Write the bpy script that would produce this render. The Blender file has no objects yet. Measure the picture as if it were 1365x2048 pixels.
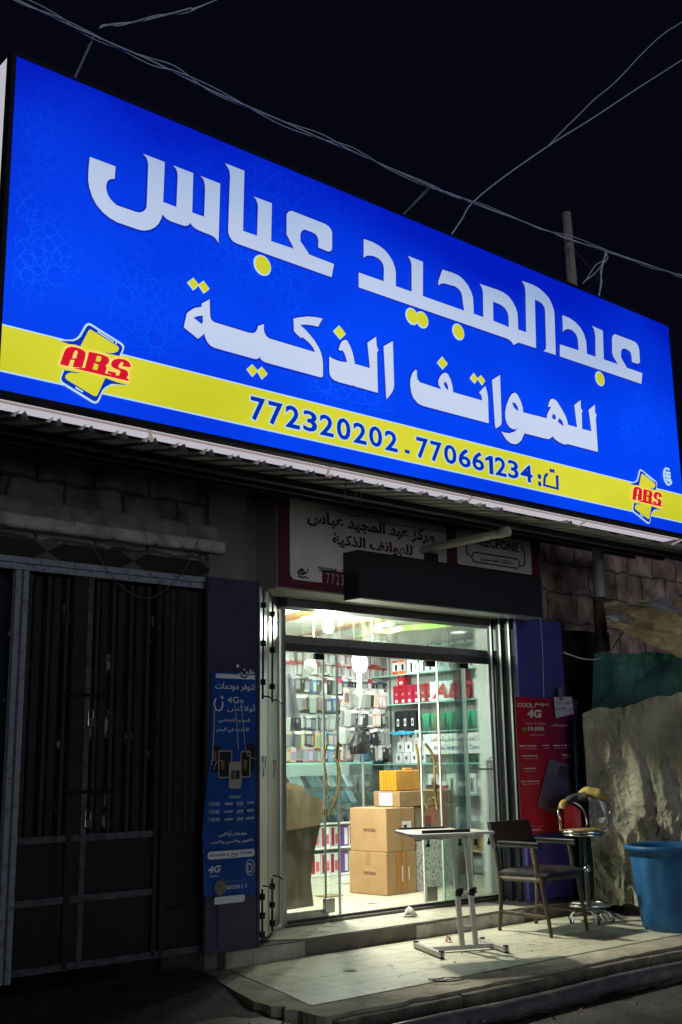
import bpy, bmesh, math, random
from mathutils import Vector, Matrix, noise
from mathutils.geometry import tessellate_polygon

R = math.radians
rnd = random.Random(7)
sc = bpy.context.scene
col = sc.collection

# ------------------------------------------------------------------ camera
F_PX, PITCH, ROLL, YAW = 2233.4, R(12.764), R(-0.927), R(40.748)
CAM = Vector((0, 0, 1.30))
fw = Vector((math.sin(YAW)*math.cos(PITCH), math.cos(YAW)*math.cos(PITCH), math.sin(PITCH)))
r0 = Vector((math.cos(YAW), -math.sin(YAW), 0))
u0 = r0.cross(fw)
rt = math.cos(ROLL)*r0 + math.sin(ROLL)*u0
up = -math.sin(ROLL)*r0 + math.cos(ROLL)*u0
cd = bpy.data.cameras.new('camera')
cam = bpy.data.objects.new('camera', cd)
col.objects.link(cam)
M = Matrix((rt, up, -fw)).transposed().to_4x4()
M.translation = CAM
cam.matrix_world = M
cd.sensor_fit = 'VERTICAL'
cd.sensor_height = 36
cd.sensor_width = 24
cd.lens = F_PX/2048*36
cd.clip_start = 0.05
cd.clip_end = 400
sc.camera = cam

# ------------------------------------------------------------------ world, ambient fill sun, exposure
w = bpy.data.worlds.new('World')
sc.world = w
w.use_nodes = True
bg = w.node_tree.nodes['Background']
bg.inputs[0].default_value = (0.0035, 0.0040, 0.0110, 1)
bg.inputs[1].default_value = 0.45
sd = bpy.data.lights.new('street_fill', 'SUN')  # added wide sun standing in for the street's ambient light
sd.energy = 0.52
sd.angle = R(28)
sd.color = (0.90, 0.93, 1.0)
so = bpy.data.objects.new('street_fill', sd)
col.objects.link(so)
so.rotation_euler = Vector((0.36, 0.93, -0.05)).to_track_quat('-Z', 'Y').to_euler()
sc.view_settings.view_transform = 'Standard'
sc.view_settings.look = 'None'
sc.view_settings.exposure = 0
sc.view_settings.gamma = 1
sc.cycles.max_bounces = 8
sc.cycles.transparent_max_bounces = 24
sc.cycles.sample_clamp_indirect = 4
sc.cycles.use_denoising = True
sc.cycles.caustics_reflective = False
sc.cycles.caustics_refractive = False

# ------------------------------------------------------------------ measuring: points of the photo on real planes
def ray(x, y):
    return (fw*F_PX + rt*(x-682.5) - up*(y-1024)).normalized()
def aY(x, y, Y):
    d = ray(x, y); return CAM + d*((Y-CAM.y)/d.y)
def aZ(x, y, Z):
    d = ray(x, y); return CAM + d*((Z-CAM.z)/d.z)
def aX(x, y, X):
    d = ray(x, y); return CAM + d*((X-CAM.x)/d.x)
def px_of(p):
    v = Vector(p)-CAM; z = v.dot(fw); return (682.5+F_PX*v.dot(rt)/z, 1024-F_PX*v.dot(up)/z)
def reach(o, d, px):
    """distance along d from o at which the photo column px is met"""
    a, b = 0.0, 3.0; sg = 1 if px > px_of(o)[0] else -1
    for _ in range(40):
        m = (a+b)/2
        if sg*(px-px_of(o+d*m)[0]) > 0: a = m
        else: b = m
    return a
def aP(x, y, p, n):
    d = ray(x, y); return CAM + d*((p-CAM).dot(n)/d.dot(n))

# ------------------------------------------------------------------ materials
def lin(r, g, b):
    f = lambda c: (c/255/12.92 if c <= 10 else ((c/255+0.055)/1.055)**2.4)
    return (f(r), f(g), f(b), 1)
MATS = {}
def mat(name, c, rough=0.6, metal=0.0, c2=None, scale=8.0, bump=0.0, bscale=None, spec=0.4, detail=6, thr=None, stretch=None, alpha=None):
    if name in MATS: return MATS[name]
    m = bpy.data.materials.new(name); MATS[name] = m
    m.use_nodes = True
    nt = m.node_tree; N = nt.nodes; L = nt.links
    b = N['Principled BSDF']
    c = tuple(c)[:3]+(1,)
    b.inputs['Base Color'].default_value = c
    b.inputs['Roughness'].default_value = rough
    b.inputs['Metallic'].default_value = metal
    b.inputs['Specular IOR Level'].default_value = spec
    if c2 or bump:
        g = N.new('ShaderNodeNewGeometry'); src = g.outputs['Position']
        if stretch:
            mp = N.new('ShaderNodeMapping'); mp.inputs['Scale'].default_value = stretch
            L.new(src, mp.inputs[0]); src = mp.outputs[0]
    if c2:
        t = N.new('ShaderNodeTexNoise'); t.inputs['Scale'].default_value = scale; t.inputs['Detail'].default_value = detail
        t.inputs['Roughness'].default_value = 0.62
        L.new(src, t.inputs['Vector'])
        r = N.new('ShaderNodeValToRGB')
        a, z = thr or (0.35, 0.65)
        r.color_ramp.elements[0].position = a; r.color_ramp.elements[1].position = z
        r.color_ramp.elements[0].color = c; r.color_ramp.elements[1].color = tuple(c2)[:3]+(1,)
        L.new(t.outputs['Fac'], r.inputs[0]); L.new(r.outputs[0], b.inputs['Base Color'])
    if bump:
        t2 = N.new('ShaderNodeTexNoise'); t2.inputs['Scale'].default_value = bscale or scale*3; t2.inputs['Detail'].default_value = 5
        L.new(src, t2.inputs['Vector'])
        bp = N.new('ShaderNodeBump'); bp.inputs['Strength'].default_value = bump; bp.inputs['Distance'].default_value = 0.02
        L.new(t2.outputs['Fac'], bp.inputs['Height']); L.new(bp.outputs[0], b.inputs['Normal'])
    return m
def vary(m, hue=0.03, val=0.35):
    """every object that wears it is printed a little differently"""
    if m.get('varied'): return m
    m['varied'] = 1
    nt = m.node_tree; N = nt.nodes; L = nt.links; b = N['Principled BSDF']; c = b.inputs['Base Color']
    o = N.new('ShaderNodeObjectInfo'); h = N.new('ShaderNodeHueSaturation'); h.inputs['Color'].default_value = c.default_value
    if c.links: L.new(c.links[0].from_socket, h.inputs['Color'])
    a = N.new('ShaderNodeMapRange'); a.inputs['To Min'].default_value = 0.5-hue; a.inputs['To Max'].default_value = 0.5+hue; L.new(o.outputs['Random'], a.inputs[0]); L.new(a.outputs[0], h.inputs['Hue'])
    w_ = N.new('ShaderNodeMath'); w_.operation = 'MULTIPLY'; w_.inputs[1].default_value = 7.31; f = N.new('ShaderNodeMath'); f.operation = 'FRACT'
    L.new(o.outputs['Random'], w_.inputs[0]); L.new(w_.outputs[0], f.inputs[0])
    v = N.new('ShaderNodeMapRange'); v.inputs['To Min'].default_value = 1-val; v.inputs['To Max'].default_value = 1+val*0.6; L.new(f.outputs[0], v.inputs[0]); L.new(v.outputs[0], h.inputs['Value'])
    L.new(h.outputs[0], c)
    return m
def glow(name, c, strength=1.0):
    if name in MATS: return MATS[name]
    m = bpy.data.materials.new(name); MATS[name] = m
    m.use_nodes = True
    b = m.node_tree.nodes['Principled BSDF']
    b.inputs['Base Color'].default_value = tuple(x*0.3 for x in c[:3])+(1,)
    b.inputs['Roughness'].default_value = 0.5
    b.inputs['Emission Color'].default_value = tuple(c)[:3]+(1,)
    b.inputs['Emission Strength'].default_value = strength
    return m
def lightbox(name, c1, c2, pattern=False, gain=1.0):
    """printed film lit by the tubes behind it: unevenly bright"""
    m = bpy.data.materials.new(name); MATS[name] = m
    m.use_nodes = True
    nt = m.node_tree; N = nt.nodes; L = nt.links
    b = N['Principled BSDF']
    b.inputs['Base Color'].default_value = tuple(x*0.15 for x in c1[:3])+(1,)
    b.inputs['Roughness'].default_value = 0.45
    g = N.new('ShaderNodeNewGeometry')
    mp = N.new('ShaderNodeMapping'); mp.inputs['Scale'].default_value = (0.55, 0.0, 0.95)
    L.new(g.outputs['Position'], mp.inputs[0])
    t = N.new('ShaderNodeTexNoise'); t.inputs['Scale'].default_value = 1.0; t.inputs['Detail'].default_value = 1.5
    L.new(mp.outputs[0], t.inputs['Vector'])
    # a row of tubes along the middle of the box
    s = N.new('ShaderNodeSeparateXYZ'); L.new(g.outputs['Position'], s.inputs[0])
    mr = N.new('ShaderNodeMapRange'); mr.inputs['From Min'].default_value = 3.75; mr.inputs['From Max'].default_value = 4.97
    mr.inputs['To Min'].default_value = 1.0; mr.inputs['To Max'].default_value = 0.0
    L.new(s.outputs['Z'], mr.inputs[0])
    ad = N.new('ShaderNodeMath'); ad.operation = 'MULTIPLY_ADD'
    L.new(mr.outputs[0], ad.inputs[0]); ad.inputs[1].default_value = 0.40; L.new(t.outputs['Fac'], ad.inputs[2])
    # the tubes stop short of the rim: it is dimmer there
    for ax, a0, a1 in (('X', 2.12, 2.75), ('X', 8.10, 7.55), ('Z', 3.11, 3.45), ('Z', 4.96, 4.55)):
        q = N.new('ShaderNodeMapRange'); q.interpolation_type = 'SMOOTHSTEP'
        q.inputs['From Min'].default_value = a0; q.inputs['From Max'].default_value = a1; q.inputs['To Min'].default_value = -0.12; q.inputs['To Max'].default_value = 0.0
        L.new(s.outputs[ax], q.inputs[0])
        a2 = N.new('ShaderNodeMath'); a2.operation = 'ADD'; L.new(ad.outputs[0], a2.inputs[0]); L.new(q.outputs[0], a2.inputs[1]); ad = a2
    r = N.new('ShaderNodeValToRGB')
    r.color_ramp.elements[0].position = 0.30; r.color_ramp.elements[1].position = 0.92
    r.color_ramp.elements[0].color = c1; r.color_ramp.elements[1].color = c2
    L.new(ad.outputs[0], r.inputs[0])
    out = r.outputs[0]
    L.new(out, b.inputs['Emission Color'])
    b.inputs['Emission Strength'].default_value = gain
    return m
def glass(name, tint, refl=0.10, dust=0.02):
    m = bpy.data.materials.new(name); MATS[name] = m
    m.use_nodes = True
    nt = m.node_tree; N = nt.nodes; L = nt.links
    N.remove(N['Principled BSDF'])
    o = N['Material Output']
    t = N.new('ShaderNodeBsdfTransparent'); t.inputs[0].default_value = tint
    g = N.new('ShaderNodeBsdfGlossy'); g.inputs['Roughness'].default_value = 0.02; g.inputs[0].default_value = (1, 1, 1, 1)
    d = N.new('ShaderNodeBsdfTranslucent'); d.inputs[0].default_value = (0.70, 0.74, 0.70, 1)
    fr = N.new('ShaderNodeFresnel'); fr.inputs[0].default_value = 1.38
    ml = N.new('ShaderNodeMath'); ml.operation = 'MULTIPLY_ADD'; ml.inputs[1].default_value = 0.8; ml.inputs[2].default_value = refl*0.12
    L.new(fr.outputs[0], ml.inputs[0])
    a = N.new('ShaderNodeMixShader'); L.new(ml.outputs[0], a.inputs[0]); L.new(t.outputs[0], a.inputs[1]); L.new(g.outputs[0], a.inputs[2])
    ge = N.new('ShaderNodeNewGeometry')
    mp = N.new('ShaderNodeMapping'); mp.inputs['Scale'].default_value = (5, 5, 1.6)
    L.new(ge.outputs['Position'], mp.inputs[0])
    n = N.new('ShaderNodeTexNoise'); n.inputs['Scale'].default_value = 2.5; n.inputs['Detail'].default_value = 8
    L.new(mp.outputs[0], n.inputs['Vector'])
    mr = N.new('ShaderNodeMapRange'); mr.inputs['From Min'].default_value = 0.45; mr.inputs['From Max'].default_value = 0.8
    mr.inputs['To Min'].default_value = dust*0.2; mr.inputs['To Max'].default_value = dust*2.2
    L.new(n.outputs['Fac'], mr.inputs[0])
    c = N.new('ShaderNodeMixShader'); L.new(mr.outputs[0], c.inputs[0]); L.new(a.outputs[0], c.inputs[1]); L.new(d.outputs[0], c.inputs[2])
    L.new(c.outputs[0], o.inputs[0])
    return m

# ------------------------------------------------------------------ mesh builder
class MB:
    def __init__(s): s.v = []; s.f = []; s.sm = []
    def add(s, vs, fs, smooth=False):
        n = len(s.v); s.v += [Vector(a) for a in vs]
        for f in fs: s.f.append(tuple(n+i for i in f)); s.sm.append(smooth)
        return s
    def box(s, a, b):
        x0, y0, z0 = a; x1, y1, z1 = b
        if x0 > x1: x0, x1 = x1, x0
        if y0 > y1: y0, y1 = y1, y0
        if z0 > z1: z0, z1 = z1, z0
        return s.add([(x0,y0,z0),(x1,y0,z0),(x1,y1,z0),(x0,y1,z0),(x0,y0,z1),(x1,y0,z1),(x1,y1,z1),(x0,y1,z1)],
                     [(0,3,2,1),(4,5,6,7),(0,1,5,4),(1,2,6,5),(2,3,7,6),(3,0,4,7)])
    def obox(s, o, ux, uy, uz):
        """box from corner o along three edge vectors"""
        o, ux, uy, uz = Vector(o), Vector(ux), Vector(uy), Vector(uz)
        vs = [o, o+ux, o+ux+uy, o+uy]; vs += [p+uz for p in vs]
        return s.add(vs, [(0,3,2,1),(4,5,6,7),(0,1,5,4),(1,2,6,5),(2,3,7,6),(3,0,4,7)])
    def bar(s, p, q, w, h, side=None):
        p, q = Vector(p), Vector(q); d = (q-p)
        z = Vector((0, 1, 0)) if side is None else Vector(side)
        a = d.cross(z).normalized()*w/2; b = d.normalized().cross(a).normalized()*h/2
        return s.add([p-a-b, p+a-b, p+a+b, p-a+b, q-a-b, q+a-b, q+a+b, q-a+b],
                     [(0,3,2,1),(4,5,6,7),(0,1,5,4),(1,2,6,5),(2,3,7,6),(3,0,4,7)])
    def tube(s, pts, r, n=8, cap=True, closed=False):
        pts = [Vector(p) for p in pts]; k = len(pts)
        rs = r if isinstance(r, (list, tuple)) else [r]*k
        rings = []; ref = None
        for i, p in enumerate(pts):
            if closed: d = pts[(i+1) % k]-pts[i-1]
            else: d = pts[min(i+1, k-1)]-pts[max(i-1, 0)]
            d.normalize()
            if ref is None: ref = d.orthogonal().normalized()
            ref = (ref-d*ref.dot(d)).normalized(); b = d.cross(ref)
            rings.append([p+(ref*math.cos(2*math.pi*j/n)+b*math.sin(2*math.pi*j/n))*rs[i] for j in range(n)])
        vs = [v for g in rings for v in g]; fs = []
        for i in range(k if closed else k-1):
            a = i*n; c = ((i+1) % k)*n
            for j in range(n): fs.append((a+j, a+(j+1) % n, c+(j+1) % n, c+j))
        s.add(vs, fs, True)
        if cap and not closed:
            s.add(rings[0], [tuple(reversed(range(n)))]); s.add(rings[-1], [tuple(range(n))])
        return s
    def lathe(s, c, prof, n=24, axis=(0,0,1)):
        """prof: (radius, height) pairs about an axis through c"""
        c = Vector(c); ax = Vector(axis).normalized(); a = ax.orthogonal().normalized(); b = ax.cross(a)
        vs = []; fs = []
        for r, h in prof:
            for j in range(n):
                t = 2*math.pi*j/n
                vs.append(c+ax*h+(a*math.cos(t)+b*math.sin(t))*r)
        for i in range(len(prof)-1):
            for j in range(n):
                fs.append((i*n+j, i*n+(j+1) % n, (i+1)*n+(j+1) % n, (i+1)*n+j))
        return s.add(vs, fs, True)
    def poly(s, loops, depth=None):
        """flat polygon with holes (3D points); depth = vector to push the back face"""
        loops = [[Vector(p) for p in l] for l in loops]
        flat = [p for l in loops for p in l]
        tris = tessellate_polygon(loops)
        s.add(flat, [tuple(t) for t in tris])
        if depth:
            dv = Vector(depth)
            s.add([p+dv for p in flat], [tuple(reversed(t)) for t in tris])
            for l in loops:
                k = len(l)
                s.add(l+[p+dv for p in l], [(i, (i+1) % k, k+(i+1) % k, k+i) for i in range(k)])
        return s
    def grid(s, nx, ny, fn, smooth=True):
        vs = [fn(i/nx, j/ny) for j in range(ny+1) for i in range(nx+1)]
        fs = [(j*(nx+1)+i, j*(nx+1)+i+1, (j+1)*(nx+1)+i+1, (j+1)*(nx+1)+i) for j in range(ny) for i in range(nx)]
        return s.add(vs, fs, smooth)
    def build(s, name, m, parent=None, bevel=0.0):
        me = bpy.data.meshes.new(name)
        if parent is None:
            lo = Vector((min(v.x for v in s.v), min(v.y for v in s.v), min(v.z for v in s.v)))
            hi = Vector((max(v.x for v in s.v), max(v.y for v in s.v), max(v.z for v in s.v)))
            sh = Vector(((lo.x+hi.x)/2, (lo.y+hi.y)/2, lo.z))
        else:
            sh = Vector((0, 0, 0)); q = parent
            while q is not None: sh += q.location; q = q.parent
        me.from_pydata([v-sh for v in s.v], [], s.f)
        me.polygons.foreach_set('use_smooth', s.sm)
        me.materials.append(m)
        me.update()
        o = bpy.data.objects.new(name, me); col.objects.link(o)
        if parent is None: o.location = sh
        else: o.parent = parent
        if bevel:
            bv = o.modifiers.new('bevel', 'BEVEL'); bv.width = bevel; bv.segments = 2; bv.limit_method = 'ANGLE'; bv.angle_limit = R(40)
        return o
def tag(o, label, cat, group=None, kind=None):
    o['label'] = label; o['category'] = cat
    if group: o['group'] = group
    if kind: o['kind'] = kind
    return o
def thing(name, label, cat, loc, group=None):
    o = bpy.data.objects.new(name, None); col.objects.link(o)
    o.empty_display_size = 0.1
    o.location = loc
    return tag(o, label, cat, group)
def structure(o):
    o['kind'] = 'structure'; return o
def dup(root, loc=None, rotz=None, label=None, rot=None, scale=None):
    r = root.copy(); col.objects.link(r)
    if loc is not None: r.location = loc
    if rotz is not None: r.rotation_euler = (0, 0, rotz)
    if rot is not None: r.rotation_euler = rot
    if scale is not None: r.scale = scale
    if label: r['label'] = label
    for ch in list(root.children):
        c = ch.copy(); col.objects.link(c); c.parent = r
        for g in list(ch.children):
            d = g.copy(); col.objects.link(d); d.parent = c
    return r

# ------------------------------------------------------------------ lettering
AF = {'ا':'\ufe8d\ufe8e','أ':'\ufe83\ufe84','ب':'\ufe8f\ufe90\ufe91\ufe92','ت':'\ufe95\ufe96\ufe97\ufe98','ة':'\ufe93\ufe94','ج':'\ufe9d\ufe9e\ufe9f\ufea0','ح':'\ufea1\ufea2\ufea3\ufea4','خ':'\ufea5\ufea6\ufea7\ufea8','د':'\ufea9\ufeaa','ذ':'\ufeab\ufeac','ر':'\ufead\ufeae','ز':'\ufeaf\ufeb0','س':'\ufeb1\ufeb2\ufeb3\ufeb4','ش':'\ufeb5\ufeb6\ufeb7\ufeb8','ص':'\ufeb9\ufeba\ufebb\ufebc','ض':'\ufebd\ufebe\ufebf\ufec0','ط':'\ufec1\ufec2\ufec3\ufec4','ع':'\ufec9\ufeca\ufecb\ufecc','ف':'\ufed1\ufed2\ufed3\ufed4','ق':'\ufed5\ufed6\ufed7\ufed8','ك':'\ufed9\ufeda\ufedb\ufedc','ل':'\ufedd\ufede\ufedf\ufee0','م':'\ufee1\ufee2\ufee3\ufee4','ن':'\ufee5\ufee6\ufee7\ufee8','ه':'\ufee9\ufeea\ufeeb\ufeec','و':'\ufeed\ufeee','ي':'\ufef1\ufef2\ufef3\ufef4','ى':'\ufeef\ufef0','ئ':'\ufe89\ufe8a\ufe8b\ufe8c'}
def arabic(s):
    out = []; prev = False; i = 0
    while i < len(s):
        c = s[i]
        if c in AF:
            if c == 'ل' and i+1 < len(s) and s[i+1] in 'اأ':
                out.append(chr((0xfefb if s[i+1] == 'ا' else 0xfef7)+(1 if prev else 0))); prev = False; i += 2; continue
            f = AF[c]; nxt = i+1 < len(s) and s[i+1] in AF
            if len(f) == 4: out.append(f[(3 if nxt else 1) if prev else (2 if nxt else 0)]); prev = True
            else: out.append(f[1 if prev else 0]); prev = False
        else: out.append(c); prev = False
        i += 1
    return ''.join(reversed(out))
def text_mesh(s, bold=0.0, shear=0.0, res=3):
    cu = bpy.data.curves.new('lettering', 'FONT'); cu.body = s; cu.resolution_u = res; cu.offset = bold; cu.shear = shear
    o = bpy.data.objects.new('lettering', cu); col.objects.link(o)
    dg = bpy.context.evaluated_depsgraph_get()
    me = bpy.data.meshes.new_from_object(o.evaluated_get(dg))
    vs = [v.co.copy() for v in me.vertices]; fs = [tuple(p.vertices) for p in me.polygons]
    bpy.data.objects.remove(o); bpy.data.curves.remove(cu); bpy.data.meshes.remove(me)
    return vs, fs
def put_text(mb, s, o, u, v, bold=0.0, ar=False, shear=0.0, keep=False):
    """fit the words into the parallelogram from corner o with edge vectors u (reading) and v (up)"""
    if ar: s = arabic(s)
    vs, fs = text_mesh(s, bold, shear)
    if not vs: return mb
    x0 = min(p.x for p in vs); x1 = max(p.x for p in vs); y0 = min(p.y for p in vs); y1 = max(p.y for p in vs)
    o, u, v = Vector(o), Vector(u), Vector(v)
    return mb.add([o+u*((p.x-x0)/max(x1-x0, 1e-6))+v*((p.y-y0)/max(y1-y0, 1e-6)) for p in vs], fs)
def text_on(mb, s, bl, tr, Y, **k):
    """words on the plane y = Y between two photo points: bottom left and top right"""
    a = aY(*bl, Y); b = aY(*tr, Y)
    return put_text(mb, s, a, (b.x-a.x, 0, 0), (0, 0, b.z-a.z), **k)
def smooth_path(pts, n=6):
    """Catmull-Rom through points"""
    P = [Vector(p) for p in pts]; out = []
    for i in range(len(P)-1):
        a, b, c, d = P[max(i-1, 0)], P[i], P[i+1], P[min(i+2, len(P)-1)]
        for j in range(n):
            t = j/n
            out.append(0.5*((2*b)+(c-a)*t+(2*a-5*b+4*c-d)*t*t+(3*b-a-3*c+d)*t**3))
    out.append(P[-1]); return out
# ------------------------------------------------------------------ shared materials
M_dark = mat('dark_metal', (0.012, 0.012, 0.015), 0.5)
M_alu = mat('brushed_aluminium', (0.42, 0.43, 0.42), 0.38, 0.75, (0.34, 0.35, 0.35), 30, stretch=(1, 1, 0.1))
M_steel = mat('galvanised_steel', (0.42, 0.42, 0.41), 0.32, 0.8, (0.33, 0.33, 0.33), 6, bump=0.03, bscale=30, stretch=(3, 3, 0.5))
M_white = mat('white_enamel', (0.72, 0.72, 0.70), 0.4)
M_black = mat('black_plastic', (0.012, 0.012, 0.013), 0.42)
M_wall = mat('white_plaster', (0.66, 0.70, 0.69), 0.6, c2=(0.58, 0.62, 0.61), scale=3)
M_chrome = mat('chrome', (0.75, 0.75, 0.74), 0.12, 1.0, (0.5, 0.48, 0.45), 25, thr=(0.55, 0.75))
M_wire = mat('cable_sheath', (0.60, 0.64, 0.78), 0.5)
M_dwire = mat('dark_cable', (0.05, 0.05, 0.055), 0.6)

# ------------------------------------------------------------------ ground
STEP_Z = 0.1166
ROAD_Z = -0.145
M_road = mat('street_ground', (0.13, 0.115, 0.095), 0.85, c2=(0.05, 0.046, 0.04), scale=3.5, bump=0.9, bscale=26, detail=10)
g = MB().grid(60, 60, lambda u, v: (-20+60*u, -12+16.95*v, ROAD_Z+0.02*noise.noise(Vector((u*60, v*30, 0)))))
structure(g.build('road', M_road))
g = MB().box((-40, 4.95, -0.6), (60, 60, -0.20))
structure(g.build('ground', M_road))

def jag(p, q, n, amp, seed):
    p, q = Vector(p), Vector(q); d = (q-p).cross(Vector((0, 0, 1))).normalized()
    return [p.lerp(q, i/n)+d*(amp*noise.noise(Vector((i*0.9, seed, 0)))*2) for i in range(n+1)]
M_cem = mat('cement_screed', (0.52, 0.47, 0.36), 0.85, c2=(0.26, 0.235, 0.18), scale=4, bump=0.55, bscale=35, detail=9)
# pavement slab with broken front and left edges
front = jag((4.06, 4.90, 0), (14, 4.86, 0), 90, 0.022, 3.1)
left = jag((4.02, 5.5, 0), (4.06, 4.90, 0), 10, 0.03, 8.1)
outline = [Vector((14, 6.464, 0)), Vector((4.35, 6.464, 0))]+[Vector((4.18, 6.0, 0))]+left[:-1]+front
g = MB().poly([outline], depth=(0, 0, -0.30))
structure(g.build('pavement', M_cem))
# kerb stones in front of it
M_kerb = mat('old_kerb_concrete', (0.26, 0.24, 0.19), 0.9, c2=(0.11, 0.10, 0.085), scale=7, bump=0.6, bscale=30, detail=9)
k = MB(); x = 4.1; i = 0
while x < 14:
    L = 0.92+0.1*rnd.random(); z = -0.022+0.012*rnd.random()
    k.obox((x, 4.825+0.012*rnd.random(), -0.34), (L-0.006, 0, 0), (0, 0.09, 0), (0, 0, 0.34+z)); x += L; i += 1
structure(k.build('kerb', M_kerb, bevel=0.012))
# gritty strip between kerb and pipe
g = MB().grid(160, 10, lambda u, v: (3+11*u, 4.58+0.26*v, -0.135+0.03*noise.noise(Vector((u*40, v*3, 1)))+0.03*v))
structure(g.build('gutter', mat('gutter_grit', (0.28, 0.26, 0.21), 0.95, c2=(0.06, 0.056, 0.05), scale=16, bump=0.9, bscale=60, detail=10)))
# pipe along the kerb
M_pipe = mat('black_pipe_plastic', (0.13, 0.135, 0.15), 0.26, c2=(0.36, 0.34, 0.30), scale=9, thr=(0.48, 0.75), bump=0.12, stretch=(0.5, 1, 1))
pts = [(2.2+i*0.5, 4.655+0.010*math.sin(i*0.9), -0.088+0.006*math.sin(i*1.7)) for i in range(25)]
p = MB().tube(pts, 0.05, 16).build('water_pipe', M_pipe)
tag(p, 'long black plastic pipe lying along the kerb at the edge of the street', 'pipe')
# tiles
def tile_mat(name, c, c2, sx, sy, ox, oy, grout):
    m = mat(name, c, 0.42, c2=c2, scale=2.2, bump=0.06, bscale=14, thr=(0.42, 0.8), detail=9)
    nt = m.node_tree; N = nt.nodes; L = nt.links; b = N['Principled BSDF']
    src = b.inputs['Base Color'].links[0].from_socket
    ge = N.new('ShaderNodeNewGeometry'); s = N.new('ShaderNodeSeparateXYZ'); L.new(ge.outputs['Position'], s.inputs[0])
    res = None
    for ax, sp, of in (('X', sx, ox), ('Y', sy, oy)):
        a = N.new('ShaderNodeMath'); a.operation = 'SUBTRACT'; L.new(s.outputs[ax], a.inputs[0]); a.inputs[1].default_value = of-100*sp
        d = N.new('ShaderNodeMath'); d.operation = 'MODULO'; L.new(a.outputs[0], d.inputs[0]); d.inputs[1].default_value = sp
        l = N.new('ShaderNodeMath'); l.operation = 'LESS_THAN'; L.new(d.outputs[0], l.inputs[0]); l.inputs[1].default_value = grout
        if res is None: res = l.outputs[0]
        else:
            q = N.new('ShaderNodeMath'); q.operation = 'MAXIMUM'; L.new(res, q.inputs[0]); L.new(l.outputs[0], q.inputs[1]); res = q.outputs[0]
    # grime blotches
    t = N.new('ShaderNodeTexNoise'); t.inputs['Scale'].default_value = 9; t.inputs['Detail'].default_value = 8
    L.new(ge.outputs['Position'], t.inputs['Vector'])
    r = N.new('ShaderNodeMapRange'); r.inputs['From Min'].default_value = 0.54; r.inputs['From Max'].default_value = 0.76; r.inputs['To Max'].default_value = 0.75
    L.new(t.outputs['Fac'], r.inputs[0])
    gm = N.new('ShaderNodeMix'); gm.data_type = 'RGBA'; L.new(r.outputs[0], gm.inputs[0]); L.new(src, gm.inputs[6]); gm.inputs[7].default_value = tuple(x*0.35 for x in c[:3])+(1,)
    # hairline cracks, only here and there
    cv = N.new('ShaderNodeTexVoronoi'); cv.feature = 'DISTANCE_TO_EDGE'; cv.inputs['Scale'].default_value = 1.7
    dn = N.new('ShaderNodeTexNoise'); dn.inputs['Scale'].default_value = 5; L.new(ge.outputs['Position'], dn.inputs['Vector'])
    dv = N.new('ShaderNodeVectorMath'); dv.operation = 'MULTIPLY_ADD'; dv.inputs[1].default_value = (0.25, 0.25, 0.25); L.new(dn.outputs['Color'], dv.inputs[0]); L.new(ge.outputs['Position'], dv.inputs[2]); L.new(dv.outputs[0], cv.inputs['Vector'])
    ct = N.new('ShaderNodeMath'); ct.operation = 'LESS_THAN'; ct.inputs[1].default_value = 0.006; L.new(cv.outputs['Distance'], ct.inputs[0])
    cg = N.new('ShaderNodeMath'); cg.operation = 'GREATER_THAN'; cg.inputs[1].default_value = 0.50; L.new(dn.outputs['Fac'], cg.inputs[0])
    cc = N.new('ShaderNodeMath'); cc.operation = 'MULTIPLY'; L.new(ct.outputs[0], cc.inputs[0]); L.new(cg.outputs[0], cc.inputs[1])
    cm = N.new('ShaderNodeMath'); cm.operation = 'MAXIMUM'; L.new(cc.outputs[0], cm.inputs[0]); L.new(res, cm.inputs[1]); res = cm.outputs[0]
    mx = N.new('ShaderNodeMix'); mx.data_type = 'RGBA'
    f = N.new('ShaderNodeMath'); f.operation = 'MULTIPLY'; f.inputs[1].default_value = 0.85; L.new(res, f.inputs[0])
    L.new(f.outputs[0], mx.inputs[0]); L.new(gm.outputs[2], mx.inputs[6]); mx.inputs[7].default_value = tuple(x*0.3 for x in c[:3])+(1,)
    L.new(mx.outputs[2], b.inputs['Base Color'])
    return m
M_tile = tile_mat('pavement_tiles', (0.64, 0.62, 0.48), (0.46, 0.45, 0.35), 0.60, 0.30, 4.60, 5.17, 0.008)
tl = [Vector((14, 5.10, 0.004)), Vector((14, 6.464, 0.004)), Vector((4.52, 6.464, 0.004)), Vector((4.43, 6.15, 0.004)), Vector((4.30, 5.62, 0.004)), Vector((4.175, 5.165, 0.004))]+[Vector((4.3+0.25*i, 5.165-0.07*max(0, (i-20)/18)+0.006*noise.noise(Vector((i*1.3, 0, 0))), 0.004)) for i in range(1, 38)]
structure(MB().poly([tl]).build('paving_tiles', M_tile))
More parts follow.
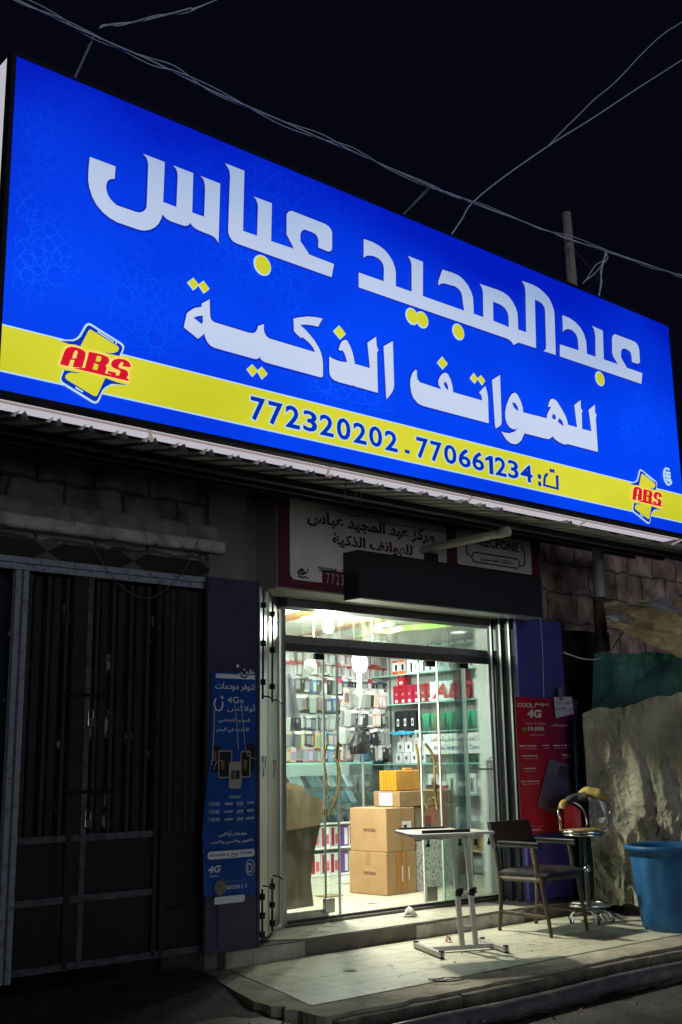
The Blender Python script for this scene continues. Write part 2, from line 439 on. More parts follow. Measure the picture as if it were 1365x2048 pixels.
# lower ground on the left with its own broken tiles
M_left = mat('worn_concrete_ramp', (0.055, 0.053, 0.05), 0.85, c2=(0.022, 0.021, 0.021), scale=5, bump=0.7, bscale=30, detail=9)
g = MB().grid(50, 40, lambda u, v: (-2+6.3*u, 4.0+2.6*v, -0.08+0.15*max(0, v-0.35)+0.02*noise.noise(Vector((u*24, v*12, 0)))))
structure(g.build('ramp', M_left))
g = MB().poly([jag((3.4, 4.75, -0.055), (4.0, 4.75, -0.055), 6, 0.02, 1)+jag((3.97, 5.5, -0.05), (3.62, 5.62, -0.05), 5, 0.03, 4)+jag((3.45, 5.5, -0.05), (3.3, 4.9, -0.055), 5, 0.03, 9)], depth=(0, 0, -0.05))
structure(g.build('broken_paving', tile_mat('old_tiles', (0.16, 0.155, 0.14), (0.09, 0.088, 0.08), 0.2, 0.2, 3.4, 4.7, 0.008)))

# ------------------------------------------------------------------ step and shop floor
M_step = mat('step_tiles', (0.50, 0.49, 0.43), 0.5, c2=(0.24, 0.235, 0.20), scale=5, bump=0.1, bscale=20, detail=8)
M_stepc = mat('step_cement', (0.16, 0.15, 0.125), 0.85, c2=(0.10, 0.095, 0.08), scale=6, bump=0.4, bscale=40)
xa, xb, xc, xd = 4.50, aY(610, 1890, 6.464).x, aY(832, 1850, 6.464).x, 7.50
structure(MB().box((xa, 6.47, -0.2), (8.6, 12, STEP_Z-0.006)).build('step', M_stepc))
ts = MB()                                   # white glazed tiles on the riser, chipped away in the middle
for a, b in ((xa, xb), (xc, xd)):
    n = max(1, round((b-a)/0.21)); wd = (b-a)/n
    for i in range(n):
        hgt = STEP_Z-0.012-0.012*rnd.random()
        ts.box((a+i*wd+0.002, 6.458, 0.0), (a+(i+1)*wd-0.002, 6.47, hgt))
structure(ts.build('step_riser_tiles', M_step))
fl = MB().poly([[Vector((5.1, 6.49+0.012*noise.noise(Vector((i, 2, 0))), STEP_Z)) if i < 0 else Vector((4.85+i*0.15, 6.485+0.022*noise.noise(Vector((i*0.8, 2, 0)))+(0.12 if i < 2 else 0), STEP_Z)) for i in range(19)]+[Vector((7.58, 6.99, STEP_Z)), Vector((5.0, 6.99, STEP_Z))]])
structure(fl.build('threshold_tiles', tile_mat('threshold', (0.48, 0.46, 0.37), (0.31, 0.30, 0.24), 0.40, 2, 4.9, 0, 0.006)))
M_floor = tile_mat('shop_floor_tiles', (0.50, 0.47, 0.36), (0.42, 0.39, 0.29), 0.40, 0.40, 5.1, 7.0, 0.004)
structure(MB().box((4.9, 6.992, 0), (9.8, 10.6, STEP_Z+0.004)).build('shop_floor', M_floor))

# ------------------------------------------------------------------ shop room
structure(MB().box((4.9, 10.35, 0), (9.9, 10.5, 2.9)).build('back_wall', mat('peg_board', (0.20, 0.18, 0.16), 0.6, c2=(0.13, 0.11, 0.10), scale=5)))
structure(MB().box((9.55, 7.3, 0), (9.7, 10.35, 2.9)).build('right_wall', M_wall))
structure(MB().box((4.75, 7.1, 0), (4.9, 10.5, 2.9)).build('left_wall', M_wall))
M_ceil = mat('ceiling_panels', (0.62, 0.63, 0.60), 0.5, c2=(0.56, 0.57, 0.54), scale=2)
cl = MB()
y = 7.1
while y < 10.35:                            # long white panels, a gap between each
    cl.box((4.9, y+0.003, 2.662), (9.7, min(y+0.2, 10.35)-0.003, 2.72)); y += 0.2
structure(cl.build('shop_ceiling', M_ceil))
structure(MB().box((4.75, 7.1, 2.722), (9.9, 10.5, 2.8)).build('roof_slab', M_wall))
M_band = mat('varnished_ceiling_wood', (0.42, 0.19, 0.05), 0.35, c2=(0.26, 0.10, 0.025), scale=4, stretch=(8, 0.6, 1))
for i, (pa, pb, wd) in enumerate((((561, 1240), (632, 1222), 0.20), ((673, 1259), (793, 1233), 0.17), ((800, 1260), (897, 1240), 0.13))):
    a, b = aZ(*pa, 2.656), aZ(*pb, 2.656); d = (a-b).normalized()
    tag(MB().bar(b-d*0.5, b+d*2.7, wd, 0.012, side=(0, 0, 1)).build('ceiling_plank', M_band),
        ('wide orange wood plank on the shop ceiling above the left glass', 'orange wood plank on the shop ceiling right of the hanging bulb', 'narrow orange wood plank on the ceiling nearest the right wall shelves')[i], 'ceiling plank', 'wood planks on the shop ceiling')

structure(MB().box((4.73, 7.06, 0), (5.35, 7.12, 2.64)).build('left_return_wall', M_wall))
structure(MB().box((8.32, 7.12, 0), (9.55, 7.25, 2.66)).build('front_inner_wall', M_wall))
xm = aY(985, 1400, 7.41).x
structure(MB().box((xm, 7.41, STEP_Z), (xm+0.30, 7.60, 2.66)).build('pilaster', M_wall))
# shop front masonry round the opening
M_front = mat('shop_front_plaster', (0.16, 0.155, 0.15), 0.85, c2=(0.10, 0.098, 0.10), scale=3, bump=0.3, bscale=20)
tag(MB().box((4.42, 6.72, 2.60), (8.3, 7.1, 3.5)).build('shop_front_wall', M_front), 'dark plastered wall over the shop opening behind the red sign', 'wall')
tag(MB().box((4.40, 6.56, -0.1), (4.72, 7.1, 3.5)).build('pillar', M_front), 'dark plastered pillar between the steel gate and the shop', 'pillar')
tag(MB().box((8.02, 6.72, -0.1), (8.20, 7.1, 2.60)).build('pillar', M_front), 'narrow dark pillar behind the purple right door leaf', 'pillar')

# ------------------------------------------------------------------ glass shop front
G_Y = 7.047
XL, XR = 5.41, 8.02
t = thing('glass_shop_front', 'glass shop front with aluminium bars, open doorway and glass fanlight above', 'shop front', (6.7, G_Y, STEP_Z))
zt0, zt1 = 2.20, 2.315
hd = MB().box((XL-0.05, G_Y-0.05, 2.555), (XR+0.03, G_Y+0.05, 2.66)); hd.build('header', M_alu, t, 0.004)
zli = aY(561, 1211, 6.82).z
MB().box((XL-0.10, 6.82, zli), (XR+0.03, 6.98, 2.5745)).build('lintel', mat('grey_lintel', (0.10, 0.10, 0.11), 0.6, c2=(0.07, 0.07, 0.08), scale=5), t, 0.004)
MB().box((XL, G_Y-0.045, zt0+0.055), (XR, G_Y+0.045, zt1)).build('transom', M_alu, t, 0.004)
MB().box((XL, G_Y-0.03, zt0-0.01), (XR, G_Y+0.03, zt0+0.052)).build('door_rail', mat('dark_anodised_rail', (0.16, 0.16, 0.165), 0.3, 0.7), t, 0.003)
jm = MB()
jm.box((XR-0.045, G_Y-0.06, STEP_Z), (XR, G_Y+0.06, 2.555)); jm.box((XR-0.10, G_Y-0.02, STEP_Z), (XR-0.047, G_Y+0.02, zt0-0.012))
jm.build('jamb', M_alu, t, 0.003)
MB().box((XL-0.02, G_Y-0.05, STEP_Z), (XL+0.02, G_Y+0.05, 2.555)).build('jamb', M_alu, t, 0.003)
sl = MB(); sl.box((XL, G_Y-0.055, STEP_Z), (XR, G_Y-0.035, STEP_Z+0.022)); sl.box((XL, G_Y+0.02, STEP_Z), (XR, G_Y+0.06, STEP_Z+0.034))
sl.box((XL, G_Y-0.033, STEP_Z), (XR, G_Y+0.018, STEP_Z+0.008))
sl.build('floor_track', mat('worn_track', (0.13, 0.125, 0.115), 0.5, 0.5), t)
M_glass = glass('clear_glass', (0.90, 0.965, 0.94, 1), dust=0.014)
M_glassd = glass('dusty_glass', (0.90, 0.95, 0.92, 1), 0.16, 0.03)
M_gedge = mat('glass_edge', (0.62, 0.75, 0.68), 0.15, 0.0)
seam = aY(745, 1240, G_Y).x
for a, b in ((XL+0.02, seam-0.003), (seam+0.003, XR-0.045)):
    MB().box((a, G_Y-0.004, zt1), (b, G_Y+0.004, 2.555)).build('fanlight_pane', M_glass, t)
MB().box((seam-0.003, G_Y-0.006, zt1), (seam+0.003, G_Y+0.006, 2.555)).build('pane_joint', M_gedge, t)
M_patch = mat('black_patch_fitting', (0.03, 0.03, 0.032), 0.35, 0.6)
M_lock = mat('lock_steel', (0.45, 0.45, 0.43), 0.3, 0.9)
x680 = aY(676, 1500, G_Y).x; x654 = aY(653, 1500, G_Y).x
MB().box((XL+0.02, G_Y+0.022, STEP_Z+0.09), (x654, G_Y+0.030, zt0-0.012)).build('side_pane', M_glassd, t)
MB().box((XL+0.02, G_Y+0.014, STEP_Z+0.035), (x654+0.02, G_Y+0.04, STEP_Z+0.09)).build('bottom_rail', M_alu, t, 0.003)
x883 = aY(884, 1500, G_Y).x
MB().box((x883, G_Y+0.022, STEP_Z+0.036), (XR-0.1, G_Y+0.030, zt0-0.012)).build('side_pane', M_glass, t)
for xx in (x654, x883):
    MB().box((xx-0.006, G_Y+0.018, STEP_Z+0.036), (xx+0.006, G_Y+0.034, zt0-0.012)).build('pane_edge', M_gedge, t)
xx = aY(936, 1500, G_Y+0.02).x
MB().box((xx-0.004, G_Y+0.016, STEP_Z+0.036), (xx+0.004, G_Y+0.036, zt0-0.012)).build('pane_edge', M_gedge, t)
M_brass = mat('polished_brass', (0.55, 0.40, 0.14), 0.22, 1.0)
def handle(parent, px, Yp, bow):
    pts = [aY(x_, y_, Yp) for x_, y_ in px]
    n = len(pts)
    pts = [p+Vector((0, bow*math.sin(math.pi*i/(n-1)), 0)) for i, p in enumerate(pts)]
    h = MB().tube(smooth_path(pts, 5), 0.0125, 10)
    for i in (1, n-2): h.tube([pts[i], Vector((pts[i].x, Yp, pts[i].z))], 0.009, 8)
    h.build('handle', M_brass, parent)
# left leaf, shut
dl = thing('glass_door', 'shut left glass door leaf with curved brass handles and floor lock', 'glass door', (x680, G_Y, STEP_Z), 'glass door leaves of the shop')
MB().box((x654+0.012, G_Y-0.004, STEP_Z+0.04), (x680-0.008, G_Y+0.004, zt0-0.012)).build('pane', M_glass, dl)
MB().box((x680-0.008, G_Y-0.006, STEP_Z+0.04), (x680+0.010, G_Y+0.006, zt0-0.012)).build('edge_profile', mat('edge_profile', (0.72, 0.76, 0.72), 0.3), dl)
q = aY(638, 1306, G_Y); MB().box((q.x-0.05, G_Y-0.014, zt0-0.06), (q.x+0.05, G_Y+0.014, zt0-0.013)).build('hinge', M_patch, dl, 0.003)
q0 = aY(651, 1830, G_Y-0.01); q1 = aY(669, 1799, G_Y-0.01)
MB().box((q0.x, G_Y-0.022, q0.z+0.012), (q1.x, G_Y+0.022, q1.z+0.012)).build('lock', M_lock, dl, 0.006)
handle(dl, ((655, 1486), (654, 1520), (661, 1560), (657, 1595), (648, 1629)), G_Y+0.02, 0.05)
handle(dl, ((677, 1485), (668, 1515), (672, 1555), (666, 1595), (657, 1633)), G_Y-0.02, -0.05)
# right leaf, shut, with the fixed pane beyond it
x843 = aY(841, 1500, G_Y).x; x936 = aY(936, 1500, G_Y).x
dr = thing('glass_door', 'right glass door leaf with curved brass handles beside the open doorway', 'glass door', (x843, G_Y, STEP_Z), 'glass door leaves of the shop')
MB().box((x843+0.012, G_Y-0.004, STEP_Z+0.04), (x936-0.006, G_Y+0.004, zt0-0.012)).build('pane', M_glass, dr)
MB().box((x843, G_Y-0.006, STEP_Z+0.04), (x843+0.012, G_Y+0.006, zt0-0.012)).build('edge_profile', MATS['edge_profile'], dr)
q = aY(860, 1315, G_Y); MB().box((q.x-0.055, G_Y-0.016, zt0-0.06), (q.x+0.055, G_Y+0.016, zt0-0.013)).build('hinge', M_patch, dr, 0.003)
q = aY(926, 1326, G_Y); MB().box((q.x-0.055, G_Y-0.016, zt0-0.06), (q.x+0.055, G_Y+0.016, zt0-0.013)).build('hinge', M_patch, dr, 0.003)
q0 = aY(853, 1806, G_Y-0.01); q1 = aY(874, 1774, G_Y-0.01)
MB().box((q0.x, G_Y-0.022, q0.z+0.01), (q1.x, G_Y+0.022, q1.z+0.01)).build('lock', M_lock, dr, 0.006)
handle(dr, ((832, 1486), (843, 1515), (848, 1560), (851, 1595), (857, 1617)), G_Y+0.02, 0.05)
handle(dr, ((851, 1487), (862, 1515), (862, 1560), (866, 1595), (875, 1618)), G_Y-0.02, -0.05)

# ------------------------------------------------------------------ main lightbox sign
S_Y = 5.02
SX0, SX1, SZ0, SZ1 = 2.124, 8.10, 3.118, 4.960
t = thing('shop_sign', 'huge blue illuminated shop sign with white Arabic lettering and yellow band', 'shop sign', (5.1, S_Y+0.12, SZ0))
B_lo, B_hi = lin(0, 26, 186), lin(0, 68, 244)
M_face = lightbox('blue_sign_film', B_lo, B_hi, True)
M_seam = lightbox('seam_film', lin(0, 22, 168), lin(0, 66, 232))
M_let = lightbox('white_sign_film', lin(146, 170, 208), lin(198, 211, 238))
M_yel = lightbox('yellow_sign_film', lin(162, 170, 2), lin(218, 216, 56))
M_red = lightbox('red_sign_film', lin(190, 8, 40), lin(215, 22, 48))
M_dblu = lightbox('dark_blue_sign_film', lin(0, 40, 150), lin(0, 50, 180))
M_navy = lightbox('navy_sign_film', lin(0, 18, 140), lin(0, 34, 176))
M_peach = lightbox('pale_sign_film', lin(240, 205, 90), lin(246, 214, 110))
M_pale = lightbox('pale_line_film', lin(170, 205, 225), lin(185, 220, 235))
MB().box((SX0, S_Y, SZ0), (SX1, S_Y+0.02, SZ1)).build('face', M_face, t)
fr = MB()
for a_, b_ in (((SX0-0.025, SZ0-0.025), (SX1+0.025, SZ0)), ((SX0-0.025, SZ1), (SX1+0.025, SZ1+0.025)), ((SX0-0.025, SZ0), (SX0, SZ1)), ((SX1, SZ0), (SX1+0.025, SZ1))):
    fr.box((a_[0], S_Y-0.006, a_[1]), (b_[0], S_Y+0.06, b_[1]))
fr.build('frame', mat('sign_frame', (0.012, 0.014, 0.03), 0.5), t)
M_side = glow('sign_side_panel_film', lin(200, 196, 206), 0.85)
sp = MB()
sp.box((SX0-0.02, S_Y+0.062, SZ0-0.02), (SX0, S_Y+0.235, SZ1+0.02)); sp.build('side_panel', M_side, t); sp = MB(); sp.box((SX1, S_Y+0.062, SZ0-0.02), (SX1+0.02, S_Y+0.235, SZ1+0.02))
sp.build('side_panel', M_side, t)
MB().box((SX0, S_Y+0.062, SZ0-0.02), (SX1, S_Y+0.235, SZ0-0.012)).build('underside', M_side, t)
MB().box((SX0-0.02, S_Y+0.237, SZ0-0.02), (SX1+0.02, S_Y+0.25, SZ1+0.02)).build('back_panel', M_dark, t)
bk_ = MB()
for x_ in (2.7, 5.1, 7.5): bk_.tube([(x_, S_Y+0.25, 3.42), (x_, 6.71, 3.42)], 0.02, 8)
bk_.build('wall_bracket', M_dark, t)
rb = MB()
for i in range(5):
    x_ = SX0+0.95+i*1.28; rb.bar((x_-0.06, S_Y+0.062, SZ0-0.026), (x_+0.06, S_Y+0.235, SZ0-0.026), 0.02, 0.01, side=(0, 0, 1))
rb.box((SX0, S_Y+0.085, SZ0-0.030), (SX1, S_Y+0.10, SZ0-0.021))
rb.build('rib', glow('rib_painted_glow', lin(158, 140, 138), 0.8), t)  # ribs given a glow of their own to look lit

def P2(ox, oy, s, txt):
    v = [float(a_) for a_ in txt.replace(',', ' ').split()]
    return [(ox+v[i]*s, oy+v[i+1]*s) for i in range(0, len(v), 2)]
def on_sign(pts, off): return [aY(x_, y_, S_Y-off) for x_, y_ in pts]
def flip(l): return l
def ribbon(mb, loop, wd):
    n = len(loop); A = []; B = []
    for i in range(n):
        p, q, r_ = loop[i-1], loop[i], loop[(i+1) % n]
        d1 = (q-p).normalized(); d2 = (r_-q).normalized(); nn = (d1+d2)
        nn = Vector((-nn.z, 0, nn.x))
        if nn.length < 1e-6: nn = Vector((-d1.z, 0, d1.x))
        nn.normalize()
        A.append(q+nn*wd); B.append(q-nn*wd)
    mb.add(A+B, [(i, (i+1) % n, n+(i+1) % n, n+i) for i in range(n)])
s_ = 340/1365
def glyphs(name, items, m, off, outline=True):
    mb = MB(); ol = MB()
    for ox, oy, loops in items:
        lp = [on_sign(P2(ox, oy, s_, l) if isinstance(l, str) else l, off) for l in loops]
        mb.poly(lp)
        if outline:
            for l in lp: ribbon(ol, [p+Vector((0, off-0.003, 0)) for p in l], 0.010)
    o = mb.build(name, m, t)
    if outline: ol.build('letter_outline', M_navy, t)
    return o
def conv(txt, a_, b_):                       # re-express points traced in crop b in crop a
    return P2(b_[0], b_[1], s_, txt)
A0, B0, C0, D0, E0, F0, G0 = (160, 280), (430, 380), (690, 460), (980, 540), (340, 540), (620, 620), (900, 720)
seen = '80,135 288,212 280,314 262,311 240,315 222,333 213,360 213,392 222,430 240,465 265,495 300,525 455,578 480,582 505,576 525,560 537,540 540,480 550,205 545,165 535,140 508,110 683,177 670,497 776,538 787,290 783,255 772,228 748,203 912,266 903,582 999,616 1007,390 1003,345 992,312 968,288 1128,350 1114,828 1100,800 1075,775 1050,762 960,727 930,710 905,690 886,664 878,680 855,690 830,686 740,655 700,635 680,615 663,597 655,630 635,670 605,700 565,720 520,727 480,722 300,660 240,625 185,580 135,520 100,455 78,385 68,320 70,250'
aba = conv('1165,186 1322,247', B0, A0)+conv('227,328 340,367 348,130 342,100 332,75 312,52 459,106 453,410 637,472 577,355 577,210 580,190 595,172 615,167 640,175 885,272 915,292 935,320 943,345 942,470 937,485 925,493 910,494 831,460 833,405 825,375 810,355 785,340 728,318 710,320 695,335 687,360 688,410 760,518 958,595 938,700 180,430 145,410 122,380 110,345 108,310', B0, B0)+conv('1207,290 1203,250 1190,220', A0, A0)
mj = conv('152,72 215,93 270,122 315,155 355,200 385,250 403,300 410,340 410,450 537,495 537,290 532,255 522,232 508,208 628,255 627,530 960,648 950,590 945,540 935,500 912,470 885,452 800,428 775,430 752,445 752,410 785,317 870,345 915,365 955,400 990,445 1015,495 1030,545 1033,590 1036,672 1113,700 1110,500 1103,465 1083,432', A0, C0)+conv('66,160 110,180 150,210 185,255 210,305 223,350 226,400 229,478 293,500 287,170 283,140 275,115 258,88 340,115 395,145 440,185 475,225 500,275 517,330 520,360 530,682 430,650 447,640 453,620 445,330 440,300 425,275 405,257 362,236 372,627 232,582 190,602 175,575 150,555 125,545', A0, D0)+conv('112,460 112,341 313,412 315,310 308,275 290,245 262,222 225,207 180,204 152,222', A0, C0)
mjh = conv('1190,575 1250,598 1285,625 1305,655 1315,690 1318,780 1193,728', A0, C0)
abd = '583,362 640,385 690,420 730,465 757,515 772,565 777,610 780,672 850,697 848,540 843,500 835,470 820,448 908,487 916,718 1030,757 995,700 983,665 982,545 988,525 1005,515 1140,565 1170,580 1190,605 1200,640 1206,740 1198,750 1185,752 1142,738 1138,690 1130,660 1115,645 1085,630 1065,632 1055,650 1053,690 1058,710 1102,785 1225,828 1217,914 563,693 563,597 713,645 710,580 705,545 690,510 665,485 635,473 605,478 588,495'
glyphs('name_lettering', [(*A0, [seen]), (0, 0, [aba]), (0, 0, [mj, mjh]), (*D0, [abd])], M_let, 0.008)
dk = '320,235 322,300 325,375 335,400 355,418 640,505 670,507 690,498 703,475 710,448 757,435 755,470 760,500 775,530 800,550 1168,660 1150,620 1120,585 1090,558 1062,537 1055,548 1020,515 998,490 993,390 1040,380 1110,373 1170,378 1227,390 1192,455 1150,445 1100,438 1045,440 1090,480 1130,525 1165,570 1195,620 1215,665 1225,710 1231,760 1230,850 1222,862 1205,860 770,742 740,725 720,698 710,712 685,715 360,625 325,605 300,575 285,540 280,510 228,553 113,460 137,348 165,325 200,305 258,295 255,270'
dkh = '190,383 225,370 265,365 267,420 255,433'
al = '157,372 185,390 220,405 260,415 300,420 290,380 280,350 265,325 240,325 232,315 245,275 260,250 285,238 300,245 325,290 345,345 357,400 362,432 483,467 463,262 532,215 538,290 552,325 540,340 547,665 360,612 350,603 340,607 240,580 200,565 175,545 160,515 157,470'
al2 = '593,290 667,250 678,600 675,630 660,665 617,718 613,690'
tf = conv('850,478 862,490 860,520 865,555 885,580 1058,638 1035,600 1032,570 1045,535 1065,512 1090,502 1110,515 1130,555 1145,605 1152,660', A0, F0)+conv('260,325 255,285 235,260 285,208 300,255 308,310 313,508', A0, G0)+conv('910,770 870,750 835,710 815,660 807,600 810,550 825,505', A0, F0)
tfh = conv('1080,575 1095,580 1110,610 1112,645 1090,625 1078,600', A0, F0)
al3 = '340,160 404,120 417,500 410,525 370,550 363,520'
wh = '413,573 440,583 480,588 520,575 545,550 555,530 540,552 515,557 485,545 460,510 447,465 445,420 455,365 475,310 500,270 525,262 545,280 570,330 585,380 590,420 780,468 782,440 795,410 815,378 790,375 797,340 810,315 830,310 860,330 900,395 930,450 945,495 950,520 1022,540 1000,362 1050,322 1053,385 1068,410 1060,425 1063,553 1138,572 1115,400 1165,358 1167,420 1180,445 1172,465 1190,738 950,675 920,678 880,660 845,635 825,612 805,632 785,635 600,588 590,610 575,645 550,668 525,677 490,668 455,640'
whh = ['500,342 525,345 545,375 553,408 540,405 515,380', '830,430 850,445 853,470 835,480 820,460', '880,465 905,490 915,532 890,515 867,495']
glyphs('trade_lettering', [(*E0, [dk, dkh]), (*F0, [al]), (*F0, [al2]), (0, 0, [tf, tfh]), (*G0, [al3]), (*G0, [wh]+whh)], M_let, 0.008)
def dot(l, rim):
    d_ = MB().poly([l]).build('letter_dot', M_yel, t); MB().poly([rim]).build('dot_rim', M_pale, d_)
for x_, y_, r_ in ((525.9, 530.2, 0.057), (825.3, 632.4, 0.052), (845.4, 639.3, 0.052), (917.9, 663.5, 0.052), (1201.2, 757.2, 0.052)):
    c = aY(x_, y_, S_Y-0.008)
    dot([c+Vector((math.cos(k_*math.pi/12)*r_, 0, math.sin(k_*math.pi/12)*r_)) for k_ in range(24)], [c+Vector((math.cos(k_*math.pi/12)*(r_+0.009), 0.004, math.sin(k_*math.pi/12)*(r_+0.009))) for k_ in range(24)])
for o_, txt in ((E0, '148,100 192,66 235,118 192,157'), (E0, '235,120 275,90 318,148 275,182'), (E0, '625,797 666,760 707,807 666,852'), (E0, '707,812 743,780 785,832 743,872'),
                (F0, '197,170 240,128 287,190 247,230'), (F0, '1030,422 1067,378 1107,430 1070,472'), (G0, '168,145 197,107 228,150 203,185'), (G0, '228,150 255,125 285,165 262,200')):
    l = on_sign(P2(*o_, s_, txt), 0.008); c = sum(l, Vector())/4
    dot(l, [c+(p-c)*1.16+Vector((0, 0.004, 0)) for p in l])
# faint printed pattern of twelve-pointed stars over the left end
def line(mb, p, q, wd):
    d = (q-p); 
    if d.length < 1e-6: return
    n_ = Vector((-d.z, 0, d.x)).normalized()*wd; mb.add([p-n_, q-n_, q+n_, p+n_], [(0, 1, 2, 3)])
sp_m = MB(); PY0 = S_Y-0.002
def star(cx_, cz_, r_):
    pt = lambda k_, q_: Vector((cx_+q_*r_*math.cos(k_*math.pi/12), PY0, cz_+q_*r_*math.sin(k_*math.pi/12)))
    ok = lambda p: SX0+0.04 < p.x < SX1-0.04 and z1_+0.03 < p.z < SZ1-0.04
    for k_ in range(0, 24, 2):
        for a_, b_ in ((pt(k_, 0.30), pt(k_+1, 0.50)), (pt(k_+2, 0.30), pt(k_+1, 0.50)), (pt(k_+1, 0.50), pt(k_+2, 0.68)), (pt(k_+1, 0.5), pt(k_, 0.68)), (pt(k_, 0.68), pt(k_+0.6, 0.92)), (pt(k_, 0.68), pt(k_-0.6, 0.92)), (pt(k_+0.6, 0.92), pt(k_+1.4, 0.92)), (pt(k_, 0.30), pt(k_+5, 0.30))):
            if ok(a_) and ok(b_): line(sp_m, a_, b_, 0.0022)
z1_ = (aY(90, 671.8, S_Y).z+aY(1365, 991.3, S_Y).z)/2
for r_ in range(8):
    for c_ in range(9):
        x_ = 2.20+c_*0.40+(0.20 if r_ % 2 else 0); z_ = 3.60+r_*0.345*0.5*1.15
        if x_ < 4.9 or (x_ > 7.2 and r_ < 5): star(x_, z_, 0.215)
for c_ in range(3): star(7.45+0.38*c_, 3.9, 0.2); star(7.62+0.38*c_, 4.2, 0.2)
mp_ = lightbox('pattern_sign_film', lin(0, 38, 205), lin(12, 96, 255))
_n = mp_.node_tree; _t = _n.nodes.new('ShaderNodeBsdfTransparent'); _x = _n.nodes.new('ShaderNodeMixShader'); _g = _n.nodes.new('ShaderNodeNewGeometry'); _z = _n.nodes.new('ShaderNodeTexNoise'); _z.inputs['Scale'].default_value = 1.1
_r = _n.nodes.new('ShaderNodeMapRange'); _r.inputs['From Min'].default_value = 0.36; _r.inputs['From Max'].default_value = 0.60; _r.inputs['To Max'].default_value = 0.85
_n.links.new(_g.outputs['Position'], _z.inputs['Vector']); _n.links.new(_z.outputs['Fac'], _r.inputs[0]); _n.links.new(_r.outputs[0], _x.inputs[0]); _n.links.new(_t.outputs[0], _x.inputs[1]); _n.links.new(_n.nodes['Principled BSDF'].outputs[0], _x.inputs[2]); _n.links.new(_x.outputs[0], _n.nodes['Material Output'].inputs[0])
sp_m.build('star_pattern', mp_, t)
for px_ in (691, 1180):
    x_ = aY(px_, 800, S_Y).x; MB().box((x_-0.004, S_Y-0.0016, SZ0), (x_+0.004, S_Y-0.001, SZ1)).build('film_seam', M_seam, t)
# yellow band with pale rims
zb = lambda x_, y_: aY(x_, y_, S_Y).z
z1 = (zb(90, 671.8)+zb(1365, 991.3))/2; z0 = (zb(90, 758.9)+zb(1365, 1045))/2
MB().box((SX0, S_Y-0.004, z0), (SX1, S_Y-0.001, z1)).build('yellow_band', M_yel, t)
MB().box((SX0, S_Y-0.0035, z1), (SX1, S_Y-0.001, z1+0.008)).box((SX0, S_Y-0.0035, z0-0.008), (SX1, S_Y-0.001, z0)).build('band_rim', M_pale, t)
nb = MB(); nr = MB()
def digits(seq):
    for ch, bl, tr in seq:
        if ch == '1':
            for mb_, e_, off in ((nb, 0.0, 0.010), (nr, 0.008, 0.007)):
                a_, b_ = aY(*bl, S_Y-off), aY(*tr, S_Y-off); w_ = b_.x-a_.x; h_ = b_.z-a_.z
                q_ = lambda u_, v_: Vector((a_.x+w_*u_, S_Y-off, a_.z+h_*v_))
                mb_.poly([[q_(0.48, 0)+Vector((-e_, 0, -e_)), q_(1, 0)+Vector((e_, 0, -e_)), q_(1, 1)+Vector((e_, 0, e_)), q_(0.6, 1)+Vector((-e_, 0, e_)), q_(0, 0.8)+Vector((-e_, 0, e_)), q_(0, 0.66)+Vector((-e_, 0, -e_)), q_(0.48, 0.74)+Vector((-e_, 0, -e_))]])
            continue
        text_on(nb, ch, bl, tr, S_Y-0.010, bold=0.022)
        a_, b_ = aY(*bl, S_Y-0.007), aY(*tr, S_Y-0.007)
        put_text(nr, ch, (a_.x-0.008, a_.y, a_.z-0.008), (b_.x-a_.x+0.016, 0, 0), (0, 0, b_.z-a_.z+0.016), bold=0.06)
n0 = (480, 760); n1 = (800, 840)
def NP(o_, x_, y_): return (o_[0]+x_*s_, o_[1]+y_*s_)
for ch, o_, x0, yb, x1, yt in (('7', n0, 88, 318, 205, 155), ('7', n0, 230, 352, 346, 192), ('2', n0, 368, 375, 482, 222), ('3', n0, 510, 402, 620, 262), ('2', n0, 643, 438, 752, 295), ('0', n0, 780, 468, 888, 320), ('2', n0, 913, 500, 1015, 358), ('0', n0, 1040, 525, 1142, 385), ('2', n0, 1167, 560, 1265, 422),
                               ('7', n1, 137, 302, 227, 155), ('7', n1, 250, 328, 336, 185), ('0', n1, 358, 342, 453, 212), ('6', n1, 475, 370, 566, 240), ('6', n1, 585, 395, 674, 265), ('1', n1, 690, 425, 747, 292), ('2', n1, 768, 440, 852, 312), ('3', n1, 872, 460, 950, 335), ('4', n1, 972, 485, 1062, 370)):
    if o_ is n1 and x0 == 137:
        nb.build('phone_number', M_dblu, t); nr.build('number_rim', M_pale, t); nb = MB(); nr = MB()
    digits([(ch, NP(o_, x0, yb), NP(o_, x1, yt))])
gl = lambda txt: on_sign(P2(*G0, s_, txt), 0.010)
nb.poly([gl('748,1012 752,945 765,912 792,905 788,928 772,945 768,998 855,1022 850,926 873,925 876,1045')])
for x_, y_, r_ in ((812, 888, 0.016), (832, 892, 0.016), (720, 936, 0.02), (722, 994, 0.02)):
    c = aY(*NP(G0, x_, y_), S_Y-0.010); nb.poly([[c+Vector((math.cos(k_*math.pi/8)*r_, 0, math.sin(k_*math.pi/8)*r_)) for k_ in range(16)]])
l = on_sign(P2(*n1, s_, '40,235 80,245 80,273 40,262'), 0.010); nb.poly([l])
nb.build('phone_number', M_dblu, t); nr.build('number_rim', M_pale, t)
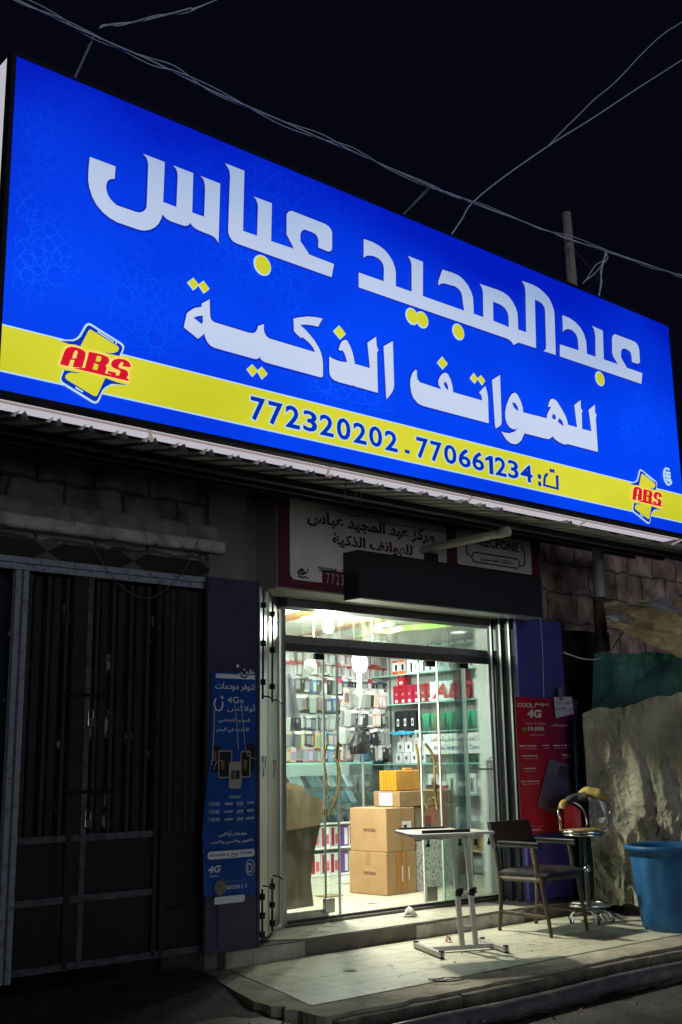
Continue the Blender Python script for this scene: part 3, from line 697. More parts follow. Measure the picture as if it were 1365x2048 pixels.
# logo: a tilted phone outline behind three red letters
LS = 200/1365
H0 = (90, 630)
def LP(txt): return P2(*H0, LS, txt)
LOGO = [
 ('logo_rim', M_pale, 0.006, ['150,332 250,342 370,340 420,320 460,285 490,235 530,160 550,130 585,113 625,123 1040,383 1067,410 1080,445 1070,480 1040,552 1020,590 440,450', '240,750 200,858 198,905 225,948 640,1202 680,1214 716,1202 742,1165 792,1045 832,1002 900,966 1000,956 1135,966 1000,930 780,860']),
 ('logo_case', M_dblu, 0.009, ['200,362 380,364 440,342 482,302 512,250 560,168 585,148 612,152 1025,412 1045,440 1048,470 1002,575 440,450', '258,758 217,860 217,895 242,925 650,1178 685,1186 710,1165 775,1030 820,985 900,945 1130,965 960,920 780,850']),
 ('logo_screen', M_yel, 0.012, ['470,440 582,222 602,206 625,214 985,437 1000,465 985,500 950,520 900,529 808,519 800,545 640,520', '800,890 705,1100 688,1117 655,1112 290,895 265,865 270,830 300,805 350,795 470,803 500,760 700,790', '430,430 1008,572 1000,640 400,560', '440,765 470,720 830,800 802,893']),
 ('logo_speaker', M_pale, 0.013, ['705,226 930,372 924,388 698,242', '945,385 962,382 970,398 962,412 945,408', '408,986 512,1048 500,1068 398,1006']),
]
LET_R = [['185,686 243,520 262,483 290,458 330,447 395,452 462,473 512,500 535,530 532,580 488,735 358,722 384,628 332,622 297,714', '350,600 378,520 395,497 415,498 428,520 405,608'],
         ['485,735 525,735 582,513 720,543 792,563 842,590 860,625 847,670 808,705 824,742 800,806 1126,885 1118,914 360,738'],
         ['690,570 740,580 750,600 735,640 718,655 668,643'], ['650,672 697,685 710,702 690,767 630,755'],
         ['833,806 845,775 950,800 945,830 985,842 1010,790 998,768 920,738 890,712 880,685 900,640 930,620 980,608 1060,618 1122,650 1148,690 1152,727 1032,712 1052,672 1037,655 1012,660 985,700 988,735 1080,760 1112,790 1118,830 1090,880 1100,900']]
def map_id(p): return p
pl = lambda x_, y_: aY(x_, y_, S_Y)
L4 = [pl(*p) for p in ((175.7, 646.8), (117.4, 730.1), (254.1, 763.3), (189.6, 807.7))]
R4 = [pl(*p) for p in ((1279.5, 939.3), (1260.9, 1000.4), (1320.9, 1013.7), (1297, 1047))]
cL = sum(L4, Vector())/4; cR = sum(R4, Vector())/4
kL = sum((p-cL).length for p in L4); kR = sum((p-cR).length for p in R4); kk = kR/kL
for side in (0, 1):
    def T(pts, off):
        out = []
        for x_, y_ in pts:
            p = aY(x_, y_, S_Y)
            if side: p = cR+(p-cL)*kk
            out.append(Vector((p.x, S_Y-off, p.z)))
        return out
    lg = MB()
    root = None
    for nm, mm, off, loops in LOGO:
        mb = MB()
        for l in loops: mb.poly([T(LP(l), off)])
        if root is None: root = mb.build('logo', mm, t)
        else: mb.build(nm, mm, root)
    rim = MB(); red = MB()
    for i, loops in enumerate(LET_R):
        off = 0.018 if i not in (2, 3) else 0.020
        lp = [T(LP(l), off) for l in loops]
        if i in (2, 3): rim2 = MB().poly(lp).build('logo_counter', M_yel, root); continue
        red.poly(lp)
        for l in lp: ribbon(rim, [p+Vector((0, 0.003, 0)) for p in l], 0.014)
    rim.build('logo_letter_rim', M_peach, root); red.build('logo_letters', M_red, root)
# small round maker's mark at the right end
c = aY(1336, 953, S_Y-0.004); mk = MB()
ring = [c+Vector((math.cos(k_*0.26)*0.055, 0, math.sin(k_*0.26)*0.07)) for k_ in range(4, 23)]
mk.tube(ring, 0.008, 5)
for dx, dz, l_ in ((-0.025, 0.03, 0.06), (-0.035, 0.0, 0.07), (-0.02, -0.03, 0.06)):
    mk.tube([c+Vector((dx+l_*j/6, 0, dz+0.012*math.sin(j*2.3))) for j in range(7)], 0.007, 5)
mk.build('maker_mark', M_pale, t)
# ------------------------------------------------------------------ corrugated canopy
C_Y0, C_Y1, C_Z0, C_Z1 = 5.20, 6.66, 3.06, 3.345
M_zinc = mat('weathered_zinc', (0.42, 0.42, 0.44), 0.6, 0.1, (0.18, 0.18, 0.19), 3, bump=0.1, bscale=18, stretch=(1, 0.3, 1))
M_pale_zinc = mat('pale_zinc', (0.40, 0.40, 0.38), 0.55, 0.1, (0.24, 0.24, 0.23), 3, stretch=(1, 0.3, 1))
def sheet_profile(x0, x1, y0, ph):
    pts = []; x = x0
    pitch = 0.193
    k = math.ceil((x0-ph)/pitch)
    while ph+k*pitch-0.035 < x1:
        c = ph+k*pitch
        for dx, dz in ((-0.040, 0), (-0.014, 0.042), (0.012, 0.042), (0.036, 0)):
            if x0 < c+dx < x1: pts.append((c+dx, dz))
        k += 1
    return [(x0, 0)]+pts+[(x1, 0)]
t = thing('corrugated_canopy', 'dark corrugated metal canopy over the shop front below the big blue sign', 'canopy', (5, 5.9, C_Z0))
edges = [(0.9, 3.62, 0.0, 0), (3.60, 5.0, 0.012, 0), (4.98, 6.05, -0.01, 1), (6.03, 6.62, 0.055, 1), (6.60, 6.92, -0.02, 0), (6.90, 9.4, 0.07, 0)]
for i, (x0, x1, dy, tone) in enumerate(edges):
    pf = sheet_profile(x0, x1, 0, 0.02)
    n = len(pf); mb = MB(); rows = 12
    vs = []
    for j in range(rows+1):
        v = j/rows; Y_ = C_Y0+dy+(C_Y1-C_Y0-dy)*v
        for (x_, z_) in pf:
            w_ = 0.004*noise.noise(Vector((x_*5, Y_*6, i))) if j else 0.010*noise.noise(Vector((x_*9, 3.3, i)))
            vs.append((x_+(0.008*noise.noise(Vector((x_*7, j, 2))) if j == 0 else 0), Y_+(0.018*noise.noise(Vector((x_*3.1, 7, i))) if j == 0 else 0), C_Z0+(C_Z1-C_Z0)*(Y_-C_Y0)/(C_Y1-C_Y0)+z_+w_+0.003*i))
    fs = [(j*n+q, j*n+q+1, (j+1)*n+q+1, (j+1)*n+q) for j in range(rows) for q in range(n-1)]
    mb.add(vs, fs)
    mb.build('metal_sheet', M_pale_zinc if tone else M_zinc, t)
pu = MB()
for Y_, h_ in ((5.62, 0.04), (6.10, 0.03), (6.43, 0.028)):
    z_ = C_Z0+(C_Z1-C_Z0)*(Y_-C_Y0)/(C_Y1-C_Y0)-0.006
    pu.box((0.9, Y_-0.02, z_-h_), (9.4, Y_+0.02, z_))
pu.build('purlin', mat('blue_black_purlin', (0.02, 0.022, 0.04), 0.5), t)
hw = MB()                                    # wires tangled under the edge
for x_, y_ in ((690, 952), (712, 955), (722, 958)):
    p = aY(x_, y_, 5.24)
    hw.tube([p+Vector((0.012*math.sin(j*1.9+x_), 0, -0.028*j)) for j in range(7)], 0.003, 5)
hw.build('hanging_wire', M_dwire, t)

# ------------------------------------------------------------------ older red and white sign board over the door
B_Y = 6.455
p0, p1 = aY(557, 1172, B_Y), aY(1078, 1100, B_Y)
zb_, zt_ = p0.z, C_Z1-0.06
t = thing('sign_board', 'dim red framed white sign board with black Arabic lettering over the shop door', 'sign board', ((p0.x+p1.x)/2, B_Y+0.13, zb_))
M_redp = mat('dark_red_sign_paint', (0.10, 0.016, 0.026), 0.5, c2=(0.075, 0.013, 0.022), scale=5)
M_wp = mat('white_sign_sheet', (0.62, 0.60, 0.61), 0.5, c2=(0.50, 0.49, 0.51), scale=2.5)
M_ink = mat('black_sign_ink', (0.02, 0.016, 0.026), 0.5)
M_ink2 = mat('black_panel_ink', (0.02, 0.016, 0.026), 0.5)
M_inkr = mat('maroon_sign_ink', (0.055, 0.014, 0.025), 0.5)
MB().box((p0.x, B_Y, zb_), (p1.x, B_Y+0.265, zt_)).build('frame', M_redp, t)
MB().box((p0.x, B_Y+0.01, zb_-0.012), (p1.x, B_Y+0.364, zb_-0.002)).build('soffit', mat('soffit_panel', (0.26, 0.25, 0.22), 0.6, c2=(0.2, 0.19, 0.17), scale=4), t)
MB().box((p0.x-0.008, B_Y+0.004, zb_-0.01), (p0.x-0.001, B_Y+0.265, zt_)).build('side_panel', mat('grey_side_panel', (0.22, 0.215, 0.22), 0.6), t)
def rrect(a_, b_, Y, r=0.04, cut=None):
    x0, x1, z0, z1 = a_.x, b_.x, min(a_.z, b_.z), max(a_.z, b_.z); L = []
    for cx, cz, s in ((x1-r, z1-r, 0), (x0+r, z1-r, 90), (x0+r, z0+r, 180), (x1-r, z0+r, 270)):
        for k_ in range(5):
            t_ = R(s+k_*22.5); L.append(Vector((cx+r*math.cos(t_), Y, cz+r*math.sin(t_))))
    return L
q0, q1 = aY(580, 1158, B_Y), aY(894, 1128, B_Y)
MB().poly([rrect(Vector((q0.x, 0, q0.z)), Vector((q1.x, 0, zt_+0.1)), B_Y-0.004, 0.05)]).build('panel', M_wp, t)
q2, q3 = aY(915, 1128, B_Y), aY(1064, 1150, B_Y)
MB().poly([rrect(Vector((q2.x, 0, q3.z)), Vector((q3.x, 0, zt_+0.1)), B_Y-0.004, 0.02)]).build('panel', M_wp, t)
ink = MB(); ink2 = MB(); wt = MB()
c3 = lambda x_, y_: (560+x_*340/1365, 1000+y_*340/1365)
for s_x, bl, tr in (('عباس', (215, 235), (492, 95)), ('المجيد', (522, 262), (820, 162)), ('عبد', (845, 312), (996, 205)), ('مركز', (1030, 335), (1238, 228))):
    # each word follows the board in perspective: corners taken left-bottom and right-top
    l_ = aY(*c3(*bl), B_Y-0.008); r_ = aY(*c3(*tr), B_Y-0.008)
    put_text(ink, s_x, (l_.x, B_Y-0.008, 0), (r_.x-l_.x, 0, 0), (0, 0, 1), ar=True, bold=0.04) if False else None
zA0, zA1 = aY(*c3(350, 228), B_Y).z, aY(*c3(360, 100), B_Y).z
xA0, xA1 = aY(*c3(215, 190), B_Y).x, aY(*c3(1238, 290), B_Y).x
put_text(ink, 'مركز عبد المجيد عباس', (xA0, B_Y-0.008, zA0), (xA1-xA0, 0, 0), (0, 0, zA1-zA0), ar=True, bold=0.035)
zB0, zB1 = aY(*c3(500, 390), B_Y).z, aY(*c3(440, 265), B_Y).z
xB0, xB1 = aY(*c3(418, 330), B_Y).x, aY(*c3(1062, 410), B_Y).x
put_text(ink2, 'للهواتف الذكية', (xB0, B_Y-0.008, zB0), (xB1-xB0, 0, 0), (0, 0, zB1-zB0), ar=True, bold=0.035)
a_, b_ = aY(*c3(528, 515), B_Y), aY(*c3(900, 480), B_Y)
ink.poly([rrect(Vector((a_.x, 0, a_.z)), Vector((b_.x, 0, a_.z+0.105)), B_Y-0.008, 0.05)])
put_text(wt, 'مد', (aY(*c3(568, 495), B_Y).x, B_Y-0.012, a_.z+0.025), (0.075, 0, 0), (0, 0, 0.05), ar=True, bold=0.03)
text_on(ink, 'TRECFONE', c3(306, 577), c3(458, 553), B_Y-0.008, bold=0.03)
text_on(ink, 'SAMSUNG', c3(504, 592), c3(668, 576), B_Y-0.008, bold=0.03)
tb = MB(); a_, b_ = aY(*c3(336, 668), B_Y), aY(*c3(760, 640), B_Y)
tb.poly([rrect(Vector((a_.x, 0, a_.z-0.03)), Vector((b_.x, 0, a_.z+0.105)), B_Y-0.008, 0.03)]); tb.build('number_tab', M_redp, t)
a1 = aY(*c3(368, 672), B_Y)
put_text(wt, '7 7 2 3 2 0 2 0 2', (a1.x, B_Y-0.012, a1.z), (aY(*c3(622, 690), B_Y).x-a1.x, 0, 0), (0, 0, 0.083))if False else put_text(wt, '7 7 2 3 2 0 2', (a1.x, B_Y-0.012, a1.z), (aY(*c3(622, 690), B_Y).x-a1.x, 0, 0), (0, 0, 0.083))
em = MB(); c = aY(*c3(190, 588), B_Y-0.008)
for k_ in range(4):
    em.tube([c+Vector((0.035*math.cos(q_*0.5+k_)+0.01*k_-0.02, 0, 0.022*math.sin(q_*0.5+k_)+0.008*k_)) for q_ in range(9)], 0.004, 5)
em.tube([c+Vector((-0.05+0.016*q_, 0, -0.03+0.006*math.sin(q_*2))) for q_ in range(7)], 0.006, 5)
em.build('round_emblem', M_ink, t)
ink.build('black_lettering', M_ink, t); ink = MB()
# second panel: name over a rounded frame
c4 = lambda x_, y_: (800+x_*400/1365, 1000+y_*400/1365)
l_, r_ = aY(*c4(497, 325), B_Y), aY(*c4(805, 300), B_Y)
put_text(ink, 'TRECFONE', (l_.x, B_Y-0.008, (aY(*c4(497, 318), B_Y).z+aY(*c4(800, 348), B_Y).z)/2), (r_.x-l_.x, 0, 0), (0, 0, 0.085), bold=0.03)
def frame_line(mb, x0, x1, z0, z1, r, wd, Y):
    L = rrect(Vector((x0, 0, z0)), Vector((x1, 0, z1)), Y, r); ribbon(mb, L, wd)
fa, fb = aY(*c4(490, 405), B_Y), aY(*c4(810, 395), B_Y)
frame_line(ink, fa.x, fb.x, fa.z-0.02, fa.z+0.065, 0.04, 0.006, B_Y-0.008)
fc, fd = aY(*c4(453, 330), B_Y), aY(*c4(843, 330), B_Y)
for pts in ([(fc.x, fa.z+0.19), (fc.x, fa.z+0.06), (fc.x+0.03, fa.z+0.03), (fa.x, fa.z+0.02)], [(fd.x-0.05, fa.z+0.19), (fd.x, fa.z+0.15), (fd.x, fa.z+0.04), (fd.x-0.03, fa.z+0.01), (fb.x, fa.z+0.005)]):
    ink.tube(smooth_path([(x_, B_Y-0.008, z_) for x_, z_ in pts], 4), 0.006, 5)
l_ = aY(*c4(545, 400), B_Y); r_ = aY(*c4(768, 420), B_Y)
put_text(ink, 'هاتفك المضمون', (l_.x, B_Y-0.008, fa.z-0.008), (r_.x-l_.x, 0, 0), (0, 0, 0.05), ar=True, bold=0.02)
ink.build('black_lettering', M_ink, t); ink2.build('maroon_lettering', M_inkr, t); wt.build('pale_lettering', mat('pale_sign_ink', (0.42, 0.36, 0.38), 0.5), t)
wi = MB().tube(smooth_path([aY(*c3(x_, y_), B_Y-0.02) for x_, y_ in ((420, 75), (600, 128), (720, 130), (840, 180), (960, 205), (1100, 225), (1365, 262))], 5), 0.003, 5)
wi.build('loose_wire', M_dwire, t)

# ------------------------------------------------------------------ scrolling LED panel
L_Y = 6.28
p0, p1 = aY(717, 1199, L_Y), aY(1085, 1235, L_Y); ztop = (aY(720, 1105, L_Y).z+aY(1086, 1150, L_Y).z)/2; zbt = (p0.z+p1.z)/2
t = thing('led_panel', 'switched off black LED message panel fixed over the shop door', 'LED panel', ((p0.x+p1.x)/2, L_Y+0.08, zbt))
m = mat('led_face', (0.016, 0.017, 0.024), 0.5)
nt = m.node_tree; N = nt.nodes; Lk = nt.links
ge = N.new('ShaderNodeNewGeometry'); mp = N.new('ShaderNodeMapping'); mp.inputs['Scale'].default_value = (1, 0, 1); Lk.new(ge.outputs['Position'], mp.inputs[0])
wv = N.new('ShaderNodeTexVoronoi'); wv.inputs['Scale'].default_value = 62; wv.inputs['Randomness'].default_value = 0.0; Lk.new(mp.outputs[0], wv.inputs['Vector'])
rp = N.new('ShaderNodeValToRGB'); rp.color_ramp.elements[0].position = 0.25; rp.color_ramp.elements[1].position = 0.42
rp.color_ramp.elements[0].color = (0.035, 0.036, 0.05, 1); rp.color_ramp.elements[1].color = (0.010, 0.010, 0.014, 1)
Lk.new(wv.outputs['Distance'], rp.inputs[0]); Lk.new(rp.outputs[0], N['Principled BSDF'].inputs['Base Color'])
MB().box((p0.x+0.012, L_Y, zbt+0.012), (p1.x-0.012, L_Y+0.02, ztop-0.012)).build('screen', m, t)
fr = MB(); a_, b_ = (p0.x, L_Y-0.004), (p1.x, L_Y+0.165)
fr.box((a_[0], a_[1], zbt), (a_[0]+0.011, b_[1], ztop)); fr.box((b_[0]-0.011, a_[1], zbt), (b_[0], b_[1], ztop)); fr.box((a_[0]+0.012, a_[1], ztop-0.011), (b_[0]-0.012, b_[1], ztop))
fr.build('frame', M_black, t)
MB().box((a_[0]+0.012, a_[1]+0.002, zbt), (b_[0]-0.012, b_[1], zbt+0.011)).build('underside', M_alu, t)

# white pipe sticking out of the sign board
z_ = aY(845, 1100, B_Y-0.01); e_ = aZ(1020, 1063, z_.z); e_.x = z_.x
t = thing('pipe_bracket', 'white plastic pipe sticking straight out from the red sign board', 'pipe', z_)
MB().tube([z_, e_], 0.034, 16).build('pipe', mat('dusty_white_pvc', (0.50, 0.48, 0.42), 0.5, c2=(0.36, 0.34, 0.3), scale=8), t)
d_ = (e_-z_).normalized()
MB().lathe(e_-d_*0.10, [(0.034, 0), (0.040, 0.003), (0.040, 0.10), (0.031, 0.102), (0.030, 0.03), (0.0, 0.03)], 18, d_).build('socket_end', mat('pvc_socket', (0.36, 0.34, 0.30), 0.5), t)
MB().box((z_.x+0.02, B_Y-0.035, z_.z-0.12), (z_.x+0.16, B_Y-0.006, z_.z-0.02)).build('bracket_plate', M_black, t)

# ------------------------------------------------------------------ overhead wires (nearer than the sign)
def wire(name, label, px, Y, r, m, grp='wires above the sign', extra=None):
    mb = MB(); P = [aY(x_, y_, Y) for x_, y_ in px]
    mb.tube(smooth_path(P, 6), r, 6)
    if extra:
        for k_ in range(extra):
            mb.tube(smooth_path([p+Vector((0, 0.02*math.sin(i_*1.7+k_), 0.018*math.sin(i_*2.1+k_*2.2)+0.01*k_)) for i_, p in enumerate(P)], 6), r*0.75, 5)
    return tag(mb.build(name, m), label, 'wire', grp)
main_px = ((-900, -420), (-80, -55), (40, 2), (110, 36), (190, 72), (300, 120), (350, 145), (430, 184), (560, 240), (640, 276), (700, 301), (780, 336), (860, 372), (900, 390), (960, 411), (1020, 433), (1080, 456), (1140, 478), (1200, 499), (1300, 531), (1420, 568), (1750, 660), (2300, 760))
wire('overhead_cable', 'bundle of twisted pale cables sagging along above the whole blue sign', main_px, 4.95, 0.0048, M_wire, extra=2)
wire('overhead_cable', 'short pale cable at the top left running up out of view', ((200, 56), (212, 51), (240, 47), (275, 44), (320, 33), (380, 17), (450, -6), (900, -190), (1300, -400)), 4.95, 0.0055, M_wire, extra=1)
wire('overhead_cable', 'pale cable at the top right rising steeply from the sign edge', ((904, 468), (925, 437), (943, 408), (1000, 360), (1100, 290), (1180, 240), (1260, 187), (1330, 142), (1420, 85), (1700, -90), (2100, -330)), 4.95, 0.0058, M_wire)
wire('overhead_cable', 'thin pale cable at the far top right joining the steeper one', ((1095, 294), (1125, 262), (1160, 228), (1190, 198), (1230, 165), (1290, 102), (1330, 66), (1420, 0), (1700, -240), (2100, -560)), 4.95, 0.005, M_wire)
wire('support_rod', 'thin steel stay rod rising from the sign top near its left end', ((150, 156), (188, 74)), 5.0, 0.008, mat('stay_rod', (0.22, 0.23, 0.3), 0.5), 'stays holding the sign')
wire('support_rod', 'pair of thin stay rods rising from the middle of the sign top', ((807, 429), (865, 372)), 5.0, 0.006, MATS['stay_rod'], 'stays holding the sign', extra=1)
kn = MB()
for px in (((1212, 503), (1208, 520), (1192, 530), (1180, 548), (1172, 560), (1166, 567)), ((1212, 503), (1206, 525), (1196, 540), (1184, 552), (1170, 562)), ((1214, 505), (1206, 530), (1203, 550), (1201, 570), (1199, 592)), ((1210, 504), (1216, 515), (1207, 528), (1201, 545), (1204, 565), (1198, 590))):
    kn.tube(smooth_path([aY(x_, y_, 4.95) for x_, y_ in px], 5), 0.005, 5)
tag(kn.build('loose_wire_ends', M_wire), 'loose pale wire ends dangling from the cable near the concrete post', 'wire')
# concrete post standing behind the sign
t = thing('utility_post', 'round grey concrete post rising behind the right end of the blue sign', 'post', (aY(1142, 560, 7.4).x, 7.4, 3.4))
pt, pb = aY(1132, 427, 7.4), aY(1146, 600, 7.4)
MB().tube([(pb.x+0.03, 7.4, -0.1), (pb.x, 7.4, pb.z), (pt.x, 7.4, pt.z)], [0.075, 0.072, 0.060], 16).build('shaft', mat('post_concrete', (0.34, 0.33, 0.30), 0.85, c2=(0.22, 0.21, 0.2), scale=6, bump=0.3), t)
bd = MB(); c = aY(1137, 487, 7.4)
bd.tube([c+Vector((0.07*math.cos(k_), 0.07*math.sin(k_), 0)) for k_ in [q_*0.524 for q_ in range(13)]], 0.008, 5)
for dx, dz in ((-0.5, -0.45), (-0.25, -0.5), (0.28, -0.5), (0.4, -0.52), (-0.85, -0.28)):
    bd.tube([c, c+Vector((dx*0.55, -0.1, dz*0.5+0.02)), c+Vector((dx, -0.2, dz))], 0.0035, 5)
bd.build('tie_wire', M_dwire, t)

# ------------------------------------------------------------------ purple steel door leaves, posters
M_purL = mat('purple_door_paint', (0.045, 0.042, 0.085), 0.5, c2=(0.036, 0.034, 0.068), scale=4, bump=0.08, bscale=60)
LF_Y = 6.41
x0, x1 = aY(414, 1500, LF_Y).x, aY(518, 1500, LF_Y).x
zt_, zb2 = aY(466, 1158, LF_Y).z, aY(466, 1903, LF_Y).z
t = thing('steel_door_leaf', 'purple steel door leaf left of the shop entrance covered by a blue banner', 'door leaf', ((x0+x1)/2, LF_Y+0.02, zb2), 'purple steel door leaves')
MB().box((x0, LF_Y, zb2), (x1, LF_Y+0.035, zt_)).build('panel', M_purL, t)
rb = MB(); a_ = aY(435, 1800, LF_Y)
rb.box((a_.x, LF_Y-0.010, aY(470, 1890, LF_Y).z), (x1-0.03, LF_Y-0.001, a_.z+0.01))
rb.box((x1-0.018, LF_Y-0.008, zb2), (x1+0.004, LF_Y-0.0005, zt_))
rb.build('raised_panel', M_purL, t)
# steel leaf standing out at right angles, folded once
A_ = Vector((x1+0.008, LF_Y+0.01, 0)); B_ = Vector((4.95, 6.60, 0)); Cc = Vector((5.385, 7.02, 0))
t = thing('steel_door_leaf', 'bare grey folded steel door leaf with black bolts turned out beside the glass', 'door leaf', (B_.x, B_.y, 0.13))
zl0, zl1 = 0.15, 2.575
for p_, q_, m_ in ((A_, B_, M_steel), (B_, Cc, M_steel)):
    d = (q_-p_).normalized(); nn = Vector((d.y, -d.x, 0))
    if p_ is A_:
        rl = MB().obox(p_+Vector((0, 0, zl0)), q_-p_-d*0.006, -nn*0.03, (0, 0, zl1-zl0)).build('folding_panel', m_, t, 0.003)
    else:
        MB().obox(p_+Vector((0, 0, zl0)), q_-p_, -nn*0.03, (0, 0, zl1-zl0)).build('folding_panel', m_, t, 0.003)
    MB().obox(p_+d*0.02+nn*0.006+Vector((0, 0, zl0+0.01)), d*0.035, -nn*0.006, (0, 0, zl1-zl0-0.02)).build('stile', m_, t, 0.002)
def on_leaf(x_, y_, p_, q_, off=0.012):
    d = (q_-p_).normalized(); nn = Vector((d.y, -d.x, 0)); return aP(x_, y_, p_+nn*off, nn)
M_bolt = mat('black_bolt_steel', (0.02, 0.02, 0.022), 0.4, 0.6)
for p_, q_, ya, yb, xa_, xb_ in ((A_, B_, 1178, 1398, 524, 522), (B_, Cc, 1198, 1405, 542, 541), (A_, B_, 1778, 1885, 521, 521), (B_, Cc, 1757, 1862, 541, 541)):
    bl = MB(); pa, pb = on_leaf(xa_+4, ya, p_, q_, 0.02), on_leaf(xb_+4, yb, p_, q_, 0.02)
    bl.tube([pa, pb], 0.008, 8)
    for f_ in (0.15, 0.5, 0.85):
        c = pa.lerp(pb, f_); bl.box((c.x-0.014, c.y-0.014, c.z-0.02), (c.x+0.014, c.y+0.014, c.z+0.02))
    e_ = pb if ya < 1500 else pa
    bl.tube([e_+Vector((0, 0, 0.02)), e_+Vector((0.035, -0.03, 0.015)), e_+Vector((0.06, -0.045, -0.01))], 0.006, 7)
    bl.build('bolt', M_bolt, t)
hk = MB()
for x_, y_, p_, q_ in ((528, 1530, A_, B_), (549, 1535, B_, Cc)):
    c = on_leaf(x_, y_, p_, q_, 0.008); d = (q_-p_).normalized()
    hk.tube(smooth_path([c+d*u_+Vector((0, 0, v_)) for u_, v_ in ((-0.01, -0.08), (0, -0.03), (0.05, 0.0), (0.045, 0.06), (0.0, 0.05), (-0.03, 0.06), (-0.045, 0.02))], 4), 0.004, 5)
hk.build('wire_hook', mat('hook_wire', (0.15, 0.14, 0.13), 0.4, 0.8), t)

# blue banner hung over the left leaf
def banner_fn(px_l, px_r, ya, yb, Yp, amp, seed):
    def f(u, v):
        y_ = ya+(yb-ya)*(1-v)
        xl = px_l(y_); xr = px_r(y_)
        p = aY(xl+(xr-xl)*u, y_, Yp)
        k_ = amp*(math.sin(u*9+seed)*0.4+noise.noise(Vector((u*5, v*3, seed)))+0.5*noise.noise(Vector((u*14, v*4, seed+3))))
        p.y -= abs(k_)+0.006
        return p
    return f
BN_Y = LF_Y-0.014
t = thing('banner', 'blue plastic banner with white Arabic text covering the purple door leaf', 'banner', (aY(465, 1780, BN_Y).x, BN_Y, aY(465, 1785, BN_Y).z))
M_ban = mat('blue_banner_vinyl', (0.014, 0.07, 0.30), 0.28, c2=(0.010, 0.052, 0.23), scale=5, spec=0.6, bump=0.05, bscale=12)
M_banw = mat('banner_white_print', (0.60, 0.64, 0.70), 0.4)
pl_ = lambda y_: 421-4*max(0, (y_-1300)/250)-(10*min(1, max(0, (y_-1550)/120)))-3*math.sin(y_/60)
pr_ = lambda y_: 512-3*(1-math.exp(-(y_-1340)/90))
MB().grid(14, 60, banner_fn(pl_, pr_, 1345, 1792, BN_Y, 0.004, 2.0)).build('sheet', M_ban, t)
bw = MB(); bd2 = MB()
M_fld = mat('banner_field_print', (0.05, 0.14, 0.30), 0.4)
Yt = BN_Y-0.022
b4 = lambda x_, y_: (400+x_*130/1024, 1300+y_*130/1024)
b5 = lambda x_, y_: (400+x_*130/918, 1540+y_*130/918)
def bt(s, bl, tr, f, mb=None, Y=Yt, **k):
    m_ = mb or MB(); text_on(m_, s, f(*bl), f(*tr), Y, **k)
    if mb is None: m_.build('printed_line', M_banw, t)
a_, b_ = aY(*b4(255, 440), Yt), aY(*b4(870, 468), Yt)
bw.box((a_.x, Yt, a_.z-0.0), (b_.x, Yt+0.002, a_.z+0.03))
bt('هنـ', (590, 440), (865, 300), b4, ar=True, bold=0.03)
l_ = [aY(*b4(x_, y_), Yt) for x_, y_ in ((595, 220), (627, 250), (600, 285), (568, 250))]; bw.poly([l_])
bt('تتوفر مودمات', (245, 640), (870, 530), b4, ar=True, bold=0.01)
rg = aY(*b4(295, 850), Yt)
bw.tube([rg+Vector((0.035*math.cos(k_), 0, 0.045*math.sin(k_))) for k_ in [2.2+q_*0.3 for q_ in range(16)]], 0.006, 6)
for k_ in range(3): bw.box((rg.x+0.02+k_*0.008, Yt, rg.z+0.035), (rg.x+0.024+k_*0.008, Yt+0.003, rg.z+0.055))
bt('4G', (435, 835), (615, 740), b4); bt('lte', (635, 830), (690, 770), b4)
bt('أولاكس', (435, 975), (870, 860), b4, ar=True)
bt('المودم الشخصي', (295, 1150), (790, 1080), b4, ar=True, bold=0.01)
bt('الأحدث في اليمن', (255, 1300), (775, 1215), b4, ar=True, bold=0.01)
# modems printed on the banner
def dev(f, x0, y0, x1, y1, mb, Y, r=0.02):
    a_, b_ = aY(*f(x0, y1), Y), aY(*f(x1, y0), Y); mb.poly([rrect(a_, b_, Y, r)])
mo_w, mo_k, mo_s = MB(), MB(), MB()
for x0, y0, x1, y1 in ((290, 1580, 510, 2020), (640, 1590, 800, 2010)): dev(b4, x0, y0, x1, y1, mo_w, Yt, 0.012); dev(b4, x0+18, y0+20, x1-15, y1-20, mo_k, Yt-0.003, 0.01)
for x0, y0, x1, y1 in ((190, 1500, 325, 1920), (740, 1480, 870, 1900)): dev(b4, x0, y0, x1, y1, mo_k, Yt+0.002, 0.012)
dev(b5, 410, -120, 590, 265, mo_w, Yt-0.006, 0.02); dev(b5, 445, 5, 565, 130, mo_k, Yt-0.009, 0.004); dev(b5, 462, 12, 520, 118, mo_s, Yt-0.012, 0.003)
for x0, y0 in ((335, 1730), (690, 1730), (205, 1600)): dev(b4, x0, y0, x0+55, y0+150, mo_s, Yt-0.006, 0.003)
mo_w.build('printed_modem', mat('modem_print', (0.30, 0.29, 0.27), 0.4), t); mo_k.build('printed_modem_face', mat('modem_black', (0.02, 0.019, 0.022), 0.4), t); mo_s.build('printed_modem_screen', mat('modem_screen_print', (0.16, 0.10, 0.06), 0.4), t)
for i_, (lv, rv) in enumerate((('4000', '2400'), ('16000', '8000'), ('46000', '26000'))):
    yy = i_*110
    for x0, x1 in ((110, 290), (510, 620)): a_, b_ = aY(*b5(x0, 520+yy), Yt+0.002), aY(*b5(x1, 440+yy), Yt+0.002); MB().box((a_.x, Yt+0.002, a_.z), (b_.x, Yt+0.004, b_.z)).build('price_field', M_fld, t)
    bt(lv, (350, 498+yy), (465, 455+yy), b5); bt(rv, (670 if i_ < 2 else 650, 480+yy), (765, 437+yy), b5)
    bt(('25', '130', '500')[i_]+' GB', (170, 500+yy), (270, 462+yy), b5); bt(('15', '60', '250')[i_]+' GB', (535, 488+yy), (612, 450+yy), b5)
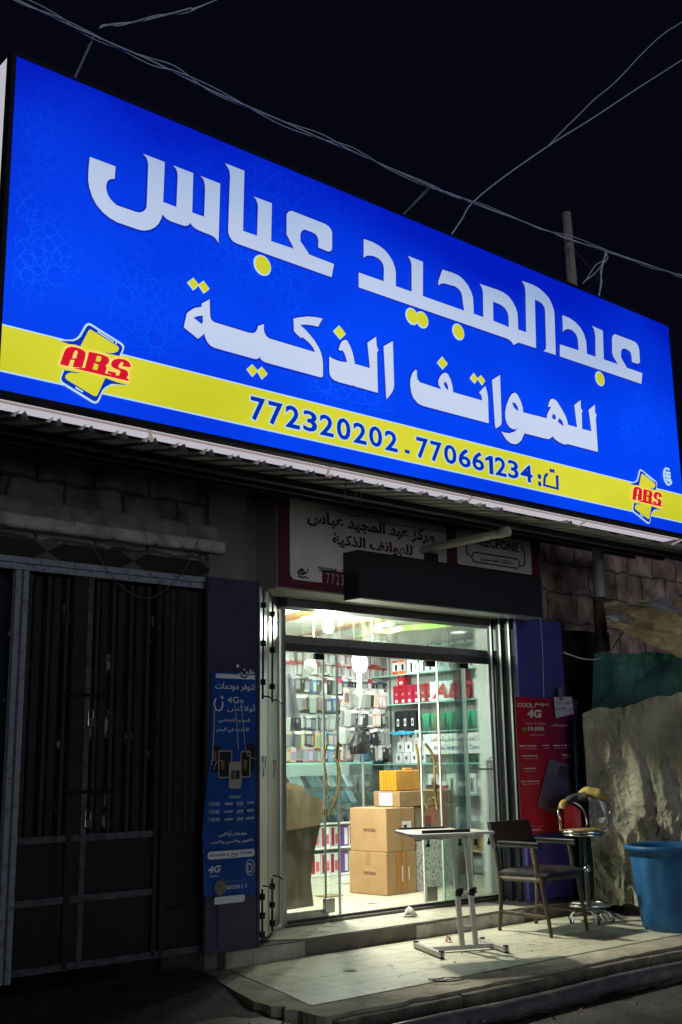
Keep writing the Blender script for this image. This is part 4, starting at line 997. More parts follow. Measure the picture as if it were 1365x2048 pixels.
a_, b_ = aY(*b5(400, 415), Yt+0.002), aY(*b5(585, 350), Yt+0.002); MB().box((a_.x, Yt+0.002, a_.z), (b_.x, Yt+0.004, b_.z)).build('price_field', M_fld, t)
bt('سعر الباقات', (415, 400), (575, 360), b5, ar=True)
bt('مودمات أولاكس', (262, 950), (665, 845), b5, ar=True, bold=0.015); bt('الأقوى والأسرع والأخف', (148, 1065), (752, 960), b5, ar=True, bold=0.015)
dev(b5, 112, 1110, 775, 1270, bw, Yt, 0.02)
bt('نقطة بيع معتمدة', (145, 1250), (745, 1130), b5, mb=bd2, Y=Yt-0.004, ar=True, bold=0.02)
bt('4G', (118, 1460), (298, 1345), b5, bold=0.03, shear=0.2); bt('YEMEN', (130, 1515), (260, 1485), b5, bold=0.03)
c = aY(*b5(710, 1375), Yt); bw.tube([c+Vector((0.036*math.cos(k_), 0, 0.05*math.sin(k_))) for k_ in [q_*0.33 for q_ in range(20)]], 0.0025, 5)
bt('D', (672, 1450), (745, 1310), b5); 
bt('الرقم المجاني للدعم', (360, 1590), (650, 1545), b5, ar=True); bt('8000811', (270, 1700), (662, 1605), b5)
dev(b5, 205, 1755, 635, 1905, bw, Yt, 0.012)
bw.build('white_print', M_banw, t); bd2.build('blue_print', mat('banner_navy_print', (0.012, 0.03, 0.12), 0.4), t)
sm = MB(); c = aY(*b5(290, 1660), Yt-0.006)
sm.poly([[c+Vector((0.048*math.cos(k_)*(1+0.3*noise.noise(Vector((k_*2, 1, 0)))), 0, 0.048*math.sin(k_)*(1+0.3*noise.noise(Vector((k_*2, 5, 0)))))) for k_ in [q_*0.262 for q_ in range(24)]]])
sm.build('dirt_patch', mat('dried_mud', (0.19, 0.17, 0.12), 0.9, c2=(0.1, 0.1, 0.1), scale=30), t)
# loose clear film folds over the banner
fm = MB()
for px in (((470, 1410), (474, 1450), (477, 1500)), ((482, 1405), (487, 1450), (490, 1485), (496, 1510), (510, 1518)), ((429, 1420), (428, 1470), (424, 1530)), ((428, 1540), (434, 1524), (445, 1522))):
    fm.tube(smooth_path([aY(x_, y_, Yt-0.012) for x_, y_ in px], 5), 0.0028, 5)
fm.build('film_fold', mat('glossy_clear_film', (0.35, 0.38, 0.42), 0.08, spec=1.0), t)

# right leaf
RF_Y = 6.58
x0, x1 = aY(1032, 1238, RF_Y).x, aY(1122, 1240, RF_Y).x
zt_, zb2 = aY(1075, 1239, RF_Y).z, 0.135
M_purR = mat('violet_door_paint', (0.058, 0.05, 0.24), 0.5, c2=(0.045, 0.04, 0.19), scale=4, bump=0.08, bscale=60)
t = thing('steel_door_leaf', 'violet steel door leaf right of the shop entrance behind the red poster', 'door leaf', ((x0+x1)/2, RF_Y+0.02, zb2), 'purple steel door leaves')
MB().box((x0, RF_Y, zb2), (x1, RF_Y+0.04, zt_)).build('panel', M_purR, t, 0.003)
rb = MB()
for k_ in range(3): rb.box((x0-0.035-0.03*k_, RF_Y+0.06+0.08*k_, zb2), (x0-0.004-0.03*k_, RF_Y+0.11+0.08*k_, zt_))
rb.build('folded_frame', mat('navy_frame_paint', (0.014, 0.014, 0.032), 0.35), t, 0.002)
rb = MB()
for k_ in range(3): rb.box((x0-0.039-0.03*k_, RF_Y+0.055+0.08*k_, zb2+0.5), (x0-0.0358-0.03*k_, RF_Y+0.075+0.08*k_, zt_))
rb.build('bare_metal_edge', M_alu, t)
ed = MB().box((x1+0.001, RF_Y-0.01, zb2), (x1+0.02, RF_Y+0.05, zt_)); ed.build('edge_strip', M_dark, t)
wi = MB().tube([aY(x_, y_, RF_Y-0.006) for x_, y_ in ((1081, 1236), (1084, 1270), (1086, 1310), (1088, 1395))], 0.0025, 5); wi.build('thin_wire', M_wire, t)

# red poster
PS_Y = 6.535
pc = [aY(1028, 1397, PS_Y), aY(1141, 1395, PS_Y), aY(1180, 1665, PS_Y), aY(1046, 1663, PS_Y)]
pz0, pz1 = (pc[2].z+pc[3].z)/2, (pc[0].z+pc[1].z)/2; px0 = (pc[0].x+pc[3].x)/2; px1 = aY(1150, 1400, PS_Y).x+0.03
t = thing('poster', 'red and purple modem poster with white text propped on the violet door', 'poster', ((px0+px1)/2, PS_Y, pz0))
m = mat('red_poster_print', (0.22, 0.006, 0.02), 0.35)
nt = m.node_tree; N = nt.nodes; Lk = nt.links
ge = N.new('ShaderNodeNewGeometry'); sp_ = N.new('ShaderNodeSeparateXYZ'); Lk.new(ge.outputs['Position'], sp_.inputs[0])
mr = N.new('ShaderNodeMapRange'); mr.inputs['From Min'].default_value = px0+0.12; mr.inputs['From Max'].default_value = px1; Lk.new(sp_.outputs['X'], mr.inputs[0])
mr2 = N.new('ShaderNodeMapRange'); mr2.inputs['From Min'].default_value = pz0+0.2; mr2.inputs['From Max'].default_value = pz0+0.7; Lk.new(sp_.outputs['Z'], mr2.inputs[0])
ml = N.new('ShaderNodeMath'); ml.operation = 'MULTIPLY'; Lk.new(mr.outputs[0], ml.inputs[0]); Lk.new(mr2.outputs[0], ml.inputs[1])
mx = N.new('ShaderNodeMix'); mx.data_type = 'RGBA'; mx.inputs[6].default_value = (0.38, 0.010, 0.028, 1); mx.inputs[7].default_value = (0.05, 0.012, 0.085, 1)
Lk.new(ml.outputs[0], mx.inputs[0]); Lk.new(mx.outputs[2], N['Principled BSDF'].inputs['Base Color'])
MB().grid(8, 16, lambda u, v: (px0+(px1-px0)*u, PS_Y-0.012*noise.noise(Vector((u*3, v*4, 4)))-0.01*u*u, pz0+(pz1-pz0)*v)).build('sheet', m, t)
pw = MB(); PY = PS_Y-0.022
r6 = lambda x_, y_: (1020+x_*180/1229, 1380+y_*180/1229)
M_pw = mat('poster_white_print', (0.62, 0.55, 0.57), 0.4)
def rt_(s, bl, tr, Y=PY, **k):
    m_ = MB(); text_on(m_, s, r6(*bl), r6(*tr), Y, **k); m_.build('printed_line', M_pw, t)
rt_('COOL', (107, 232), (320, 180), bold=0.03); rt_('مودم', (340, 235), (525, 175), ar=True, bold=0.03)
rt_('4G', (240, 378), (435, 268), bold=0.05, shear=0.15)
rt_('بطارية بقوة', (205, 475), (485, 440), ar=True); rt_('10,000', (252, 562), (465, 502), bold=0.02); rt_('مللي أمبير', (275, 630), (468, 590), ar=True)
rt_('مودم وخازن', (568, 505), (825, 460), ar=True, bold=0.01)
for x0, x1, y_ in ((140, 375, 765), (170, 385, 903), (190, 365, 1075), (165, 410, 1252), (600, 940, 760), (715, 870, 890), (445, 545, 760)):
    pw = MB()
    for k_ in range(2):
        a_, b_ = aY(*r6(x0+20*k_, y_+32*k_), PY), aY(*r6(x1, y_+32*k_), PY)
        n_ = 7
        for q_ in range(n_):
            xx = a_.x+(b_.x-a_.x)*q_/n_; pw.box((xx, PY, a_.z-0.004), (xx+(b_.x-a_.x)/n_*(0.5+0.4*rnd.random()), PY+0.002, a_.z+(0.006 if k_ == 0 else 0.0)))
    pw.build('fine_print', M_pw, t)
rt_('الرقم المجاني', (255, 1880), (470, 1845), ar=True); rt_('1000876', (262, 1930), (432, 1890), bold=0.02)
dv = MB(); dk_ = MB()
dvp = [aY(*r6(x_, y_), PY+0.004) for x_, y_ in ((560, 945), (890, 1050), (908, 1085), (760, 1700), (700, 1730), (390, 1600), (375, 1570), (535, 965))]
dv.poly([dvp]); dv.build('printed_modem', mat('printed_ribbed_modem', (0.12, 0.115, 0.17), 0.4), t)
for k_ in range(22):
    f_ = k_/22; a_, b_ = Vector((aY(*r6(510-100*f_, 1120+430*f_), PY).x, PY, aY(*r6(510-100*f_, 1120+430*f_), PY).z)), aY(*r6(840-85*f_, 1240+440*f_), PY)
    dk_.bar(a_, b_, 0.004, 0.002)
dk_.poly([[aY(*r6(x_, y_), PY) for x_, y_ in ((690, 1020), (860, 1080), (815, 1240), (650, 1180))]])
dk_.build('printed_ribs', mat('modem_rib_print', (0.05, 0.047, 0.085), 0.4), t)
MB().poly([[aY(*r6(x_, y_), PY) for x_, y_ in ((165, 520), (232, 514), (232, 552), (165, 560))]]).build('printed_battery', mat('battery_print', (0.18, 0.25, 0.03), 0.4), t)
n_ = [aY(*r6(x_, y_), PS_Y-0.03) for x_, y_ in ((600, 97), (845, 92), (880, 330), (628, 382))]
t2 = thing('paper_note', 'tilted white paper note taped to the top corner of the red poster', 'note', sum(n_, Vector())/4)
MB().poly([n_]).build('paper', mat('note_paper', (0.42, 0.40, 0.47), 0.6), t2)
k1 = MB(); text_on(k1, 'لأول مرة', r6(630, 190), r6(850, 160), PS_Y-0.034, ar=True, bold=0.02); text_on(k1, 'في اليمن', r6(632, 275), r6(860, 240), PS_Y-0.034, ar=True, bold=0.02)
k1.build('blue_print', mat('note_ink', (0.03, 0.02, 0.11), 0.5), t2)
a_ = aY(*r6(702, 110), PS_Y-0.036); MB().obox(a_+Vector((-0.025, 0, -0.02)), (0.05, 0, 0), (0, 0.001, 0), (0, 0, 0.12)).build('tape', mat('brown_tape', (0.16, 0.13, 0.12), 0.3), t2)
def N3(x_, y_, z_): return noise.noise(Vector((x_, y_, z_)))
# ------------------------------------------------------------------ steel gate of the next shop
GY = 6.545
M_gp = mat('chipped_grey_gate_paint', (0.22, 0.24, 0.285), 0.55, c2=(0.065, 0.064, 0.07), scale=26, thr=(0.50, 0.72), bump=0.2, bscale=60, detail=10)
M_gp2 = mat('worn_dark_gate_paint', (0.075, 0.08, 0.095), 0.55, c2=(0.022, 0.021, 0.021), scale=22, thr=(0.42, 0.7), bump=0.2, bscale=60, detail=10)
M_gd = mat('dark_gate_steel', (0.010, 0.009, 0.010), 0.5, c2=(0.020, 0.015, 0.013), scale=6)
t = thing('steel_gate', 'locked dark steel gate with pale chipped frame bars left of the shop', 'gate', (3.4, GY, 0.13))
gz0 = aY(200, 1921, GY).z
def gbar(mb, p, q, wd=0.036, th=0.03, off=0.0):
    a_, b_ = aY(*p, GY), aY(*q, GY); a_.y -= off; b_.y -= off
    return mb.bar(a_, b_, wd, th)
zr = lambda y_: aY(220, y_, GY).z
XG = lambda x_, y_=1160: aY(x_, y_, GY).x
f = MB()
for z_ in (zr(1140), zr(1153)): f.box((1.6, GY-0.02, z_-0.019), (XG(411), GY+0.02, z_+0.019))
f.build('top_rail', M_gp, t)
f = MB()
for x_ in (23, 39): f.box((XG(x_, 1400)-0.017, GY-0.024, gz0-0.06), (XG(x_, 1400)+0.017, GY+0.024, zr(1160)))
f.build('post', M_gp, t)
for x_ in (148, 176):
    MB().box((XG(x_, 1300)-0.018, GY-0.022, gz0-0.02), (XG(x_, 1300)+0.018, GY+0.02, zr(1160))).build('post', M_gd if x_ == 148 else M_gp2, t)
MB().box((XG(148, 1300)+0.02, GY-0.010, gz0), (XG(176, 1300)-0.02, GY+0.01, zr(1160))).build('lock_stile', M_gd, t)
for x_ in (316, 330, 416): MB().box((XG(x_, 1300)-0.016, GY-0.02, gz0-0.02), (XG(x_, 1300)+0.016, GY+0.03, zr(1160))).build('post', M_gd, t)
for y_, xr in ((1672, 306), (1791, 306), (1921, 412), (1838, 405)):
    f = MB(); xl = 1.6 if y_ != 1838 else XG(330, 1300)
    f.box((xl, GY-0.014, zr(y_)-0.020), (XG(xr, 1700), GY+0.014, zr(y_)+0.020)); f.build('rail', M_gp2 if y_ != 1838 else M_gd, t)
sl = []
for x_ in (64, 80, 102, 118, 139, 200, 213, 232, 247, 267, 283, 301, 348, 362, 378, 392):
    wd = 0.024 if x_ in (80, 118, 213, 247, 283, 362) else 0.011
    MB().box((XG(x_)-wd, GY+0.006, zr(1672)), (XG(x_)+wd, GY+0.022, zr(1165))).build('bar', M_gd if wd > 0.02 else MATS.get('rusty_bar') or mat('rusty_bar', (0.024, 0.017, 0.016), 0.6), t)
MB().box((1.6, GY+0.018, gz0-0.02), (XG(316, 1700), GY+0.03, zr(1676))).build('lower_sheet', mat('lower_gate_sheet', (0.007, 0.007, 0.009), 0.5, c2=(0.012, 0.0115, 0.013), scale=3), t)
MB().box((XG(330, 1700), GY+0.02, gz0-0.02), (XG(416, 1300), GY+0.03, zr(1165))).build('side_sheet', M_gd, t)
for y_, x0, x1 in ((1391, 118, 214), (1585, 130, 222)):
    f = MB(); a_, b_ = aY(x0, y_, GY-0.03), aY(x1, y_-2, GY-0.03); f.tube([a_, b_], 0.011, 8); f.build('slide_bolt', M_bolt, t)
# glazed doors behind the bars, cracked and dusty
m = mat('flaking_glass_backing', (0.012, 0.013, 0.016), 0.25, c2=(0.60, 0.66, 0.74), scale=3.6, thr=(0.585, 0.70), stretch=(1.4, 1, 1.0), detail=9)
t2 = tag(MB().box((1.5, 6.70, 0.1), (4.38, 6.74, 2.9)).build('shop_window', m), 'flaking dusty window behind the bars of the steel gate', 'window')
# ornament row over the rail
f = MB(); bk = MB().box((1.5, GY+0.02, zr(1150)), (XG(424), GY+0.04, zr(1098))); bk.build('transom_board', mat('transom_board', (0.075, 0.07, 0.065), 0.6), t)
z0_, z1_ = zr(1136), zr(1096); zc = (z0_+z1_)/2
xs = [1.5, XG(97, 1108), XG(269, 1120), XG(424, 1140)]
for a_, b_ in zip(xs, xs[1:]):
    e = 0.10
    l = [Vector((x_, GY+0.018, z_)) for x_, z_ in ((a_+0.005, zc), (a_+e, z1_-0.01), (b_-e, z1_-0.01), (b_-0.005, zc), (b_-e, z0_+0.01), (a_+e, z0_+0.01))]
    f.poly([l], depth=(0, -0.012, 0))
f.build('octagon_panel', M_gd, t)
# padlocks
M_pl = mat('padlock_steel', (0.30, 0.29, 0.27), 0.3, 0.9)
for x_, y_, lb in ((176, 1638, 'padlock with a long shackle hanging low on the steel gate'), (182, 1436, 'padlock hanging on the upper bolt of the steel gate')):
    c = aY(x_, y_, GY-0.05)
    pk = thing('padlock', lb, 'padlock', c, 'padlocks on the gate')
    MB().box((c.x-0.024, c.y-0.012, c.z-0.05), (c.x+0.024, c.y+0.012, c.z)).build('body', M_pl, pk, 0.004)
    MB().tube([c+Vector((0.017*math.cos(k_), 0, 0.035+0.017*math.sin(k_))) if 0 <= k_ <= math.pi else c+Vector((0.017 if k_ < 0 else -0.017, 0, 0)) for k_ in [-0.1]+[q_*math.pi/8 for q_ in range(9)]+[3.3]], 0.005, 7).build('shackle', M_pl, pk)
# string hanging in front of the gate
tag(MB().tube(smooth_path([aY(x_, y_, GY-0.06) for x_, y_ in ((186, 1092), (215, 1140), (250, 1178), (295, 1197), (340, 1172), (375, 1130), (398, 1080))], 5), 0.003, 5).build('hanging_string', mat('grey_string', (0.09, 0.09, 0.09), 0.8)), 'thin string drooping in a loop in front of the steel gate', 'string')

# ------------------------------------------------------------------ stone wall over the gate and its ledge
def stone(name, c, c2, mortar, sx, sz, plane='X'):
    m = bpy.data.materials.new(name); MATS[name] = m; m.use_nodes = True
    nt = m.node_tree; N = nt.nodes; L = nt.links; b = N['Principled BSDF']; b.inputs['Roughness'].default_value = 0.9
    g = N.new('ShaderNodeNewGeometry'); s = N.new('ShaderNodeSeparateXYZ'); L.new(g.outputs['Position'], s.inputs[0])
    nz = N.new('ShaderNodeTexNoise'); nz.inputs['Scale'].default_value = 6; L.new(g.outputs['Position'], nz.inputs['Vector'])
    c_ = N.new('ShaderNodeCombineXYZ'); L.new(s.outputs[plane], c_.inputs[0]); L.new(s.outputs['Z'], c_.inputs[1])
    ad = N.new('ShaderNodeVectorMath'); ad.operation = 'MULTIPLY_ADD'; L.new(nz.outputs['Color'], ad.inputs[0]); ad.inputs[1].default_value = (0.10, 0.10, 0); L.new(c_.outputs[0], ad.inputs[2])
    br = N.new('ShaderNodeTexBrick'); L.new(ad.outputs[0], br.inputs['Vector'])
    br.inputs['Scale'].default_value = 1.0; br.inputs['Brick Width'].default_value = sx; br.inputs['Row Height'].default_value = sz; br.inputs['Mortar Size'].default_value = 0.014
    br.inputs['Mortar Smooth'].default_value = 0.6
    br.inputs['Color1'].default_value = tuple(c)+(1,); br.inputs['Color2'].default_value = tuple(c2)+(1,); br.inputs['Mortar'].default_value = tuple(mortar)+(1,)
    n2 = N.new('ShaderNodeTexNoise'); n2.inputs['Scale'].default_value = 5; n2.inputs['Detail'].default_value = 9; L.new(g.outputs['Position'], n2.inputs['Vector'])
    mr = N.new('ShaderNodeMapRange'); mr.inputs['From Min'].default_value = 0.3; mr.inputs['From Max'].default_value = 0.7; mr.inputs['To Min'].default_value = 0.18; mr.inputs['To Max'].default_value = 1.2
    L.new(n2.outputs['Fac'], mr.inputs[0])
    mu = N.new('ShaderNodeVectorMath'); mu.operation = 'SCALE'; L.new(br.outputs['Color'], mu.inputs[0]); L.new(mr.outputs[0], mu.inputs['Scale'])
    L.new(mu.outputs[0], b.inputs['Base Color'])
    h = N.new('ShaderNodeMath'); h.operation = 'MULTIPLY_ADD'; L.new(br.outputs['Fac'], h.inputs[0]); h.inputs[1].default_value = -0.8; L.new(n2.outputs['Fac'], h.inputs[2])
    bp = N.new('ShaderNodeBump'); bp.inputs['Strength'].default_value = 0.9; bp.inputs['Distance'].default_value = 0.03; L.new(h.outputs[0], bp.inputs['Height']); L.new(bp.outputs[0], b.inputs['Normal'])
    return m
M_st = stone('grey_stone_blocks', (0.26, 0.25, 0.24), (0.19, 0.185, 0.18), (0.09, 0.087, 0.083), 0.42, 0.20)
t = thing('stone_wall', 'dark old stone block wall with a chipped plaster ledge above the steel gate', 'wall', (3, 6.7, 2.6))
MB().box((0.5, 6.62, 2.66), (4.40, 6.9, 3.9)).build('masonry', M_st, t)
zl = aY(455, 1108, 6.50).z; zt_ = aY(455, 1052, 6.5).z
M_led = mat('chipped_plaster_ledge', (0.44, 0.41, 0.39), 0.85, c2=(0.17, 0.15, 0.14), scale=7, thr=(0.42, 0.72), bump=0.5, bscale=22, detail=9)
n_ = 160
zm = aY(300, 1062, 6.5).z
def strip(name, prof, m_, x0=0.5, x1=4.50):
    vs = []; k_ = len(prof(0.0))
    for i in range(n_+1): 
        x_ = x0+(x1-x0)*i/n_; vs += [(x_, y_, z_) for y_, z_ in prof(x_)]
    mb = MB().add(vs, [(i*k_+j, (i+1)*k_+j, (i+1)*k_+j+1, i*k_+j+1) for i in range(n_) for j in range(k_-1)])
    mb.add(vs[-k_:], [tuple(range(k_))]); mb.build(name, m_, t)
def chip(x_): return max(0, N3(x_*2.3, 0, 0)-0.12)*0.12+max(0, N3(x_*9, 4, 0)-0.15)*0.05
strip('plaster_band', lambda x_: [(6.62, zl+chip(x_)), (6.515, zl+chip(x_)), (6.50-0.004*N3(x_*7, 1, 1), zl+0.012+chip(x_)*1.3), (6.50-0.006*N3(x_*4, 3, 1), zm-0.012), (6.515+0.01*max(0, N3(x_*6, 9, 9)), zm), (6.62, zm)], M_led)
strip('concrete_lip', lambda x_: [(6.62, zm+0.001), (6.535, zm+0.001), (6.53-0.01*N3(x_*5, 6, 1), zm+0.02), (6.535-0.01*N3(x_*3, 8, 1), zt_-0.02-0.05*max(0, N3(x_*4, 2, 7))), (6.55, zt_-0.05*max(0, N3(x_*4, 2, 7))), (6.62, zt_)], mat('rough_concrete', (0.26, 0.235, 0.20), 0.9, c2=(0.12, 0.11, 0.10), scale=8, bump=0.6, bscale=25), 0.5, 4.46)
hc = MB()
for px in (((95, 880), (115, 915), (135, 960), (145, 1010), (150, 1050)), ((68, 860), (70, 900), (66, 915)), ((296, 960), (294, 1000), (292, 1065), (296, 1090)), ((355, 940), (352, 960), (360, 930))):
    hc.tube(smooth_path([aY(x_, y_, 6.42) for x_, y_ in px], 4), 0.003, 5)
hc.build('dangling_wire', mat('pale_dead_wire', (0.12, 0.12, 0.125), 0.7), t)

# ------------------------------------------------------------------ right: stone wall, post, tarpaulin stall
M_st2 = stone('pinkish_stone_blocks', (0.46, 0.33, 0.29), (0.34, 0.25, 0.22), (0.17, 0.13, 0.12), 0.46, 0.30)
tag(MB().box((8.2, 6.98, -0.1), (13, 7.25, 3.5)).build('stone_wall', M_st2), 'pinkish rough stone block wall behind the tarpaulins right of the shop', 'wall')
# dark cloth closing the gap beside the violet leaf
M_dk = mat('black_cloth', (0.010, 0.010, 0.014), 0.8, c2=(0.018, 0.017, 0.022), scale=6, bump=0.4, bscale=10)
q0 = aY(1086, 1205, 6.72)
cv = MB().grid(20, 30, lambda u, v: (7.95+(9.2-7.95)*u, 6.80+0.03*math.sin(u*25)+0.03*noise.noise(Vector((u*6, v*4, 0)))-0.15*u, 0.0+(q0.z+0.04-0.28*min(1, u*3.0))*v))
tag(cv.build('cloth_curtain', M_dk), 'black cloth hung in the gap between the violet door and the post', 'cloth')
PY_ = 6.32
t = thing('wooden_post', 'post of white pipe over dark timber at the corner of the tarpaulin stall', 'post', (aY(1205, 1500, PY_).x, PY_, 0))
a_, b_ = aY(1196, 1090, PY_), aY(1200, 1200, PY_)
MB().tube([a_+Vector((0, 0, 0.35)), a_, b_], 0.055, 14).build('pipe', mat('grimy_white_pipe', (0.34, 0.33, 0.36), 0.5, c2=(0.22, 0.21, 0.23), scale=6), t)
MB().tube([b_+Vector((-0.005, 0, 0.02)), aY(1206, 1350, PY_), Vector((aY(1215, 1500, PY_).x, PY_, 0.0))], [0.062, 0.055, 0.05], 12).build('timber', mat('dark_timber', (0.08, 0.066, 0.05), 0.85, c2=(0.025, 0.02, 0.017), scale=8, bump=0.5), t)
# tarpaulins
TP0, TPN = Vector((8.22, 6.35, 0)), Vector((0.893, 0.450, 0))
def tp(x_, y_, off=0.0): return aP(x_, y_, TP0-TPN*off, TPN)
def tarp(corners, nx, ny, fold, off):
    P = [tp(*c, off) for c in corners]          # tl, tr, br, bl
    def f(u, v):
        p = P[3].lerp(P[2], u).lerp(P[0].lerp(P[1], u), v)
        e_ = max(0, (abs(v-0.5)-0.3)/0.2)**2; p = p+Vector((0, 0, 1))*e_*(0.045*N3(u*5, v, off*9)+0.018*N3(u*17, v, 3))*(1 if v > 0.5 else -1)
        return p-TPN*fold(u, v)
    return MB().grid(nx, ny, f)
M_burl = mat('dirty_canvas', (0.41, 0.405, 0.31), 0.85, c2=(0.20, 0.19, 0.135), scale=3.2, bump=0.9, bscale=34, detail=9)
M_green = mat('green_shade_cloth', (0.02, 0.095, 0.09), 0.7, c2=(0.012, 0.055, 0.055), scale=5, bump=0.25, bscale=60)
M_brn = mat('brown_sacking', (0.32, 0.24, 0.14), 0.9, c2=(0.18, 0.135, 0.08), scale=5, bump=0.5, bscale=50)
M_grt = mat('grey_tarp', (0.24, 0.25, 0.27), 0.6, c2=(0.14, 0.14, 0.15), scale=5, bump=0.4, bscale=30)
M_yel2 = mat('straw_sheet', (0.55, 0.46, 0.25), 0.85, c2=(0.3, 0.25, 0.14), scale=9, bump=0.5)
crease = lambda x_, y_, z_: 1-2*abs(N3(x_, y_, z_))
def ridge(x_, y_, z_): return 1-abs(N3(x_, y_, z_))*2.2
def f_burl(u, v):
    wx, wy = u+0.10*N3(u*3, v*2, 4), v+0.10*N3(u*3, v*3, 14)
    big = 0.06*N3(u*1.7, v*1.1, 2)
    fan = (u-0.35)*(1.4-0.5*v)                 # folds fall from the tied middle of the top hem
    dr = 0.022*math.sin(fan*26+4.0*N3(u*2, v*2, 1))*(0.25+0.75*v)
    d1, d2 = wx+0.55*wy, wy-0.45*wx            # creases run down and to the right
    cr = 0.030*ridge(d1*2.1, d2*1.5, 5)+0.030*ridge(d1*4.6, d2*3.2, 9)+0.024*ridge(d1*10-d2*3, d2*7, 3)+0.012*ridge(d1*21, d2*15, 13)+0.007*ridge(d1*45, d2*30, 23)
    return big+dr+cr
tag(tarp(((1168, 1428), (1452, 1368), (1440, 1845), (1192, 1800)), 150, 190, f_burl, 0.0).build('canvas_sheet', M_burl), 'crumpled dirty beige canvas hanging behind the blue bin', 'tarpaulin', 'tarpaulins of the stall right of the shop')
def f_green(u, v): return 0.03*math.sin(u*13-v*5)*(0.3+0.7*v)+0.04*ridge(u*4-v*1.5, v*1.6+u, 3)+0.012*ridge(u*11, v*4, 1)
tag(tarp(((1192, 1305), (1420, 1310), (1420, 1475), (1180, 1470)), 90, 60, f_green, -0.16).build('green_sheet', M_green), 'dark green shade cloth between the brown sacking and the beige canvas', 'tarpaulin', 'tarpaulins of the stall right of the shop')
def f_brn(u, v): return 0.14*math.sin(math.pi*v)*(0.4+0.6*u)+0.05*ridge(u*2.4-v*1.5, v*3, 7)+0.025*ridge(u*7-v*3, v*6, 1)+0.01*ridge(u*16, v*12, 2)
tag(tarp(((1212, 1215), (1420, 1190), (1440, 1350), (1222, 1256)), 50, 40, f_brn, 0.10).build('sacking', M_brn), 'sagging brown sacking slung below the grey tarpaulin', 'tarpaulin', 'tarpaulins of the stall right of the shop')
def f_gr(u, v): return 0.06*math.sin(u*11+v*4)+0.03*crease(u*5, v*3, 2)
tag(tarp(((1215, 1216), (1420, 1178), (1420, 1220), (1215, 1245)), 50, 14, f_gr, 0.16).build('grey_sheet', M_grt), 'bluish grey tarpaulin edge rolled along the top of the stall', 'tarpaulin', 'tarpaulins of the stall right of the shop')
tag(tarp(((1208, 1204), (1290, 1202), (1292, 1216), (1210, 1222)), 24, 6, lambda u, v: 0.03*N3(u*8, v*2, 1), 0.12).build('straw_mat', M_yel2), 'pale straw mat edge lying on top of the stall beside the post', 'mat')
def f_low(u, v): return 0.08*math.sin(u*17+v*2)+0.04*N3(u*5, v*5, 1)
tag(tarp(((1150, 1440), (1215, 1440), (1222, 1830), (1165, 1830)), 24, 60, f_low, -0.10).build('green_sheet', M_green), 'dark green cloth hanging to the ground behind the bar stool', 'tarpaulin', 'tarpaulins of the stall right of the shop')
# cable drooping in front of the stall
tag(MB().tube(smooth_path([aY(x_, y_, 6.2) for x_, y_ in ((1290, 1205), (1262, 1240), (1240, 1275), (1218, 1305), (1195, 1318), (1165, 1317), (1128, 1305))], 6), 0.006, 6).build('drooping_cable', mat('cream_cable', (0.45, 0.44, 0.36), 0.6)), 'cream cable drooping from the violet door to the tarpaulin', 'cable')
bn = MB()                                     # rubbish at the foot of the tarpaulin
bn.grid(14, 8, lambda u, v: Vector((8.0, 6.05, 0))+Vector((0.28*u-0.06*v, 0.14*v-0.12*u, 0.004+0.05*math.sin(math.pi*u)*math.sin(math.pi*v)*(1+N3(u*6, v*6, 2)))))
tag(bn.build('rag', mat('pale_rag', (0.30, 0.31, 0.28), 0.85, c2=(0.12, 0.13, 0.12), scale=12)), 'crumpled pale rag on the ground left of the blue bin', 'rag')
# ------------------------------------------------------------------ overbed table on the pavement
U = Vector((0.945, -0.327, 0)); V = Vector((0.327, 0.945, 0)); Zv = Vector((0, 0, 1))
c0 = aZ(857, 1899, 0.03); c1 = aZ(988, 1890, 0.03)
U = (c1-c0); U.z = 0; U.normalize(); V = Vector((-U.y, U.x, 0))
M_tf = mat('grey_white_tube', (0.50, 0.50, 0.47), 0.4, 0.2, (0.42, 0.42, 0.40), 12)
M_top = mat('white_laminate', (0.62, 0.60, 0.54), 0.35)
t = thing('wheeled_table', 'white wheeled overbed table with tilting top standing in front of the doorway', 'table', ((c0.x+c1.x)/2, (c0.y+c1.y)/2, 0))
MB().bar(c0, c1, 0.035, 0.03, side=Zv).build('cross_bar', M_tf, t, 0.003)
for c, pa_, pb_ in ((c0, (826, 1889), (876, 1911)), (c1, (958, 1882), (1014, 1899))):
    fa_, fb_ = aZ(*pa_, 0.03), aZ(*pb_, 0.03); a_ = (fa_-c).dot(V); b_ = -(fb_-c).dot(V)
    ft = MB().bar(c+V*a_, c-V*b_, 0.036, 0.032, side=Zv).build('foot', M_tf, t, 0.003)
    for e_ in (a_-0.015, -b_+0.015):
        w_ = MB(); q = c+V*e_
        w_.lathe(q+V*0-U*0.012+Vector((0, 0, -0.022)), [(0, 0), (0.018, 0), (0.018, 0.024), (0, 0.024)], 14, U)
        w_.box((q.x-0.014, q.y-0.014, 0.02), (q.x+0.014, q.y+0.014, 0.056)); w_.build('caster', M_black, ft)
TZ = 0.805
ups = []
